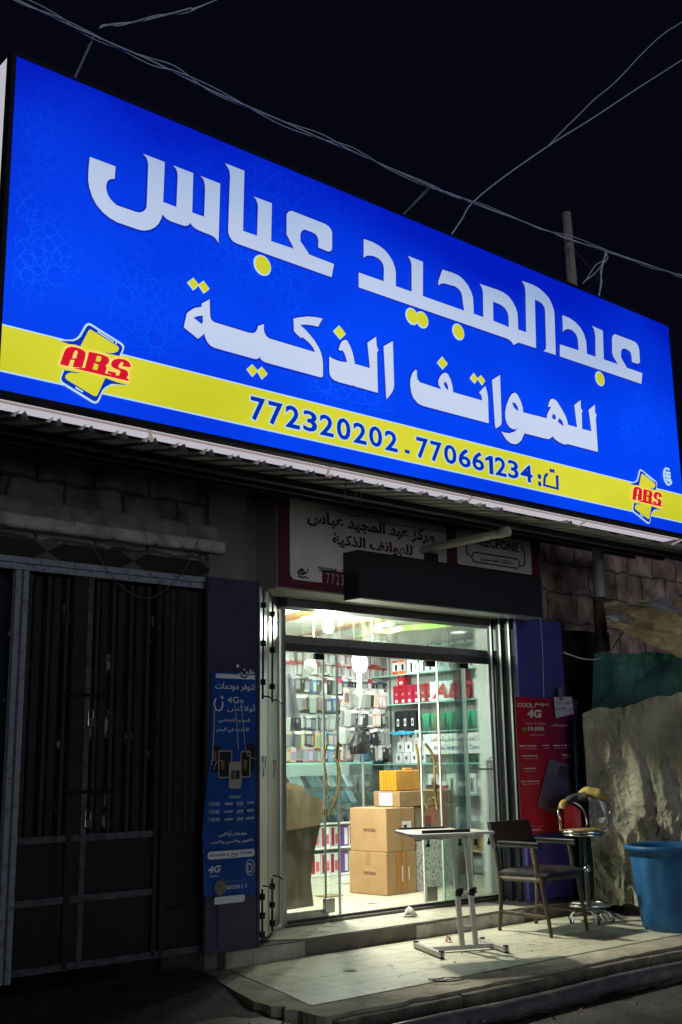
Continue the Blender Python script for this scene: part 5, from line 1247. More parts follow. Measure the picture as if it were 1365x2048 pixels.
for px_ in (916, 948):
    b_ = aZ(px_, 1888, 0.04); b_ = c0+U*(b_-c0).dot(U); lean = -U*0.05
    m_ = b_+lean*0.5+Zv*0.39; tp_ = b_+lean+Zv*(TZ-0.05)
    ups.append((b_, m_, tp_))
    MB().bar(b_, m_, 0.034, 0.034, side=V).build('upright', M_tf, t, 0.004)
    MB().bar(m_-Zv*0.02, tp_, 0.026, 0.026, side=V).build('inner_upright', M_tf, t, 0.003)
    k_ = MB(); q = m_-V*0.03-Zv*0.02
    for j in range(5):
        a_ = j*1.257; k_.box((q.x+0.018*math.cos(a_)-0.009, q.y-0.012, q.z+0.018*math.sin(a_)-0.009), (q.x+0.018*math.cos(a_)+0.009, q.y+0.010, q.z+0.018*math.sin(a_)+0.009))
    q2 = m_+U*0.03
    k_.box((q2.x-0.02, q2.y-0.015, q2.z-0.03), (q2.x+0.01, q2.y+0.015, q2.z+0.01))
    k_.build('clamp_knob', M_black, t)
for f_ in (0.13, 0.36):
    MB().bar(ups[0][0].lerp(ups[0][1], f_/0.39)+U*0.018, ups[1][0].lerp(ups[1][1], f_/0.39)-U*0.018, 0.022, 0.022, side=V).build('rung', M_tf, t, 0.003)
o_ = (ups[0][2]+ups[1][2])/2; o_.z = TZ
br = MB(); br.bar(o_-U*0.34-Zv*0.022, o_+U*0.19-Zv*0.022, 0.03, 0.025, side=Zv)
for s_u in (-0.20, 0.05): br.bar(o_+U*s_u+V*0.15-Zv*0.02, o_+U*s_u-V*0.17-Zv*0.02, 0.025, 0.02, side=Zv)
br.build('top_frame', M_tf, t)
def slab(u0_, u1_, v0, v1, z0, z1, th, r_=0.0):
    """tilting board between u0..u1, height z0 at front to z1 at back"""
    pts = []
    def pnt(u, v): return o_+U*u+V*v+Zv*(z0+(z1-z0)*(v-v0)/(v1-v0))
    if r_: pts = [pnt(u0_+r_, v0), pnt(u1_, v0), pnt(u1_, v1), pnt(u0_+r_, v1), pnt(u0_+r_*0.3, v1-r_*0.3), pnt(u0_, v1-r_), pnt(u0_, v0+r_), pnt(u0_+r_*0.3, v0+r_*0.3)]
    else: pts = [pnt(u0_, v0), pnt(u1_, v0), pnt(u1_, v1), pnt(u0_, v1)]
    return MB().poly([pts], depth=(0, 0, -th))
slab(-0.43, 0.03, -0.18, 0.20, 0.012, 0.028, 0.016, 0.05).build('large_top', M_top, t)
slab(0.04, 0.205, -0.18, 0.20, 0.016, 0.016, 0.016).build('small_top', M_top, t)
for a_, b_, v_ in ((-0.36, 0.0, -0.205), (-0.38, -0.02, 0.20)):
    MB().bar(o_+U*a_+V*v_+Zv*0.03, o_+U*b_+V*v_+Zv*0.03, 0.014, 0.022, side=Zv).build('edge_strip', M_black, t)
for s_u in (-0.30, -0.06, 0.06, 0.165):
    q = o_+U*s_u-V*0.16-Zv*0.035
    MB().lathe(q-Zv*0.04, [(0, 0), (0.014, 0), (0.014, 0.02), (0.007, 0.022), (0.007, 0.045), (0, 0.045)], 10).build('tilt_knob', M_black, t)

# ------------------------------------------------------------------ wooden armchair
BL, FL, FR = aZ(1000, 1862, 0), aZ(1104, 1877, 0), aZ(1176, 1862, 0)
fv = (FL-BL); fL = fv.length; fv.normalize(); sv = (FR-FL); sL = sv.length; sv.normalize()
M_wood = mat('worn_chair_wood', (0.10, 0.068, 0.034), 0.5, c2=(0.028, 0.02, 0.014), scale=7, stretch=(2, 2, 0.4))
M_pad = mat('black_vinyl', (0.014, 0.013, 0.014), 0.38, c2=(0.035, 0.032, 0.03), scale=9, thr=(0.5, 0.75), bump=0.12)
def ch(f, s, z): return BL+fv*(f*fL)+sv*(s*sL)+Zv*z
t = thing('armchair', 'old wooden armchair with black vinyl seat and back beside the wheeled table', 'chair', ch(0.5, 0.5, 0))
for s_ in (0, 1):
    MB().tube([ch(0, s_, 0), ch(0.05, s_, 0.20), ch(0.06, s_, 0.42), ch(-0.02, s_, 0.62), ch(-0.13, s_, 0.80)], [0.015, 0.016, 0.018, 0.016, 0.014], 8).build('leg', M_wood, t)
    fl = MB().tube([ch(1.0, s_, 0), ch(0.93, s_, 0.22), ch(0.86, s_, 0.44)], [0.014, 0.017, 0.018], 8)
    fl.build('leg', M_wood, t)
    MB().bar(ch(0.03, s_, 0.15), ch(0.93, s_, 0.145), 0.024, 0.03).build('stretcher', M_wood, t, 0.003)
    MB().tube([ch(0.80, s_, 0.42), ch(0.78, s_, 0.55), ch(0.74, s_, 0.655)], [0.018, 0.018, 0.016], 8).build('arm_post', M_wood, t)
    ar = MB().tube(smooth_path([ch(-0.06, s_, 0.645), ch(0.2, s_, 0.655), ch(0.55, s_, 0.66), ch(0.86, s_, 0.655)], 4), 0.017, 8).build('arm', M_pad, t)
    MB().obox(ch(0.05, s_, 0.672)-sv*0.024, fv*(0.82*fL), sv*0.048, Zv*0.018).build('arm_pad', M_pad, ar, 0.006)
MB().bar(ch(0.06, 0.02, 0.405), ch(0.06, 0.98, 0.405), 0.03, 0.05).bar(ch(0.86, 0.02, 0.415), ch(0.86, 0.98, 0.415), 0.03, 0.05).build('seat_rail', M_wood, t)
for s_ in (0.02, 0.98): MB().bar(ch(0.09, s_, 0.405), ch(0.84, s_, 0.415), 0.026, 0.05).build('seat_rail', M_wood, t)
def cushion(fa, fb, sa, sb, fn_z, th):
    top = lambda u, v: ch(fa+(fb-fa)*v, sa+(sb-sa)*u, 0)+Zv*fn_z(u, v)
    n_ = 12; mb = MB()
    edge = lambda u, v: min(1, 6*min(u, 1-u))*min(1, 6*min(v, 1-v))
    mb.grid(n_, n_, lambda u, v: top(u, v)+Zv*(th*(0.4+0.6*math.sqrt(edge(u, v)))))
    mb.grid(n_, n_, lambda u, v: top(1-u, v)-Zv*0.002)
    b = []
    for i in range(n_): b.append((i/n_, 0))
    for i in range(n_): b.append((1, i/n_))
    for i in range(n_): b.append((1-i/n_, 1))
    for i in range(n_): b.append((0, 1-i/n_))
    lo = [top(u, v)-Zv*0.002 for u, v in b]; hi = [top(u, v)+Zv*(th*0.4) for u, v in b]; k = len(b)
    mb.add(lo+hi, [(i, (i+1) % k, k+(i+1) % k, k+i) for i in range(k)])
    return mb
cushion(0.02, 1.0, -0.03, 1.03, lambda u, v: 0.435+0.012*v, 0.045).build('seat', M_pad, t)
def back(off):
    return lambda u, v: ch(-0.01-0.11*v-0.05*math.sin(math.pi*u)+off, -0.05+1.10*u, 0.63+0.20*v)
bk = MB().grid(12, 8, back(0.055)); bk.grid(12, 8, lambda u, v: back(-0.01)(1-u, v))
ed = [(i/12, 0) for i in range(12)]+[(1, i/8) for i in range(8)]+[(1-i/12, 1) for i in range(12)]+[(0, 1-i/8) for i in range(8)]
k = len(ed); bk.add([back(0.055)(u, v) for u, v in ed]+[back(-0.01)(u, v) for u, v in ed], [(i, (i+1) % k, k+(i+1) % k, k+i) for i in range(k)])
bk.build('backrest', M_pad, t)

# ------------------------------------------------------------------ bar stool with a jacket on it
SC = aZ(1180, 1844, 0)
t = thing('bar_stool', 'chrome bar stool with red back and foot ring at the edge of the doorway', 'stool', SC)
col_px = aY(1170, 1700, SC.y); cx_ = SC.x
zs = aY(1168, 1661, SC.y).z
MB().tube([SC+Zv*0.06, SC+Zv*0.42], 0.022, 14).build('column', mat('dull_column', (0.08, 0.078, 0.075), 0.4, 0.6), t)
MB().tube([SC+Zv*0.425, SC+Zv*(zs-0.03)], 0.017, 14).build('piston', M_dark, t)
MB().lathe(SC+Zv*0.40, [(0.0, 0), (0.03, 0), (0.034, 0.02), (0.02, 0.05), (0, 0.05)], 14).build('collar', M_chrome, t)
rg = MB(); rg.tube([SC+Vector((0.17*math.cos(k_), 0.17*math.sin(k_), 0.14)) for k_ in [q_*math.pi/16 for q_ in range(32)]], 0.012, 8, closed=True)
for j in range(5):
    a_ = 0.4+j*1.257; d = Vector((math.cos(a_), math.sin(a_), 0))
    rg.tube([SC+Zv*0.14, SC+d*0.17+Zv*0.14], 0.007, 6)
rg.build('foot_ring', M_chrome, t)
bs = MB()
for j in range(5):
    a_ = 0.4+j*1.257; d = Vector((math.cos(a_), math.sin(a_), 0))
    bs.tube(smooth_path([SC+Zv*0.09, SC+d*0.10+Zv*0.085, SC+d*0.165+Zv*0.06, SC+d*0.185+Zv*0.012], 4), [0.014]*13, 8)
bs.build('base', M_chrome, t)
for j in range(5):
    a_ = 0.4+j*1.257; d = Vector((math.cos(a_), math.sin(a_), 0)); q = SC+d*0.185+Zv*0.018; n_ = Vector((-d.y, d.x, 0))
    MB().lathe(q-n_*0.01, [(0, 0), (0.017, 0), (0.017, 0.02), (0, 0.02)], 12, n_).build('caster', M_black, t)
MB().lathe(SC+Zv*(zs-0.03), [(0, 0), (0.16, 0.0), (0.185, 0.012), (0.18, 0.04), (0.10, 0.05), (0, 0.05)], 28).build('seat', mat('tan_seat_pad', (0.26, 0.18, 0.09), 0.6, c2=(0.15, 0.10, 0.05), scale=10), t)
MB().tube([SC+Vector((0.195*math.cos(k_), 0.195*math.sin(k_), zs-0.005)) for k_ in [q_*math.pi/18 for q_ in range(36)]], 0.013, 8, closed=True).build('seat_rim', M_chrome, t)
MB().tube([SC+Vector((0.19*math.cos(k_), 0.19*math.sin(k_), zs-0.03)) for k_ in [q_*math.pi/18 for q_ in range(36)]], 0.008, 8, closed=True).build('seat_rim', M_chrome, t)
vr = Vector((rt.x, rt.y, 0)).normalized(); vf = Vector((-vr.y, vr.x, 0))      # seen from the street: right, away
def sp_(a, r, z): return SC+(vr*math.cos(a)+vf*math.sin(a))*r+Zv*(zs+z)
hoops = [[(math.pi*0.98, 0.195, 0), (math.pi*1.0, 0.20, 0.10), (math.pi*0.96, 0.205, 0.17), (math.pi*0.80, 0.205, 0.225), (math.pi*0.62, 0.20, 0.235), (math.pi*0.45, 0.195, 0.18), (math.pi*0.40, 0.19, 0.08), (math.pi*0.40, 0.19, 0.0)],
         [(0.02*math.pi, 0.195, 0), (0.0, 0.215, 0.10), (0.02, 0.22, 0.17), (0.12*math.pi, 0.205, 0.215), (0.25*math.pi, 0.195, 0.17), (0.32*math.pi, 0.19, 0.08), (0.34*math.pi, 0.19, 0)]]
for h_ in hoops: MB().tube(smooth_path([sp_(*p) for p in h_], 5), 0.011, 8).build('hoop', M_chrome, t)
def rb_(u, v):
    a_ = math.pi*(0.97-0.50*u); top = 0.215*math.sin(math.pi*(0.18+0.64*u))**0.5
    return sp_(a_, 0.178, 0.01+(top-0.01)*v)
MB().grid(14, 8, rb_).grid(14, 8, lambda u, v: rb_(1-u, v)+(SC+Zv*zs-rb_(1-u, v))*0.08).build('backrest', mat('red_vinyl', (0.72, 0.03, 0.035), 0.45, c2=(0.6, 0.02, 0.03), scale=6), t)
def jl(r, f, z): return SC+vr*r+vf*f+Zv*(zs+z)          # stool frame: right, away, up
def lump(path, radii, flat, seed, n_=14):
    """folded cloth: a crumpled tube, flattened"""
    P_ = smooth_path(path, 6); k_ = len(P_); vs = []
    for i, p in enumerate(P_):
        f_ = i/(k_-1)*(len(radii)-1); j = min(int(f_), len(radii)-2); r_ = radii[j]+(radii[j+1]-radii[j])*(f_-j)
        d = (P_[min(i+1, k_-1)]-P_[max(i-1, 0)]).normalized(); a_ = d.cross(Zv).normalized(); b_ = a_.cross(d)
        for q_ in range(n_):
            t_ = 2*math.pi*q_/n_; w_ = r_*(1+0.35*N3(math.cos(t_)*1.6+seed, math.sin(t_)*1.6, i*0.22))
            vs.append(p+a_*math.cos(t_)*w_+b_*math.sin(t_)*w_*flat)
    fs = [(i*n_+q_, i*n_+(q_+1) % n_, (i+1)*n_+(q_+1) % n_, (i+1)*n_+q_) for i in range(k_-1) for q_ in range(n_)]
    fs += [tuple(reversed(range(n_))), tuple(range((k_-1)*n_, k_*n_))]
    return MB().add(vs, fs, True)
M_jy = mat('yellow_cloth', (0.44, 0.35, 0.10), 0.85, c2=(0.28, 0.21, 0.06), scale=14, bump=0.5)
M_jb = mat('black_jacket_cloth', (0.016, 0.016, 0.018), 0.7, c2=(0.03, 0.03, 0.034), scale=10, bump=0.3)
M_jg = mat('grey_jacket_cloth', (0.24, 0.24, 0.25), 0.8, c2=(0.14, 0.14, 0.15), scale=12, bump=0.4)
jy = lump([jl(0.00, 0.10, 0.30), jl(0.07, 0.07, 0.315), jl(0.15, 0.04, 0.29), jl(0.215, 0.02, 0.245)], [0.035, 0.075, 0.08, 0.045], 0.55, 2.0).build('jacket', M_jy)
tag(jy, 'yellow and black work jacket draped over the bar stool back', 'jacket')
lump([jl(-0.135, 0.06, 0.215), jl(-0.09, 0.06, 0.255), jl(-0.03, 0.06, 0.268), jl(0.05, 0.05, 0.272)], [0.032, 0.042, 0.046, 0.05], 0.8, 5.0).build('black_sleeve', M_jb, jy)
lump([jl(-0.165, 0.055, 0.175), jl(-0.155, 0.055, 0.21), jl(-0.13, 0.058, 0.235)], [0.022, 0.032, 0.030], 1.0, 8.0).build('cuff', M_jy, jy)
fl_ = MB()
fl_.grid(10, 14, lambda u, v: jl(0.05+0.14*u-0.02*v*(1-2*u)+0.03*v, -0.015-0.03*math.sin(u*9+v*2)*(0.3+v)*0.5-0.02*v, 0.27-0.03*u-(0.06+0.15*(1-abs(2*u-0.9)))*v))
fl_.build('grey_panel', M_jg, jy)

# ------------------------------------------------------------------ blue bin
lp = aZ(1284, 1856, 0); BC = lp+Vector((0.54, -0.84, 0))*0.28
t = thing('bin', 'large open blue plastic bin at the right edge of the pavement', 'bin', BC)
M_bin = mat('blue_bin_plastic', (0.020, 0.14, 0.34), 0.45, c2=(0.013, 0.09, 0.24), scale=7, bump=0.12, bscale=14)
HB = 0.64
def bin_r(h): return 0.275+0.07*(h/HB)
prof = [(0.0, 0.004), (0.26, 0.004), (0.275, 0.02)]+[(bin_r(h), h) for h in (0.1, 0.2, 0.3, 0.4, 0.5, 0.56)]
n_ = 64; mb = MB(); vs = []; rows = len(prof)
for r_, h in prof:
    for j in range(n_):
        a_ = 2*math.pi*j/n_; rr = r_+(0.014 if (j//3) % 5 == 0 and 0.05 < h < 0.53 else 0)
        vs.append(BC+Vector((math.cos(a_)*rr, math.sin(a_)*rr, h)))
mb.add(vs, [(i*n_+j, i*n_+(j+1) % n_, (i+1)*n_+(j+1) % n_, (i+1)*n_+j) for i in range(rows-1) for j in range(n_)], True)
mb.lathe(BC, [(bin_r(0.56)-0.012, 0.565), (bin_r(0.3)-0.012, 0.3), (0.262, 0.02), (0, 0.02)], 48)
mb.build('body', M_bin, t)
MB().lathe(BC, [(bin_r(0.56)-0.014, 0.562), (bin_r(0.56)+0.004, 0.555), (bin_r(0.6)+0.004, 0.60), (bin_r(0.6)+0.032, 0.605), (bin_r(0.6)+0.036, 0.632), (bin_r(0.6)+0.026, HB), (bin_r(0.6)+0.004, HB), (bin_r(0.6)-0.012, 0.62), (bin_r(0.56)-0.014, 0.562)], 48).build('rim', M_bin, t)

# ------------------------------------------------------------------ litter
q = aZ(820, 1833, STEP_Z+0.002)
tag(MB().grid(14, 14, lambda u, v: q+vr*(0.13*(u-0.5))*(1-0.5*v)+vf*(0.10*(v-0.4))+Zv*(0.004+0.075*math.sin(math.pi*u)**0.6*abs(math.sin(5*v+2*u))*(0.7+0.6*N3(u*5, v*5, 2)))).build('paper_tissue', mat('tissue', (0.72, 0.72, 0.68), 0.8)), 'crumpled white tissue lying on the threshold of the open doorway', 'tissue')
q = aZ(898, 1884, 0.004)
tag(MB().grid(10, 10, lambda u, v: q+vr*(0.05*(u-0.5))+vf*(0.05*(v-0.5))+Zv*(0.004+0.05*(0.5+N3(u*4, v*4, 8))*math.sin(math.pi*u))).build('sweet_wrapper', mat('orange_wrapper', (0.42, 0.10, 0.03), 0.35, c2=(0.5, 0.32, 0.2), scale=40)), 'crumpled orange wrapper lying on the pavement behind the table foot', 'wrapper')
q = aZ(890, 1962, 0.008)
wt_ = MB()
for k_ in range(3):
    wt_.tube(smooth_path([q+vr*(0.10*math.cos(a_*0.7+k_)+0.02*k_)+vf*(0.06*math.sin(a_*0.7+k_*1.3))+Zv*(0.004+0.008*abs(math.sin(a_+k_))) for a_ in range(9)], 4), 0.0025, 5)
tag(wt_.build('wire_tangle', M_dwire), 'tangle of thin dark wire lying on the cement border', 'wire')
for x_, y_, lb in ((745, 1806, 'small white paper scrap on the shop floor before the cartons'), (700, 1940, 'small pale scrap lying on the pavement tiles in the light')):
    z_ = STEP_Z+0.008 if y_ < 1850 else 0.008
    q = aZ(x_, y_, z_)
    tag(MB().grid(5, 4, lambda u, v: q+vr*(0.09*(u-0.5))+vf*(0.05*(v-0.5))+Zv*(0.012*(0.5+N3(u*4, v*4, x_)))).build('paper_scrap', mat('paper', (0.6, 0.6, 0.55), 0.7)), lb, 'scrap')
# pebbles and crumbs on the road and pavement
gb = MB()
for k_ in range(420):
    x_ = 3.4+rnd.random()*7; y_ = 3.2+rnd.random()*1.4 if k_ % 3 else 4.45+rnd.random()*0.3
    if k_ % 7 == 0: x_, y_, z0 = 3.3+rnd.random()*0.9, 4.6+rnd.random()*1.2, -0.05
    else: z0 = ROAD_Z+0.02*noise.noise(Vector(((x_+20)*1.0, (y_+12)/16.95*30, 0))) if y_ < 4.5 else -0.10
    r_ = 0.004+0.012*rnd.random()**3
    ps = [Vector((rnd.uniform(-1, 1), rnd.uniform(-1, 1), rnd.uniform(0.2, 1)))*r_ for _ in range(2)]
    c = Vector((x_, y_, z0))
    gb.add([c+Vector((r_, 0, 0)), c+Vector((-0.5*r_, r_, 0)), c+Vector((-0.6*r_, -r_, 0)), c+ps[0]+Zv*r_], [(0, 1, 3), (1, 2, 3), (2, 0, 3)])
o = gb.build('gravel', mat('grit', (0.24, 0.23, 0.20), 0.9)); tag(o, 'loose grit scattered along the street edge', 'gravel', kind='stuff')
# crumbs and flecks on the tiles
cb = MB()
for k_ in range(60):
    x_ = 4.5+rnd.random()*4.2; y_ = 5.2+rnd.random()*1.2; r_ = 0.003+0.009*rnd.random()**3
    if math.hypot(x_-BC.x, y_-BC.y) < 0.4: continue
    c = Vector((x_, y_, 0.0045)); a_ = rnd.random()*6
    cb.add([c+Vector((r_*math.cos(a_), r_*math.sin(a_), 0)), c+Vector((r_*math.cos(a_+2.2), r_*math.sin(a_+2.2), 0)), c+Vector((r_*math.cos(a_+4), r_*math.sin(a_+4), 0)), c+Vector((0, 0, r_*0.7))], [(0, 1, 3), (1, 2, 3), (2, 0, 3)])
tag(cb.build('crumbs', mat('dark_crumbs', (0.12, 0.10, 0.075), 0.9)), 'dark crumbs and flecks scattered over the pavement tiles', 'litter', kind='stuff')
# ------------------------------------------------------------------ lamps
def lamp(name, kind, energy, loc, color, size=0.1, rot=None, parent=None, spread=None):
    l = bpy.data.lights.new(name, kind); l.energy = energy; l.color = color
    if kind == 'POINT': l.shadow_soft_size = size
    else:
        l.shape = 'DISK'; l.size = size
        if spread: l.spread = spread
    o = bpy.data.objects.new(name, l); col.objects.link(o)
    if parent: o.parent = parent; o.location = Vector(loc)-parent.location
    else: o.location = loc
    return o
bp = aY(657, 1252, 7.44)
t = thing('light_bulb', 'bright white bulb hanging on a cord inside the upper glass', 'light bulb', bp)
M_hot = glow('lit_bulb', (1.0, 0.98, 0.88), 14.0)
_n = M_hot.node_tree; _t = _n.nodes.new('ShaderNodeBsdfTransparent'); _m = _n.nodes.new('ShaderNodeMixShader'); _m.inputs[0].default_value = 0.5
_n.links.new(_n.nodes['Principled BSDF'].outputs[0], _m.inputs[2]); _n.links.new(_t.outputs[0], _m.inputs[1]); _n.links.new(_m.outputs[0], _n.nodes['Material Output'].inputs[0])
MB().lathe(bp-Zv*0.062, [(0, 0), (0.022, 0.003), (0.040, 0.02), (0.048, 0.05), (0.046, 0.085), (0.036, 0.105), (0.0, 0.107)], 20).build('globe', M_hot, t)
MB().lathe(bp+Zv*0.047, [(0.0, 0), (0.034, 0.0), (0.030, 0.035), (0.018, 0.05), (0.016, 0.075), (0, 0.078)], 16).build('socket', M_white, t)
MB().tube([bp+Zv*0.12, bp+Vector((0.006, 0, 0.2)), Vector((bp.x, bp.y, 2.66))], 0.004, 6).build('cord', M_dwire, t)
BULB = lamp('bulb_light', 'POINT', 560, bp-Zv*0.0, (1.0, 0.985, 0.81), 0.065, parent=t)
M_lens = glow('downlight_lens', (0.95, 1.0, 0.97), 2.2)
labels = {}
i_ = 0
names = ['near the hanging bulb', 'above the middle of the shop', 'near the right wall shelves', 'above the glass showcase', 'above the stacked cartons', 'by the far right corner']
for Y_ in (8.1, 9.35):
    for X_ in (6.58, 7.55, 8.6):
        t = thing('ceiling_downlight', 'round white ceiling downlight '+names[i_], 'ceiling light', (X_, Y_, 2.64), 'round downlights in the shop ceiling')
        MB().lathe((X_, Y_, 2.645), [(0.075, 0.004), (0.075, 0.0), (0.10, 0.0), (0.105, 0.012), (0.105, 0.016)], 24).build('trim', M_white, t)
        MB().lathe((X_, Y_, 2.650), [(0, 0), (0.075, 0), (0.075, 0.006)], 24).build('lens', M_lens, t)
        lamp('downlight', 'AREA', 30 if X_ > 8 else 19, (X_, Y_, 2.640), (0.84, 1.0, 0.97), 0.16, parent=t)
        i_ += 1

# ------------------------------------------------------------------ cartons and parcels on the shop floor
FZ = STEP_Z+0.006
M_card = mat('brown_cardboard', (0.34, 0.215, 0.105), 0.75, c2=(0.29, 0.18, 0.085), scale=5, bump=0.08, bscale=25)
M_card2 = mat('old_cardboard', (0.27, 0.18, 0.09), 0.8, c2=(0.2, 0.13, 0.065), scale=6, bump=0.12)
M_cardin = mat('card_seam', (0.13, 0.08, 0.04), 0.8)
M_tape = mat('orange_packing_tape', (0.36, 0.15, 0.03), 0.22)
M_tape2 = mat('tan_packing_tape', (0.28, 0.17, 0.08), 0.25)
M_label = mat('white_label', (0.66, 0.66, 0.63), 0.5)
M_pink = mat('black_stamp', (0.03, 0.02, 0.015), 0.6)
def carton(label, o, u, v, h, m=M_card, name='cardboard_box', text=None, flip_=False, cat='box', seam=True):
    """o = nearest lower corner, u and v run back along the two visible faces"""
    o, u, v = Vector(o), Vector(u), Vector(v)
    t = thing(name, label, cat, o+(u+v)/2)
    MB().obox(o, v, u, (0, 0, h)).build('body', m, t, 0.006)
    un, vn = u.normalized(), v.normalized()
    if seam:
        s = MB(); s.obox(o+v*0.5-vn*0.0015+Zv*(h+0.0008)+Vector(), vn*0.003, u, Zv*0.001)
        s.build('lid_seam', M_cardin, t)
    if text:
        mb = MB(); nrm = -vn*0.002
        L = u.length; q = o+un*L*0.62+nrm+Zv*h*0.46
        a = -un*min(0.16, L*0.35); b_ = Zv*0.028
        if flip_: q = q+a+b_; a, b_ = -a, -b_
        put_text(mb, text, q, a, b_, bold=0.02); mb.build('lettering', M_pink, t)
    return t
g2, g1, g3 = aZ(775, 1792, FZ), aZ(700, 1785, FZ), aZ(824, 1783, FZ)
uu, vv = g1-g2, g3-g2
hL = aY(772, 1706, g2.y).z-FZ
uN = uu.normalized(); vN = Vector((-uN.y, uN.x, 0)); vN = vN if vN.dot(vv) > 0 else -vN
vv = vN*min(0.6, vv.length)
t1 = carton('brown carton with dark printed word and orange tape at the bottom of the stack', g2, uu, vv, hL, text='TRECFONE')
tp_ = MB()
for f_, l_, w_ in ((0.30, 0.9, 0.03), (0.42, 0.95, 0.05), (0.62, 0.9, 0.025)):
    tp_.obox(g2+vv*f_-uN*0.002+Zv*(hL*(1-l_)), vN*w_, uN*0.0015, Zv*(hL*l_-0.002))
tp_.build('tape', M_tape, t1)
MB().obox(g2+vv*0.50-uN*0.004+Zv*(hL*0.30), vN*0.014, uN*0.0015, Zv*(hL*0.36)).obox(g2+vv*0.72-uN*0.004+Zv*(hL*0.32), vN*0.014, uN*0.0015, Zv*(hL*0.30)).build('label', M_label, t1)
MB().obox(g2+uu*0.42-vN*0.002+Zv*hL*0.68, uN*0.06, vN*0.001, Zv*hL*0.315).build('tape_patch', M_tape2, t1)
z2 = FZ+hL+0.002
h2 = aY(768, 1617, g2.y).z-z2
o2 = g2+vN*0.01+Zv*(z2-FZ)-Zv*0
t2 = carton('brown carton with upside down printed word on top of the taped carton', o2, uu*0.98, vv*0.96, h2, text='TRECFONE', flip_=True)
MB().obox(o2+vv*0.52-uN*0.003+Zv*h2*0.46, vN*0.13, uN*0.001, Zv*h2*0.22).build('label', M_label, t2)
MB().obox(o2+vv*0.57-uN*0.005+Zv*h2*0.50, vN*0.045, uN*0.001, Zv*h2*0.10).build('label_print', M_black, t2)
MB().obox(o2+vv*0.48-uN*0.0025+Zv*h2*0.0+Zv*0.003, vN*0.022, uN*0.001, Zv*(h2*0.98)).build('tape', M_tape2, t2)
# patterned box behind, long carton, parcel, taped box
ztop = z2+h2
k1, k2, k3 = aZ(873, 1779, FZ), aZ(836, 1783, FZ), aZ(925, 1766, FZ)
M_pat = mat('grey_flower_wrap', (0.66, 0.66, 0.66), 0.5, c2=(0.26, 0.26, 0.29), scale=34, thr=(0.545, 0.56), detail=2)
hp = aY(905, 1676, aZ(900, 1772, FZ).y).z-FZ
pv = (k3-k2); pvN = pv.normalized(); pw_ = Vector((-pvN.y, pvN.x, 0)); pw_ = pw_ if pw_.y > 0 else -pw_
t3 = thing('wrapped_box', 'box wrapped in white paper with grey floral print behind the table', 'box', k2+pv/2)
MB().obox(k2, pv, pw_*0.42, (0, 0, hp)).build('body', M_pat, t3, 0.004)
t4 = thing('cardboard_box', 'brown carton half hidden between the carton stack and the floral box', 'box', k2-pvN*0.2+pw_*0.1)
MB().obox(k2-pvN*0.10+pw_*0.12, pvN*0.093, pw_*0.36, (0, 0, hp*0.98)).build('body', M_card2, t4, 0.004)
# parcel on the floral box
zp = FZ+hp+0.003
pb = k2+pw_*0.02; pb.z = zp
L0 = pvN*0.62
pt_ = ztop-zp
t5 = thing('parcel', 'brown parcel wound with tape lying on the floral wrapped box', 'parcel', pb+L0/2)
MB().obox(pb+pvN*0.02, pvN*(pv.length-0.04), pw_*0.36, (0, 0, max(0.06, pt_-0.004))).build('body', mat('brown_parcel_paper', (0.24, 0.17, 0.085), 0.35, c2=(0.36, 0.28, 0.16), scale=9, bump=0.4), t5, 0.015)
MB().obox(pb+pvN*0.20-pw_*0.003, pvN*0.12, pw_*0.002, (0, 0, max(0.05, pt_*0.7))).build('dark_label', M_black, t5)
# long carton across the top
l2 = aY(800, 1610, g2.y+0.25); l1 = aY(748, 1612, g2.y+0.42); 
zl_ = ztop+0.003
lo = g2+vN*0.05+uN*0.03; lo = aY(800, 1611, lo.y); lo.z = zl_
luN, lvN = uN, vN; lu = uN*reach(lo, uN, 748)
hl = aY(799, 1583, lo.y).z-zl_
ll = reach(lo, lvN, 911)
t6 = carton('long brown carton with white label lying across the top of the stacks', lo, lu, lvN*ll, hl, m=M_card2)
MB().obox(lo+lu*0.28-lvN*0.002+Zv*hl*0.1, luN*lu.length*0.5, lvN*0.001, Zv*hl*0.8).build('label', M_label, t6)
zy = zl_+hl+0.003
yo = aY(793, 1581, lo.y+0.06); yo.z = zy; yuN, yvN = uN, vN; yu = uN*reach(yo, uN, 759)
yl = reach(yo, yvN, 841); hy = aY(792, 1541, yo.y).z-zy
M_yt = mat('yellow_taped_wrap', (0.52, 0.26, 0.02), 0.2, c2=(0.38, 0.17, 0.012), scale=10, stretch=(1, 1, 0.25), bump=0.15, bscale=20)
t7 = thing('taped_box', 'box wound all over in shiny yellow tape on top of the long carton', 'box', yo+yu/2)
MB().obox(yo, yvN*yl, yu, (0, 0, hy)).build('body', M_yt, t7, 0.01)
rg = MB()
for k_ in range(5): rg.obox(yo+yu*(0.1+0.2*k_)-yvN*0.002, yuN*0.012, yvN*0.0015, Zv*hy)
rg.build('tape_ridge', mat('amber_tape_ridge', (0.36, 0.16, 0.012), 0.2), t7)
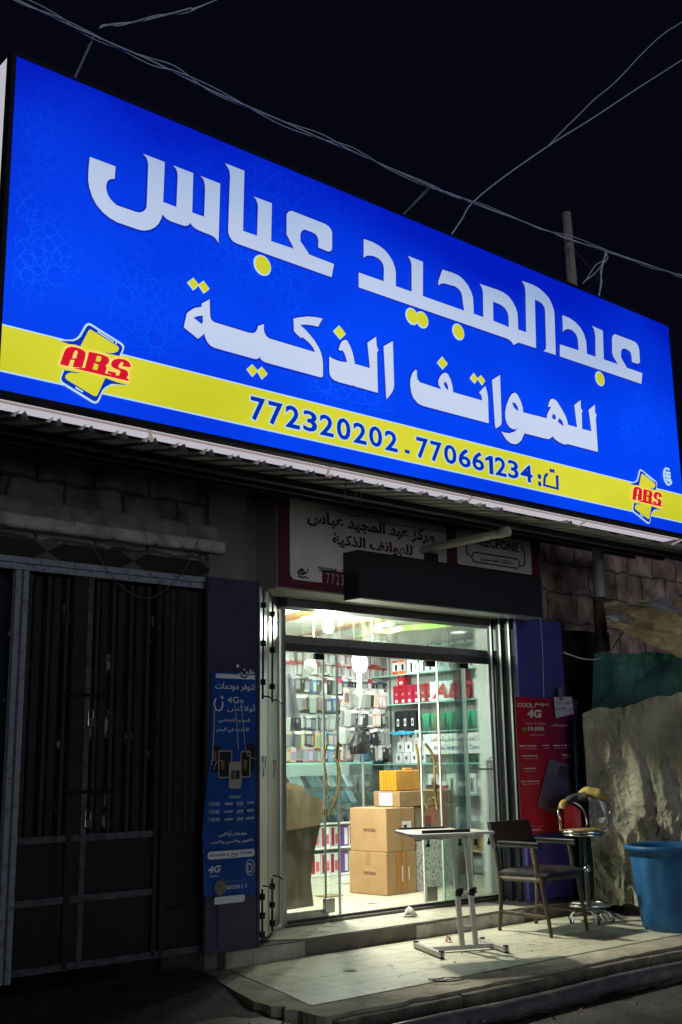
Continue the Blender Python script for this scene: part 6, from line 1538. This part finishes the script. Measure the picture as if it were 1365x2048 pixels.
# odds and ends on and round the stack
def odd(label, name, cat, o, a, b, h, m): return tag(MB().obox(o, a, b, Zv*h).build(name, m, None, 0.004), label, cat)
odd('small orange packet lying on top of the yellow taped box', 'packet', 'packet', yo+yvN*yl*0.55+yuN*0.05+Zv*(hy+0.004), yvN*0.10, yuN*0.04, 0.018, mat('orange_packet', (0.55, 0.20, 0.04), 0.4))
odd('black pouch lying on the right end of the long carton', 'pouch', 'pouch', lo+lvN*ll*0.68+luN*0.06+Zv*(hl+0.004), lvN*0.13, luN*0.09, 0.045, M_black)
odd('small red box beside the black pouch on the long carton', 'small_box', 'box', lo+lvN*ll*0.90+luN*0.05+Zv*(hl+0.004), lvN*0.06, luN*0.07, 0.035, mat('red_packet', (0.35, 0.03, 0.03), 0.4))
odd('flattened scrap of cardboard lying on the floor left of the cartons', 'cardboard_scrap', 'cardboard', aZ(655, 1795, FZ+0.002), uN*0.16, vN*0.22, 0.006, M_card2)
odd('crumpled white packing paper heaped at the foot of the showcase', 'packing_paper', 'paper', aZ(690, 1768, FZ+0.002), uN*0.14, vN*0.12, 0.05, mat('packing_paper', (0.62, 0.62, 0.58), 0.7, bump=0.8, bscale=14))
# flattened cardboard inside the left pane; lowest dark sheet paints a pane reflection
M_lean = mat('tan_cardboard', (0.26, 0.175, 0.09), 0.8, c2=(0.17, 0.115, 0.06), scale=4, bump=0.3, bscale=9)  # tan card mottled with browner patches
for n_, px, Yb, lb in ((0, ((560, 1572), (610, 1585), (655, 1603), (644, 1642), (640, 1650), (557, 1664)), 7.22, 'tan cardboard flap leaning highest inside the left shop pane'), (2, ((557, 1640), (646, 1628), (630, 1700), (622, 1760), (628, 1812), (590, 1818), (557, 1822)), 7.25, 'added dark brown sheet painting the reflection in the left shop pane'), (1, ((556, 1560), (607, 1572), (612, 1592), (558, 1586)), 7.30, 'folded cardboard edge sticking up behind the leaning cardboard')):
    l = []
    for x_, y_ in px:
        f_ = (1822-y_)/250; l.append(aY(x_, y_, Yb+0.16*f_))
    tag(MB().poly([l], depth=(0, 0.012, 0)).build('card_and_reflection', (M_lean, M_card2, mat('reflection_brown', (0.12, 0.085, 0.048), 0.8, c2=(0.08, 0.056, 0.034), scale=4, bump=0.3, bscale=9))[n_]), lb, 'cardboard')

# ------------------------------------------------------------------ glass showcase at the back
SH_Y = 9.77
sx1 = aY(745, 1530, SH_Y).x; sz = aY(650, 1526, SH_Y).z; sx0 = 6.9
t = thing('showcase', 'glass display showcase full of phones at the back of the shop', 'showcase', ((sx0+sx1)/2, SH_Y+0.2, FZ))
MB().box((sx0, SH_Y, sz-0.008), (sx1, SH_Y+0.42, sz)).build('glass_top', glass('showcase_glass', (0.93, 0.985, 0.96, 1), 0.05, 0.0), t)
MB().box((sx0, SH_Y, FZ+0.56), (sx1, SH_Y+0.006, sz-0.01)).build('front_pane', MATS['showcase_glass'], t)
MB().box((sx1-0.006, SH_Y+0.008, FZ+0.56), (sx1, SH_Y+0.42, sz-0.01)).build('side_pane', MATS['showcase_glass'], t)
MB().box((sx0, SH_Y-0.004, sz-0.014), (sx1+0.004, SH_Y+0.004, sz+0.006)).build('edge_strip', mat('green_glass_edge', (0.25, 0.50, 0.42), 0.2), t)
MB().box((sx0, SH_Y+0.40, FZ), (sx1, SH_Y+0.44, sz-0.01)).build('back_panel', M_white, t)
zsh = [FZ+0.02, FZ+0.30, FZ+0.56]
for z_ in zsh: MB().box((sx0, SH_Y-0.003 if z_ > FZ+0.1 else SH_Y, z_-0.018), (sx1+0.002, SH_Y+0.398, z_)).build('shelf', M_white, t)
MB().box((sx0, SH_Y+0.13, FZ+0.74), (sx1-0.008, SH_Y+0.39, FZ+0.748)).build('glass_shelf', MATS['showcase_glass'], t)
MB().box((sx0, SH_Y+0.22, FZ+0.92), (sx1-0.008, SH_Y+0.39, FZ+0.928)).build('glass_shelf', MATS['showcase_glass'], t)
# phones leaning on two rows, boxes below
M_ph = [mat('phone_black', (0.012, 0.013, 0.016), 0.2), mat('phone_blue_grey', (0.10, 0.14, 0.17), 0.25), mat('phone_silver', (0.32, 0.34, 0.35), 0.3, 0.3)]
proto = {}
def phone_proto(i):
    t = thing('phone', ('black', 'blue grey', 'silver')[i]+' phone leaning on a row in the glass showcase', 'phone', (0, 0, -5), ('black', 'blue grey', 'silver')[i]+' phones in the showcase')
    q = Vector((0, 0, -5)); tl_ = Vector((0, 0.62, 0.785)); n_ = Vector((0, -0.785, 0.62))
    MB().obox(q-Vector((0.04, 0, 0)), (0.08, 0, 0), -n_*0.009, tl_*0.165).build('case', M_ph[i], t, 0.004)
    MB().obox(q+n_*0.0008-Vector((0.034, 0, 0))+tl_*0.008, (0.068, 0, 0), -n_*0.0005, tl_*0.148).build('screen', mat('phone_screen_%d' % i, ((0.02, 0.025, 0.03), (0.07, 0.11, 0.14), (0.22, 0.26, 0.28))[i], 0.12), t)
    return t
used = set()
for row, (z_, yo_) in enumerate(((FZ+0.565, 0.04), (FZ+0.755, 0.14), (FZ+0.935, 0.24))):
    x_ = sx0+0.4+0.03*row
    while x_ < sx1-0.06:
        i = rnd.choice((0, 0, 1, 1, 1, 2))
        if i not in proto: proto[i] = phone_proto(i); o = proto[i]; o.location = (x_, SH_Y+yo_, z_)
        else: dup(proto[i], (x_, SH_Y+yo_, z_))
        x_ += 0.09
M_bx = {}
def box_mat(nm, c): return vary(mat('box_'+nm, c, 0.4), 0.015, 0.3)
def simple_box(nm, w_, d_, h_, face_m, label, group, front=(0, -1), deco=None):
    """upright product box at the origin, front face towards the given side, with a printed front panel"""
    t = thing('product_box', label, 'box', (0, 0, -5), group)
    q = Vector((0, 0, -5))
    if front == (0, -1):
        MB().box((-w_/2, 0, -5), (w_/2, d_, -5+h_)).build('carton', face_m, t, 0.002)
        f = lambda u0_, u1_, v0, v1, e: MB().box((-w_/2+w_*u0_, -e, -5+h_*v0), (-w_/2+w_*u1_, -e+0.001, -5+h_*v1))
    else:                                   # facing -X
        MB().box((0, -w_/2, -5), (d_, w_/2, -5+h_)).build('carton', face_m, t, 0.002)
        f = lambda u0_, u1_, v0, v1, e: MB().box((-e, w_/2-w_*u0_, -5+h_*v0), (-e+0.001, w_/2-w_*u1_, -5+h_*v1))
    for k_, (nm2, u0_, u1_, v0, v1, m2) in enumerate(deco or []): f(u0_, u1_, v0, v1, 0.0015+0.001*k_).build(nm2, m2, t)
    return t
M_bw = box_mat('white', (0.66, 0.66, 0.64)); M_br = box_mat('crimson', (0.30, 0.012, 0.035)); M_bk = box_mat('black', (0.016, 0.016, 0.018)); M_bg = box_mat('green', (0.03, 0.33, 0.17))
M_bo = box_mat('orange', (0.62, 0.15, 0.03)); M_bb = box_mat('sky_blue', (0.04, 0.30, 0.55)); M_bgr = box_mat('grey', (0.30, 0.31, 0.31)); M_bdg = box_mat('dark_green', (0.02, 0.085, 0.055)); M_bp = box_mat('pink', (0.62, 0.10, 0.16)); M_ye = box_mat('yellow', (0.50, 0.28, 0.04))
kA = simple_box('pinkfront', 0.125, 0.10, 0.215, M_bw, 'white and pink device box standing under the glass showcase', 'boxes under the showcase', deco=[('printed_panel', 0.06, 0.40, 0.05, 0.95, M_br), ('printed_picture', 0.5, 0.86, 0.15, 0.62, M_bp)])
kB = simple_box('purplefront', 0.11, 0.10, 0.215, box_mat('violet', (0.10, 0.05, 0.22)), 'violet device box standing under the glass showcase', 'violet boxes under the showcase', deco=[('printed_panel', 0.5, 0.92, 0.08, 0.9, M_bw)])
first = {}
def place(proto_, loc, rz=None, label=None, scale=None):
    if proto_.name not in first:
        first[proto_.name] = 1; proto_.location = loc
        if rz is not None: proto_.rotation_euler = (0, 0, rz)
        if scale: proto_.scale = scale
        return proto_
    return dup(proto_, loc, rz, label, scale=scale)
for z_ in (zsh[0]+0.002, zsh[1]+0.002):
    x_ = sx0+0.7
    k_ = 0
    while x_ < sx1-0.05:
        place(kB if k_ % 4 == 2 else kA, (x_, SH_Y+0.02+0.02*rnd.random(), z_), 0.06*(rnd.random()-0.5)); x_ += 0.135; k_ += 1

# ------------------------------------------------------------------ hanging packets on the back wall
HW_Y = 10.30
prot = {}
kinds = {'clear': ((0.24, 0.27, 0.25), (0.42, 0.42, 0.40), 'clear plastic accessory packet'), 'dark': ((0.025, 0.025, 0.028), (0.5, 0.5, 0.48), 'black phone case in a hanging packet'),
         'red': ((0.52, 0.50, 0.48), (0.36, 0.05, 0.04), 'white packet with a red header card'), 'orange': ((0.40, 0.20, 0.10), (0.55, 0.5, 0.45), 'amber phone case in a hanging packet'),
         'blue': ((0.05, 0.16, 0.36), (0.55, 0.56, 0.55), 'blue phone case in a hanging packet'), 'pink': ((0.48, 0.24, 0.24), (0.60, 0.58, 0.56), 'pink phone case in a hanging packet'), 'grey': ((0.08, 0.085, 0.095), (0.45, 0.45, 0.43), 'grey phone case in a hanging packet'), 'white': ((0.42, 0.42, 0.40), (0.32, 0.33, 0.32), 'white phone case in a hanging packet')}
def packet(kd, where):
    c, h_, lb = kinds[kd]
    t = thing('hanging_packet', lb+' '+where[0], 'packet', (0, 0, -5), lb.split(' ')[0]+' packets '+where[1])
    hh_ = 0.062 if kd == 'red' else 0.028
    MB().box((-0.038, -0.012, -5-0.155), (0.038, 0, -5-hh_)).build('pouch', vary(mat('packet_'+kd, c, 0.25), 0.05, 0.5), t, 0.004)
    MB().box((-0.040, -0.008, -5-hh_+0.001), (0.040, -0.002, -5)).build('header_card', vary(mat('header_'+kd, h_, 0.45), 0.04, 0.45), t)
    if kd != 'dark' and kd != 'clear': MB().box((-0.028, -0.0135, -5-0.135), (0.028, -0.0125, -5-0.05)).build('insert', vary(mat('insert_'+kd, tuple(0.45*x+0.20 for x in c), 0.3), 0.5, 0.6), t)
    if kd == 'dark': MB().box((-0.024, -0.0135, -5-0.075), (-0.004, -0.0125, -5-0.045)).build('camera_cutout', mat('cutout_grey', (0.25, 0.25, 0.25), 0.3), t)
    return t
def hang(kd, where, p, tilt=0.0, lean=0.0, sc_=1.0):
    key = (kd, where[1])
    if key not in prot: o = prot[key] = packet(kd, where)
    else: o = dup(prot[key])
    o.location = p; o.rotation_euler = (0, tilt, lean); o.scale = (sc_, 1, sc_)
    return o
WB = ('on the back wall', 'on the back wall')
# rails the packets hang from
rows = [(1298, 'red', 0.052), (1324, 'red', 0.060), (1356, 'mix', 0.078), (1392, 'clear', 0.085), (1430, 'clear', 0.085), (1462, 'amber', 0.085), (1493, 'pinkish', 0.085)]
rl = thing('hook_rails', 'metal rails with packets hanging along the back wall', 'rail', (8.3, HW_Y+0.03, 1.4))
for y_, _, _ in rows:
    z_ = aY(670, y_, HW_Y).z
    MB().box((7.2, HW_Y+0.015, z_), (9.5, HW_Y+0.03, z_+0.012)).build('rail', M_alu, rl)
for y_, sty, pitch in rows:
    z_ = aY(670, y_, HW_Y).z+0.004
    x_ = aY(548, y_, HW_Y).x; xe = aY(782, y_, HW_Y).x-0.04
    while x_ < xe:
        f_ = (x_-7.5)/(xe-7.5)
        if sty == 'red': kd = 'red'
        elif sty == 'mix': kd = rnd.choice(('clear', 'dark', 'dark', 'red', 'grey', 'blue', 'red'))
        elif sty == 'clear': kd = rnd.choice(('clear', 'white', 'grey', 'clear', 'dark', 'orange')) if f_ < 0.5 else rnd.choice(('dark', 'white', 'grey', 'pink', 'dark', 'blue'))
        elif sty == 'amber': kd = rnd.choice(('orange', 'clear', 'orange', 'grey')) if f_ < 0.5 else rnd.choice(('dark', 'white', 'blue', 'grey', 'orange'))
        else: kd = rnd.choice(('pink', 'orange', 'white', 'pink')) if f_ < 0.5 else rnd.choice(('dark', 'blue', 'white', 'grey', 'orange'))
        for layer in (0, 1):
            if layer and rnd.random() < 0.45: continue
            hang(kd, WB, (x_+0.02*layer+0.01*rnd.random(), HW_Y-0.028*layer-0.01*rnd.random(), z_-0.012*layer), 0.16*(rnd.random()-0.5), 0.5*(rnd.random()-0.5), 1.04+0.26*rnd.random())
        x_ += pitch*0.88
# a nearer stand with phone cases crowding it
ST_Y = 9.15
st = thing('case_stand', 'wire stand crowded with hanging phone cases near the middle of the shop', 'stand', (aY(735, 1500, ST_Y).x, ST_Y+0.05, FZ))
sx_ = aY(733, 1500, ST_Y).x
MB().tube([(sx_, ST_Y+0.06, FZ), (sx_, ST_Y+0.06, 2.28)], 0.014, 8).build('pole', M_alu, st)
srows = [(1378, 695, 770), (1384, 700, 768), (1416, 690, 772), (1422, 694, 770), (1455, 686, 705), (1458, 745, 776), (1490, 690, 712), (1490, 742, 778)]
zz = sorted({round(aY(733, y_, ST_Y).z, 3) for y_, _, _ in srows})
for z_ in zz: MB().box((aY(690, 1400, ST_Y).x, ST_Y+0.03, z_+0.004), (aY(776, 1400, ST_Y).x, ST_Y+0.042, z_+0.012)).build('rail', M_alu, st)
WS = ('on the wire stand', 'on the wire stand')
for k_, (y_, a_, b_) in enumerate(srows):
    z_ = aY(733, y_, ST_Y).z; x_ = aY(a_, y_, ST_Y).x; xe = aY(b_, y_, ST_Y).x
    while x_ < xe:
        kd = rnd.choice(('white', 'dark', 'clear', 'grey', 'dark', 'white', 'pink', 'clear'))
        hang(kd, WS, (x_, ST_Y+0.02-0.028*(k_ % 2)-0.012*rnd.random(), z_), 0.42*(rnd.random()-0.5), 0.9*(rnd.random()-0.5), 0.95+0.25*rnd.random())
        x_ += 0.062
# black carrier bag on the stand
q = aY(722, 1450, ST_Y-0.08)
def bagf(u, v):
    wd = 0.03+0.10*min(1, v*1.5)*(1 if v < 0.85 else 1-1.2*(v-0.85)); a_ = 2*math.pi*u
    return q+Vector((math.cos(a_)*wd*(1+0.3*N3(math.cos(a_)*2, v*4, math.sin(a_)*2))-0.02*v, math.sin(a_)*wd*0.5, -0.30*v+0.01*N3(u*7, v*3, 2)))
tag(MB().grid(24, 18, bagf).build('carrier_bag', mat('black_bag_film', (0.010, 0.010, 0.011), 0.22, bump=0.6, bscale=25, c2=(0.016, 0.016, 0.018), scale=9)), 'shiny black plastic bag hanging low on the crowded wire stand', 'bag')
# insect swatter hanging in front
SW_Y = 8.0
s0, s1 = aY(720, 1306, SW_Y), aY(720, 1345, SW_Y)
t = thing('insect_swatter', 'white electric insect swatter hanging upside up inside the doorway', 'swatter', aY(716, 1400, SW_Y))
hw_ = (aY(734, 1325, SW_Y).x-aY(707, 1325, SW_Y).x)/2; cx2 = (s0.x+s1.x)/2; zt2, zb3 = s0.z, s1.z
lp_ = rrect(Vector((cx2-hw_, 0, zb3)), Vector((cx2+hw_, 0, zt2)), SW_Y, hw_*0.75)
MB().tube(lp_, 0.009, 7, closed=True).tube([p+((Vector((cx2, SW_Y, (zt2+zb3)/2))-p)*0.2) for p in lp_], 0.006, 6, closed=True).build('rim', M_white, t)
ms = MB()
for k_ in range(20):
    x_ = cx2-hw_*0.85+hw_*1.7*k_/19; hh = (zt2-zb3)/2*math.sqrt(max(0.05, 1-((x_-cx2)/hw_)**2*0.75)); ms.tube([(x_, SW_Y, (zt2+zb3)/2-hh*0.95), (x_, SW_Y, (zt2+zb3)/2+hh*0.95)], 0.0026, 4)
ms.build('mesh', mat('swatter_wire', (0.5, 0.5, 0.5), 0.3, 0.8), t)
h1, h2_ = aY(719, 1350, SW_Y), aY(716, 1392, SW_Y)
MB().tube([(cx2, SW_Y, zt2), (cx2, SW_Y, 2.66)], 0.002, 5).build('cord', M_dwire, t)
MB().tube([Vector((cx2, SW_Y, zb3)), h1, h1.lerp(h2_, 0.3), h2_], [0.012, 0.026, 0.016, 0.014], 10).build('handle', M_white, t)

# white lamp arm and cloth behind the left pane
q = aY(616, 1333, 7.6)
t = thing('wall_fan', 'white round device on a hanging arm behind the left glass pane', 'fan', q)
MB().lathe(q+Vector((0, -0.02, 0)), [(0, 0), (0.05, 0.0), (0.055, 0.02), (0.05, 0.045), (0, 0.05)], 20, Vector((-0.4, -1, 0.1))).build('head', M_white, t)
MB().tube([q, q+Vector((0.09, 0.05, 0.0)), q+Vector((0.17, 0.12, 0.0))], 0.014, 8).tube([q+Vector((0.17, 0.12, 0.0)), Vector((q.x+0.17, q.y+0.12, 2.66))], 0.006, 6).build('arm', M_white, t)
for dx in (-0.018, 0.018): MB().lathe(q+Vector((-0.02+dx, -0.075, 0.0)), [(0, 0), (0.008, 0), (0.008, 0.006), (0, 0.006)], 8, Vector((-0.4, -1, 0.1))).build('socket_hole', M_black, t)
def clf(u, v):
    xl, xr = 562, 580+22*v
    p = aY(xl+(xr-xl)*u, 1345+90*v, 7.35); p.y += 0.03*math.sin(u*10)+0.02*v; return p
tag(MB().grid(14, 14, clf).build('cloth', mat('lilac_white_cloth', (0.50, 0.50, 0.60), 0.8)), 'pale cloth hanging behind the top of the left shop pane', 'cloth')

# ------------------------------------------------------------------ right wall: shelves and boxes
SX = 9.30
def zX(x_, y_): return aX(x_, y_, SX).z
shelf_px = [(880, 1291), (880, 1341), (880, 1402), (880, 1461), (880, 1526), (880, 1588), (880, 1655)]
zs_ = [zX(*p) for p in shelf_px]
M_shg = glass('shelf_glass', (0.80, 0.94, 0.88, 1), 0.1, 0.0)
t = SHV = thing('wall_shelves', 'glass wall shelves packed with boxes along the right shop wall', 'shelves', (9.43, 9.0, FZ))
for z_ in zs_: MB().box((SX-0.02, 7.5, z_-0.012), (9.545, 10.30, z_-0.002)).build('shelf', M_shg, t); MB().box((SX-0.026, 7.5, z_-0.013), (SX-0.0205, 10.30, z_-0.001)).build('shelf_edge', MATS['green_glass_edge'], t)
for y_ in (7.7, 8.55, 9.4, 10.2): MB().box((9.535, y_-0.012, FZ), (9.549, y_+0.012, 2.6)).build('upright', M_alu, t)
def yX(px): return aX(px, 1420, SX).y
FX = (-1, 0)
A1 = simple_box('w_acc', 0.10, 0.09, 0.17, M_bw, 'white accessory box with a dark printed stripe on a high shelf', 'white striped boxes on the right wall', FX, [('printed_stripe', 0.55, 0.85, 0.1, 0.75, M_bk)])
A2 = simple_box('o_acc', 0.10, 0.09, 0.17, M_bw, 'white box with orange print at the far end of a shelf', 'orange printed boxes on the right wall', FX, [('printed_panel', 0.0, 1.0, 0.0, 0.25, M_bo), ('printed_top', 0.0, 1.0, 0.85, 1.0, M_bo), ('printed_picture', 0.5, 0.85, 0.3, 0.7, M_bk)])
A3 = simple_box('teal', 0.11, 0.09, 0.15, box_mat('teal_white', (0.45, 0.60, 0.58)), 'pale teal box on the top shelf of the right wall', 'pale teal boxes on the right wall', FX, [('printed_panel', 0.2, 0.8, 0.3, 0.7, M_bgr)])
R1 = simple_box('red', 0.105, 0.09, 0.215, M_br, 'dark red phone box in the row along the right wall', 'dark red boxes on the right wall', FX, [('printed_label', 0.30, 0.72, 0.06, 0.22, M_bw), ('printed_emblem', 0.38, 0.62, 0.45, 0.58, mat('faded_red_print', (0.5, 0.2, 0.2), 0.5))])
K1 = simple_box('watch', 0.12, 0.08, 0.25, M_bk, 'black watch box with a white dial print on the right wall', 'black watch boxes on the right wall', FX, [('printed_dial', 0.36, 0.66, 0.28, 0.62, M_bw), ('printed_dial_core', 0.43, 0.59, 0.36, 0.54, M_bk)])
Gn1 = simple_box('green', 0.12, 0.08, 0.20, M_bdg, 'dark green box with bright green wedges on the right wall', 'green boxes on the right wall', FX)
for y0_, s_ in ((0.06, 1), (-0.0, -1)):
    l = [Vector((-0.002, y0_, -5+0.20)), Vector((-0.002, y0_-0.06, -5+0.20)), Vector((-0.002, y0_-0.045 if s_ > 0 else y0_-0.015, -5+0.01))]
    MB().poly([l]).build('printed_wedge', M_bg, Gn1)
W1 = simple_box('ww', 0.115, 0.08, 0.125, M_bw, 'small white watch box with a square dark print on the right wall', 'small white watch boxes on the right wall', FX, [('printed_dial', 0.32, 0.68, 0.3, 0.72, M_bgr), ('printed_core', 0.4, 0.6, 0.4, 0.62, M_bk)])
P1 = simple_box('pw', 0.14, 0.09, 0.22, M_bw, 'white phone box with a black phone print on the right wall', 'white phone boxes on the right wall', FX, [('printed_phone', 0.38, 0.72, 0.12, 0.78, M_bk), ('printed_camera', 0.42, 0.55, 0.6, 0.72, M_bgr)])
G1 = simple_box('gw', 0.14, 0.09, 0.16, M_bgr, 'grey box on a lower shelf of the right wall', 'grey boxes on the right wall', FX, [('printed_panel', 0.1, 0.9, 0.5, 0.85, M_bw)])
Y1 = simple_box('yw', 0.15, 0.10, 0.20, M_ye, 'yellow box low on the right wall behind the wheeled table', 'yellow boxes on the right wall', FX, [('printed_phone', 0.3, 0.7, 0.1, 0.8, M_bk)])
def row(pr, pa, pb, z_, step, x=SX, jit=0.01, turn=0.1):
    y_ = yX(pa)-step/2; ye = yX(pb)
    while y_ > ye:
        place(rnd.choice(pr), (x+0.012+jit*rnd.random(), y_, z_), turn*(rnd.random()-0.5)); y_ -= step*(1+0.06*rnd.random())
row([A3, A1, A1], 815, 962, zs_[0]+0.001, 0.135)
row([A2], 785, 812, zs_[1]+0.001, 0.11); row([A1, A1, A1, A3], 815, 975, zs_[1]+0.001, 0.105)
row([R1], 786, 868, zs_[2]+0.001, 0.108, turn=0.05); row([R1], 910, 945, zs_[2]+0.001, 0.115, turn=0.3)
y_ = yX(800); place(R1, (SX+0.03, y_, zs_[2]+0.218), 0.1); place(R1, (SX+0.03, yX(925), zs_[2]+0.218), 0.1)
row([P1], 948, 972, zs_[2]+0.001, 0.15)
row([K1], 786, 838, zs_[3]+0.001, 0.125); row([Gn1], 842, 992, zs_[3]+0.001, 0.125, turn=0.35)
for k_ in range(3): row([W1], 786+4*k_, 848, zs_[4]+0.001+0.127*k_, 0.13, turn=0.14)
row([Gn1], 902, 965, zs_[4]+0.001, 0.125, turn=0.2)
row([P1, G1], 850, 978, zs_[5]+0.001, 0.15, turn=0.3)
row([P1, G1, P1], 850, 985, zs_[6]+0.001, 0.15, turn=0.2)
row([Y1, Y1, G1], 850, 985, FZ+0.25, 0.16); row([Y1, G1], 850, 985, FZ+0.02, 0.16)
MB().box((SX, 7.5, FZ+0.235), (9.545, 10.3, FZ+0.248)).build('shelf', M_white, SHV)
# blue strip box under the black watch boxes
q0, q1 = aX(786, 1470, SX-0.03), aX(822, 1462, SX-0.03)
tag(MB().box((SX-0.035, q1.y, q0.z), (SX+0.05, q0.y, q1.z)).build('display_tray', M_bb), 'flat bright blue box lying under the black watch boxes', 'box')
# red wall letters and name board
X_ = 9.285
l0, l1 = aX(864, 1398, X_), aX(945, 1362, X_)
t = thing('wall_letters', 'large slanted red letters on the right shop wall behind the red boxes', 'sign letters', Vector((X_, (l0.y+l1.y)/2, l0.z)))
mb = MB(); put_text(mb, 'ABS', (X_, l0.y, l0.z), (0, l1.y-l0.y, 0), (0, 0, l1.z-l0.z), bold=0.03, shear=0.25)
b_ = aX(908, 1380, X_+0.01).y
MB().box((X_+0.008, b_, l0.z-0.03), (X_+0.014, l0.y+0.03, l1.z+0.03)).build('backing_board', M_white, t)
mb.build('lettering', mat('wall_letter_red', (0.45, 0.02, 0.02), 0.4), t)
X_ = SX-0.035
b0, b1 = aX(848, 1509, X_), aX(990, 1463, X_)
t = thing('name_board', 'white board with maroon Arabic and blue English shop name across the shelves', 'sign board', Vector((X_, (b0.y+b1.y)/2, b0.z)))
MB().box((X_, b1.y, b0.z), (X_+0.012, b0.y, b1.z)).build('board', M_white, t)
mb = MB(); a_, b_ = aX(868, 1503, X_-0.003), aX(968, 1488, X_-0.003)
put_text(mb, 'Abbas Smartphone Center', (X_-0.003, a_.y, a_.z), (0, b_.y-a_.y, 0), (0, 0, b_.z-a_.z), bold=0.012); mb.build('blue_lettering', mat('board_blue', (0.015, 0.06, 0.18), 0.5), t)
mb = MB(); a_, b_ = aX(862, 1486, X_-0.003), aX(968, 1469, X_-0.003)
put_text(mb, 'مركز عبد المجيد عباس للهواتف', (X_-0.003, a_.y, a_.z), (0, b_.y-a_.y, 0), (0, 0, b_.z-a_.z), ar=True, bold=0.012); mb.build('maroon_lettering', mat('board_maroon', (0.14, 0.02, 0.025), 0.5), t)
# green fascia under the ceiling and wall clock-like frame near the door
fa = MB(); P = [aZ(x_, y_, 2.60) for x_, y_ in ((712, 1274), (745, 1260), (775, 1264), (800, 1258), (850, 1254), (905, 1249))]
vs = []
for p in smooth_path(P, 5): vs += [p-Zv*0.02, p+Zv*0.03]
fa.add(vs, [(2*i, 2*i+2, 2*i+3, 2*i+1) for i in range(len(vs)//2-1)]); fa.add([v+Vector((0.02, 0, 0)) for v in vs], [(2*i+1, 2*i+3, 2*i+2, 2*i) for i in range(len(vs)//2-1)])
tag(fa.build('ceiling_fascia', mat('lime_trim', (0.16, 0.32, 0.04), 0.4)), 'wavy lime green trim strip under the ceiling over the shelves', 'trim')
# box on the front jamb wall and bundle of steel strips with hangers
xq = aY(993, 1400, 7.35)
t = thing('meter_box', 'white framed electric meter box on the inner wall right of the glass', 'meter box', xq)
for nm, x0, x1, y0, y1, e, m_ in (('case', 984, 1003, 1368, 1434, 0.0, M_white), ('window', 990, 1000, 1376, 1410, 0.012, M_bgr), ('dial', 992, 998, 1405, 1420, 0.014, M_bo)):
    a_, b_ = aY(x0, y1, 7.35), aY(x1, y0, 7.35); MB().box((a_.x, 7.35-e, a_.z), (b_.x, 7.40-e, b_.z)).build(nm, m_, t)
M_strip = mat('dull_strip_steel', (0.30, 0.31, 0.31), 0.4, 0.3, (0.18, 0.185, 0.185), 9, stretch=(1, 1, 0.2))
t = thing('steel_strips', 'bundle of tall steel shelf strips tied together by the right pane', 'shelf strips', (aY(990, 1700, 7.22).x, 7.22, FZ))
for k_ in range(4):
    a_ = aY(976+6*k_, 1520, 7.2+0.02*k_); MB().box((a_.x, 7.2+0.02*k_, FZ), (a_.x+0.016, 7.215+0.02*k_, a_.z)).build('strip', M_strip, t)
a_, b_ = aY(977, 1540, 7.19), aY(1002, 1536, 7.19); MB().box((a_.x, 7.185, a_.z), (b_.x, 7.30, b_.z)).build('tie', M_black, t)
hg = MB(); c = aY(990, 1512, 7.19)
for k_ in range(3):
    o_ = Vector((0.004*k_, 0.03*k_, -0.006*k_)); hg.tube([c+o_, c+o_+Vector((0.06, 0, -0.05)), c+o_+Vector((-0.06, 0, -0.05)), c+o_], 0.0035, 5)
hg.tube(smooth_path([c, c+Zv*0.03, c+Vector((0.015, 0, 0.05)), c+Vector((0.0, 0, 0.065)), c+Vector((-0.012, 0, 0.05))], 4), 0.003, 5)
tag(hg.build('clothes_hanger', M_chrome), 'wire clothes hangers hanging above the tied steel strips', 'hanger')
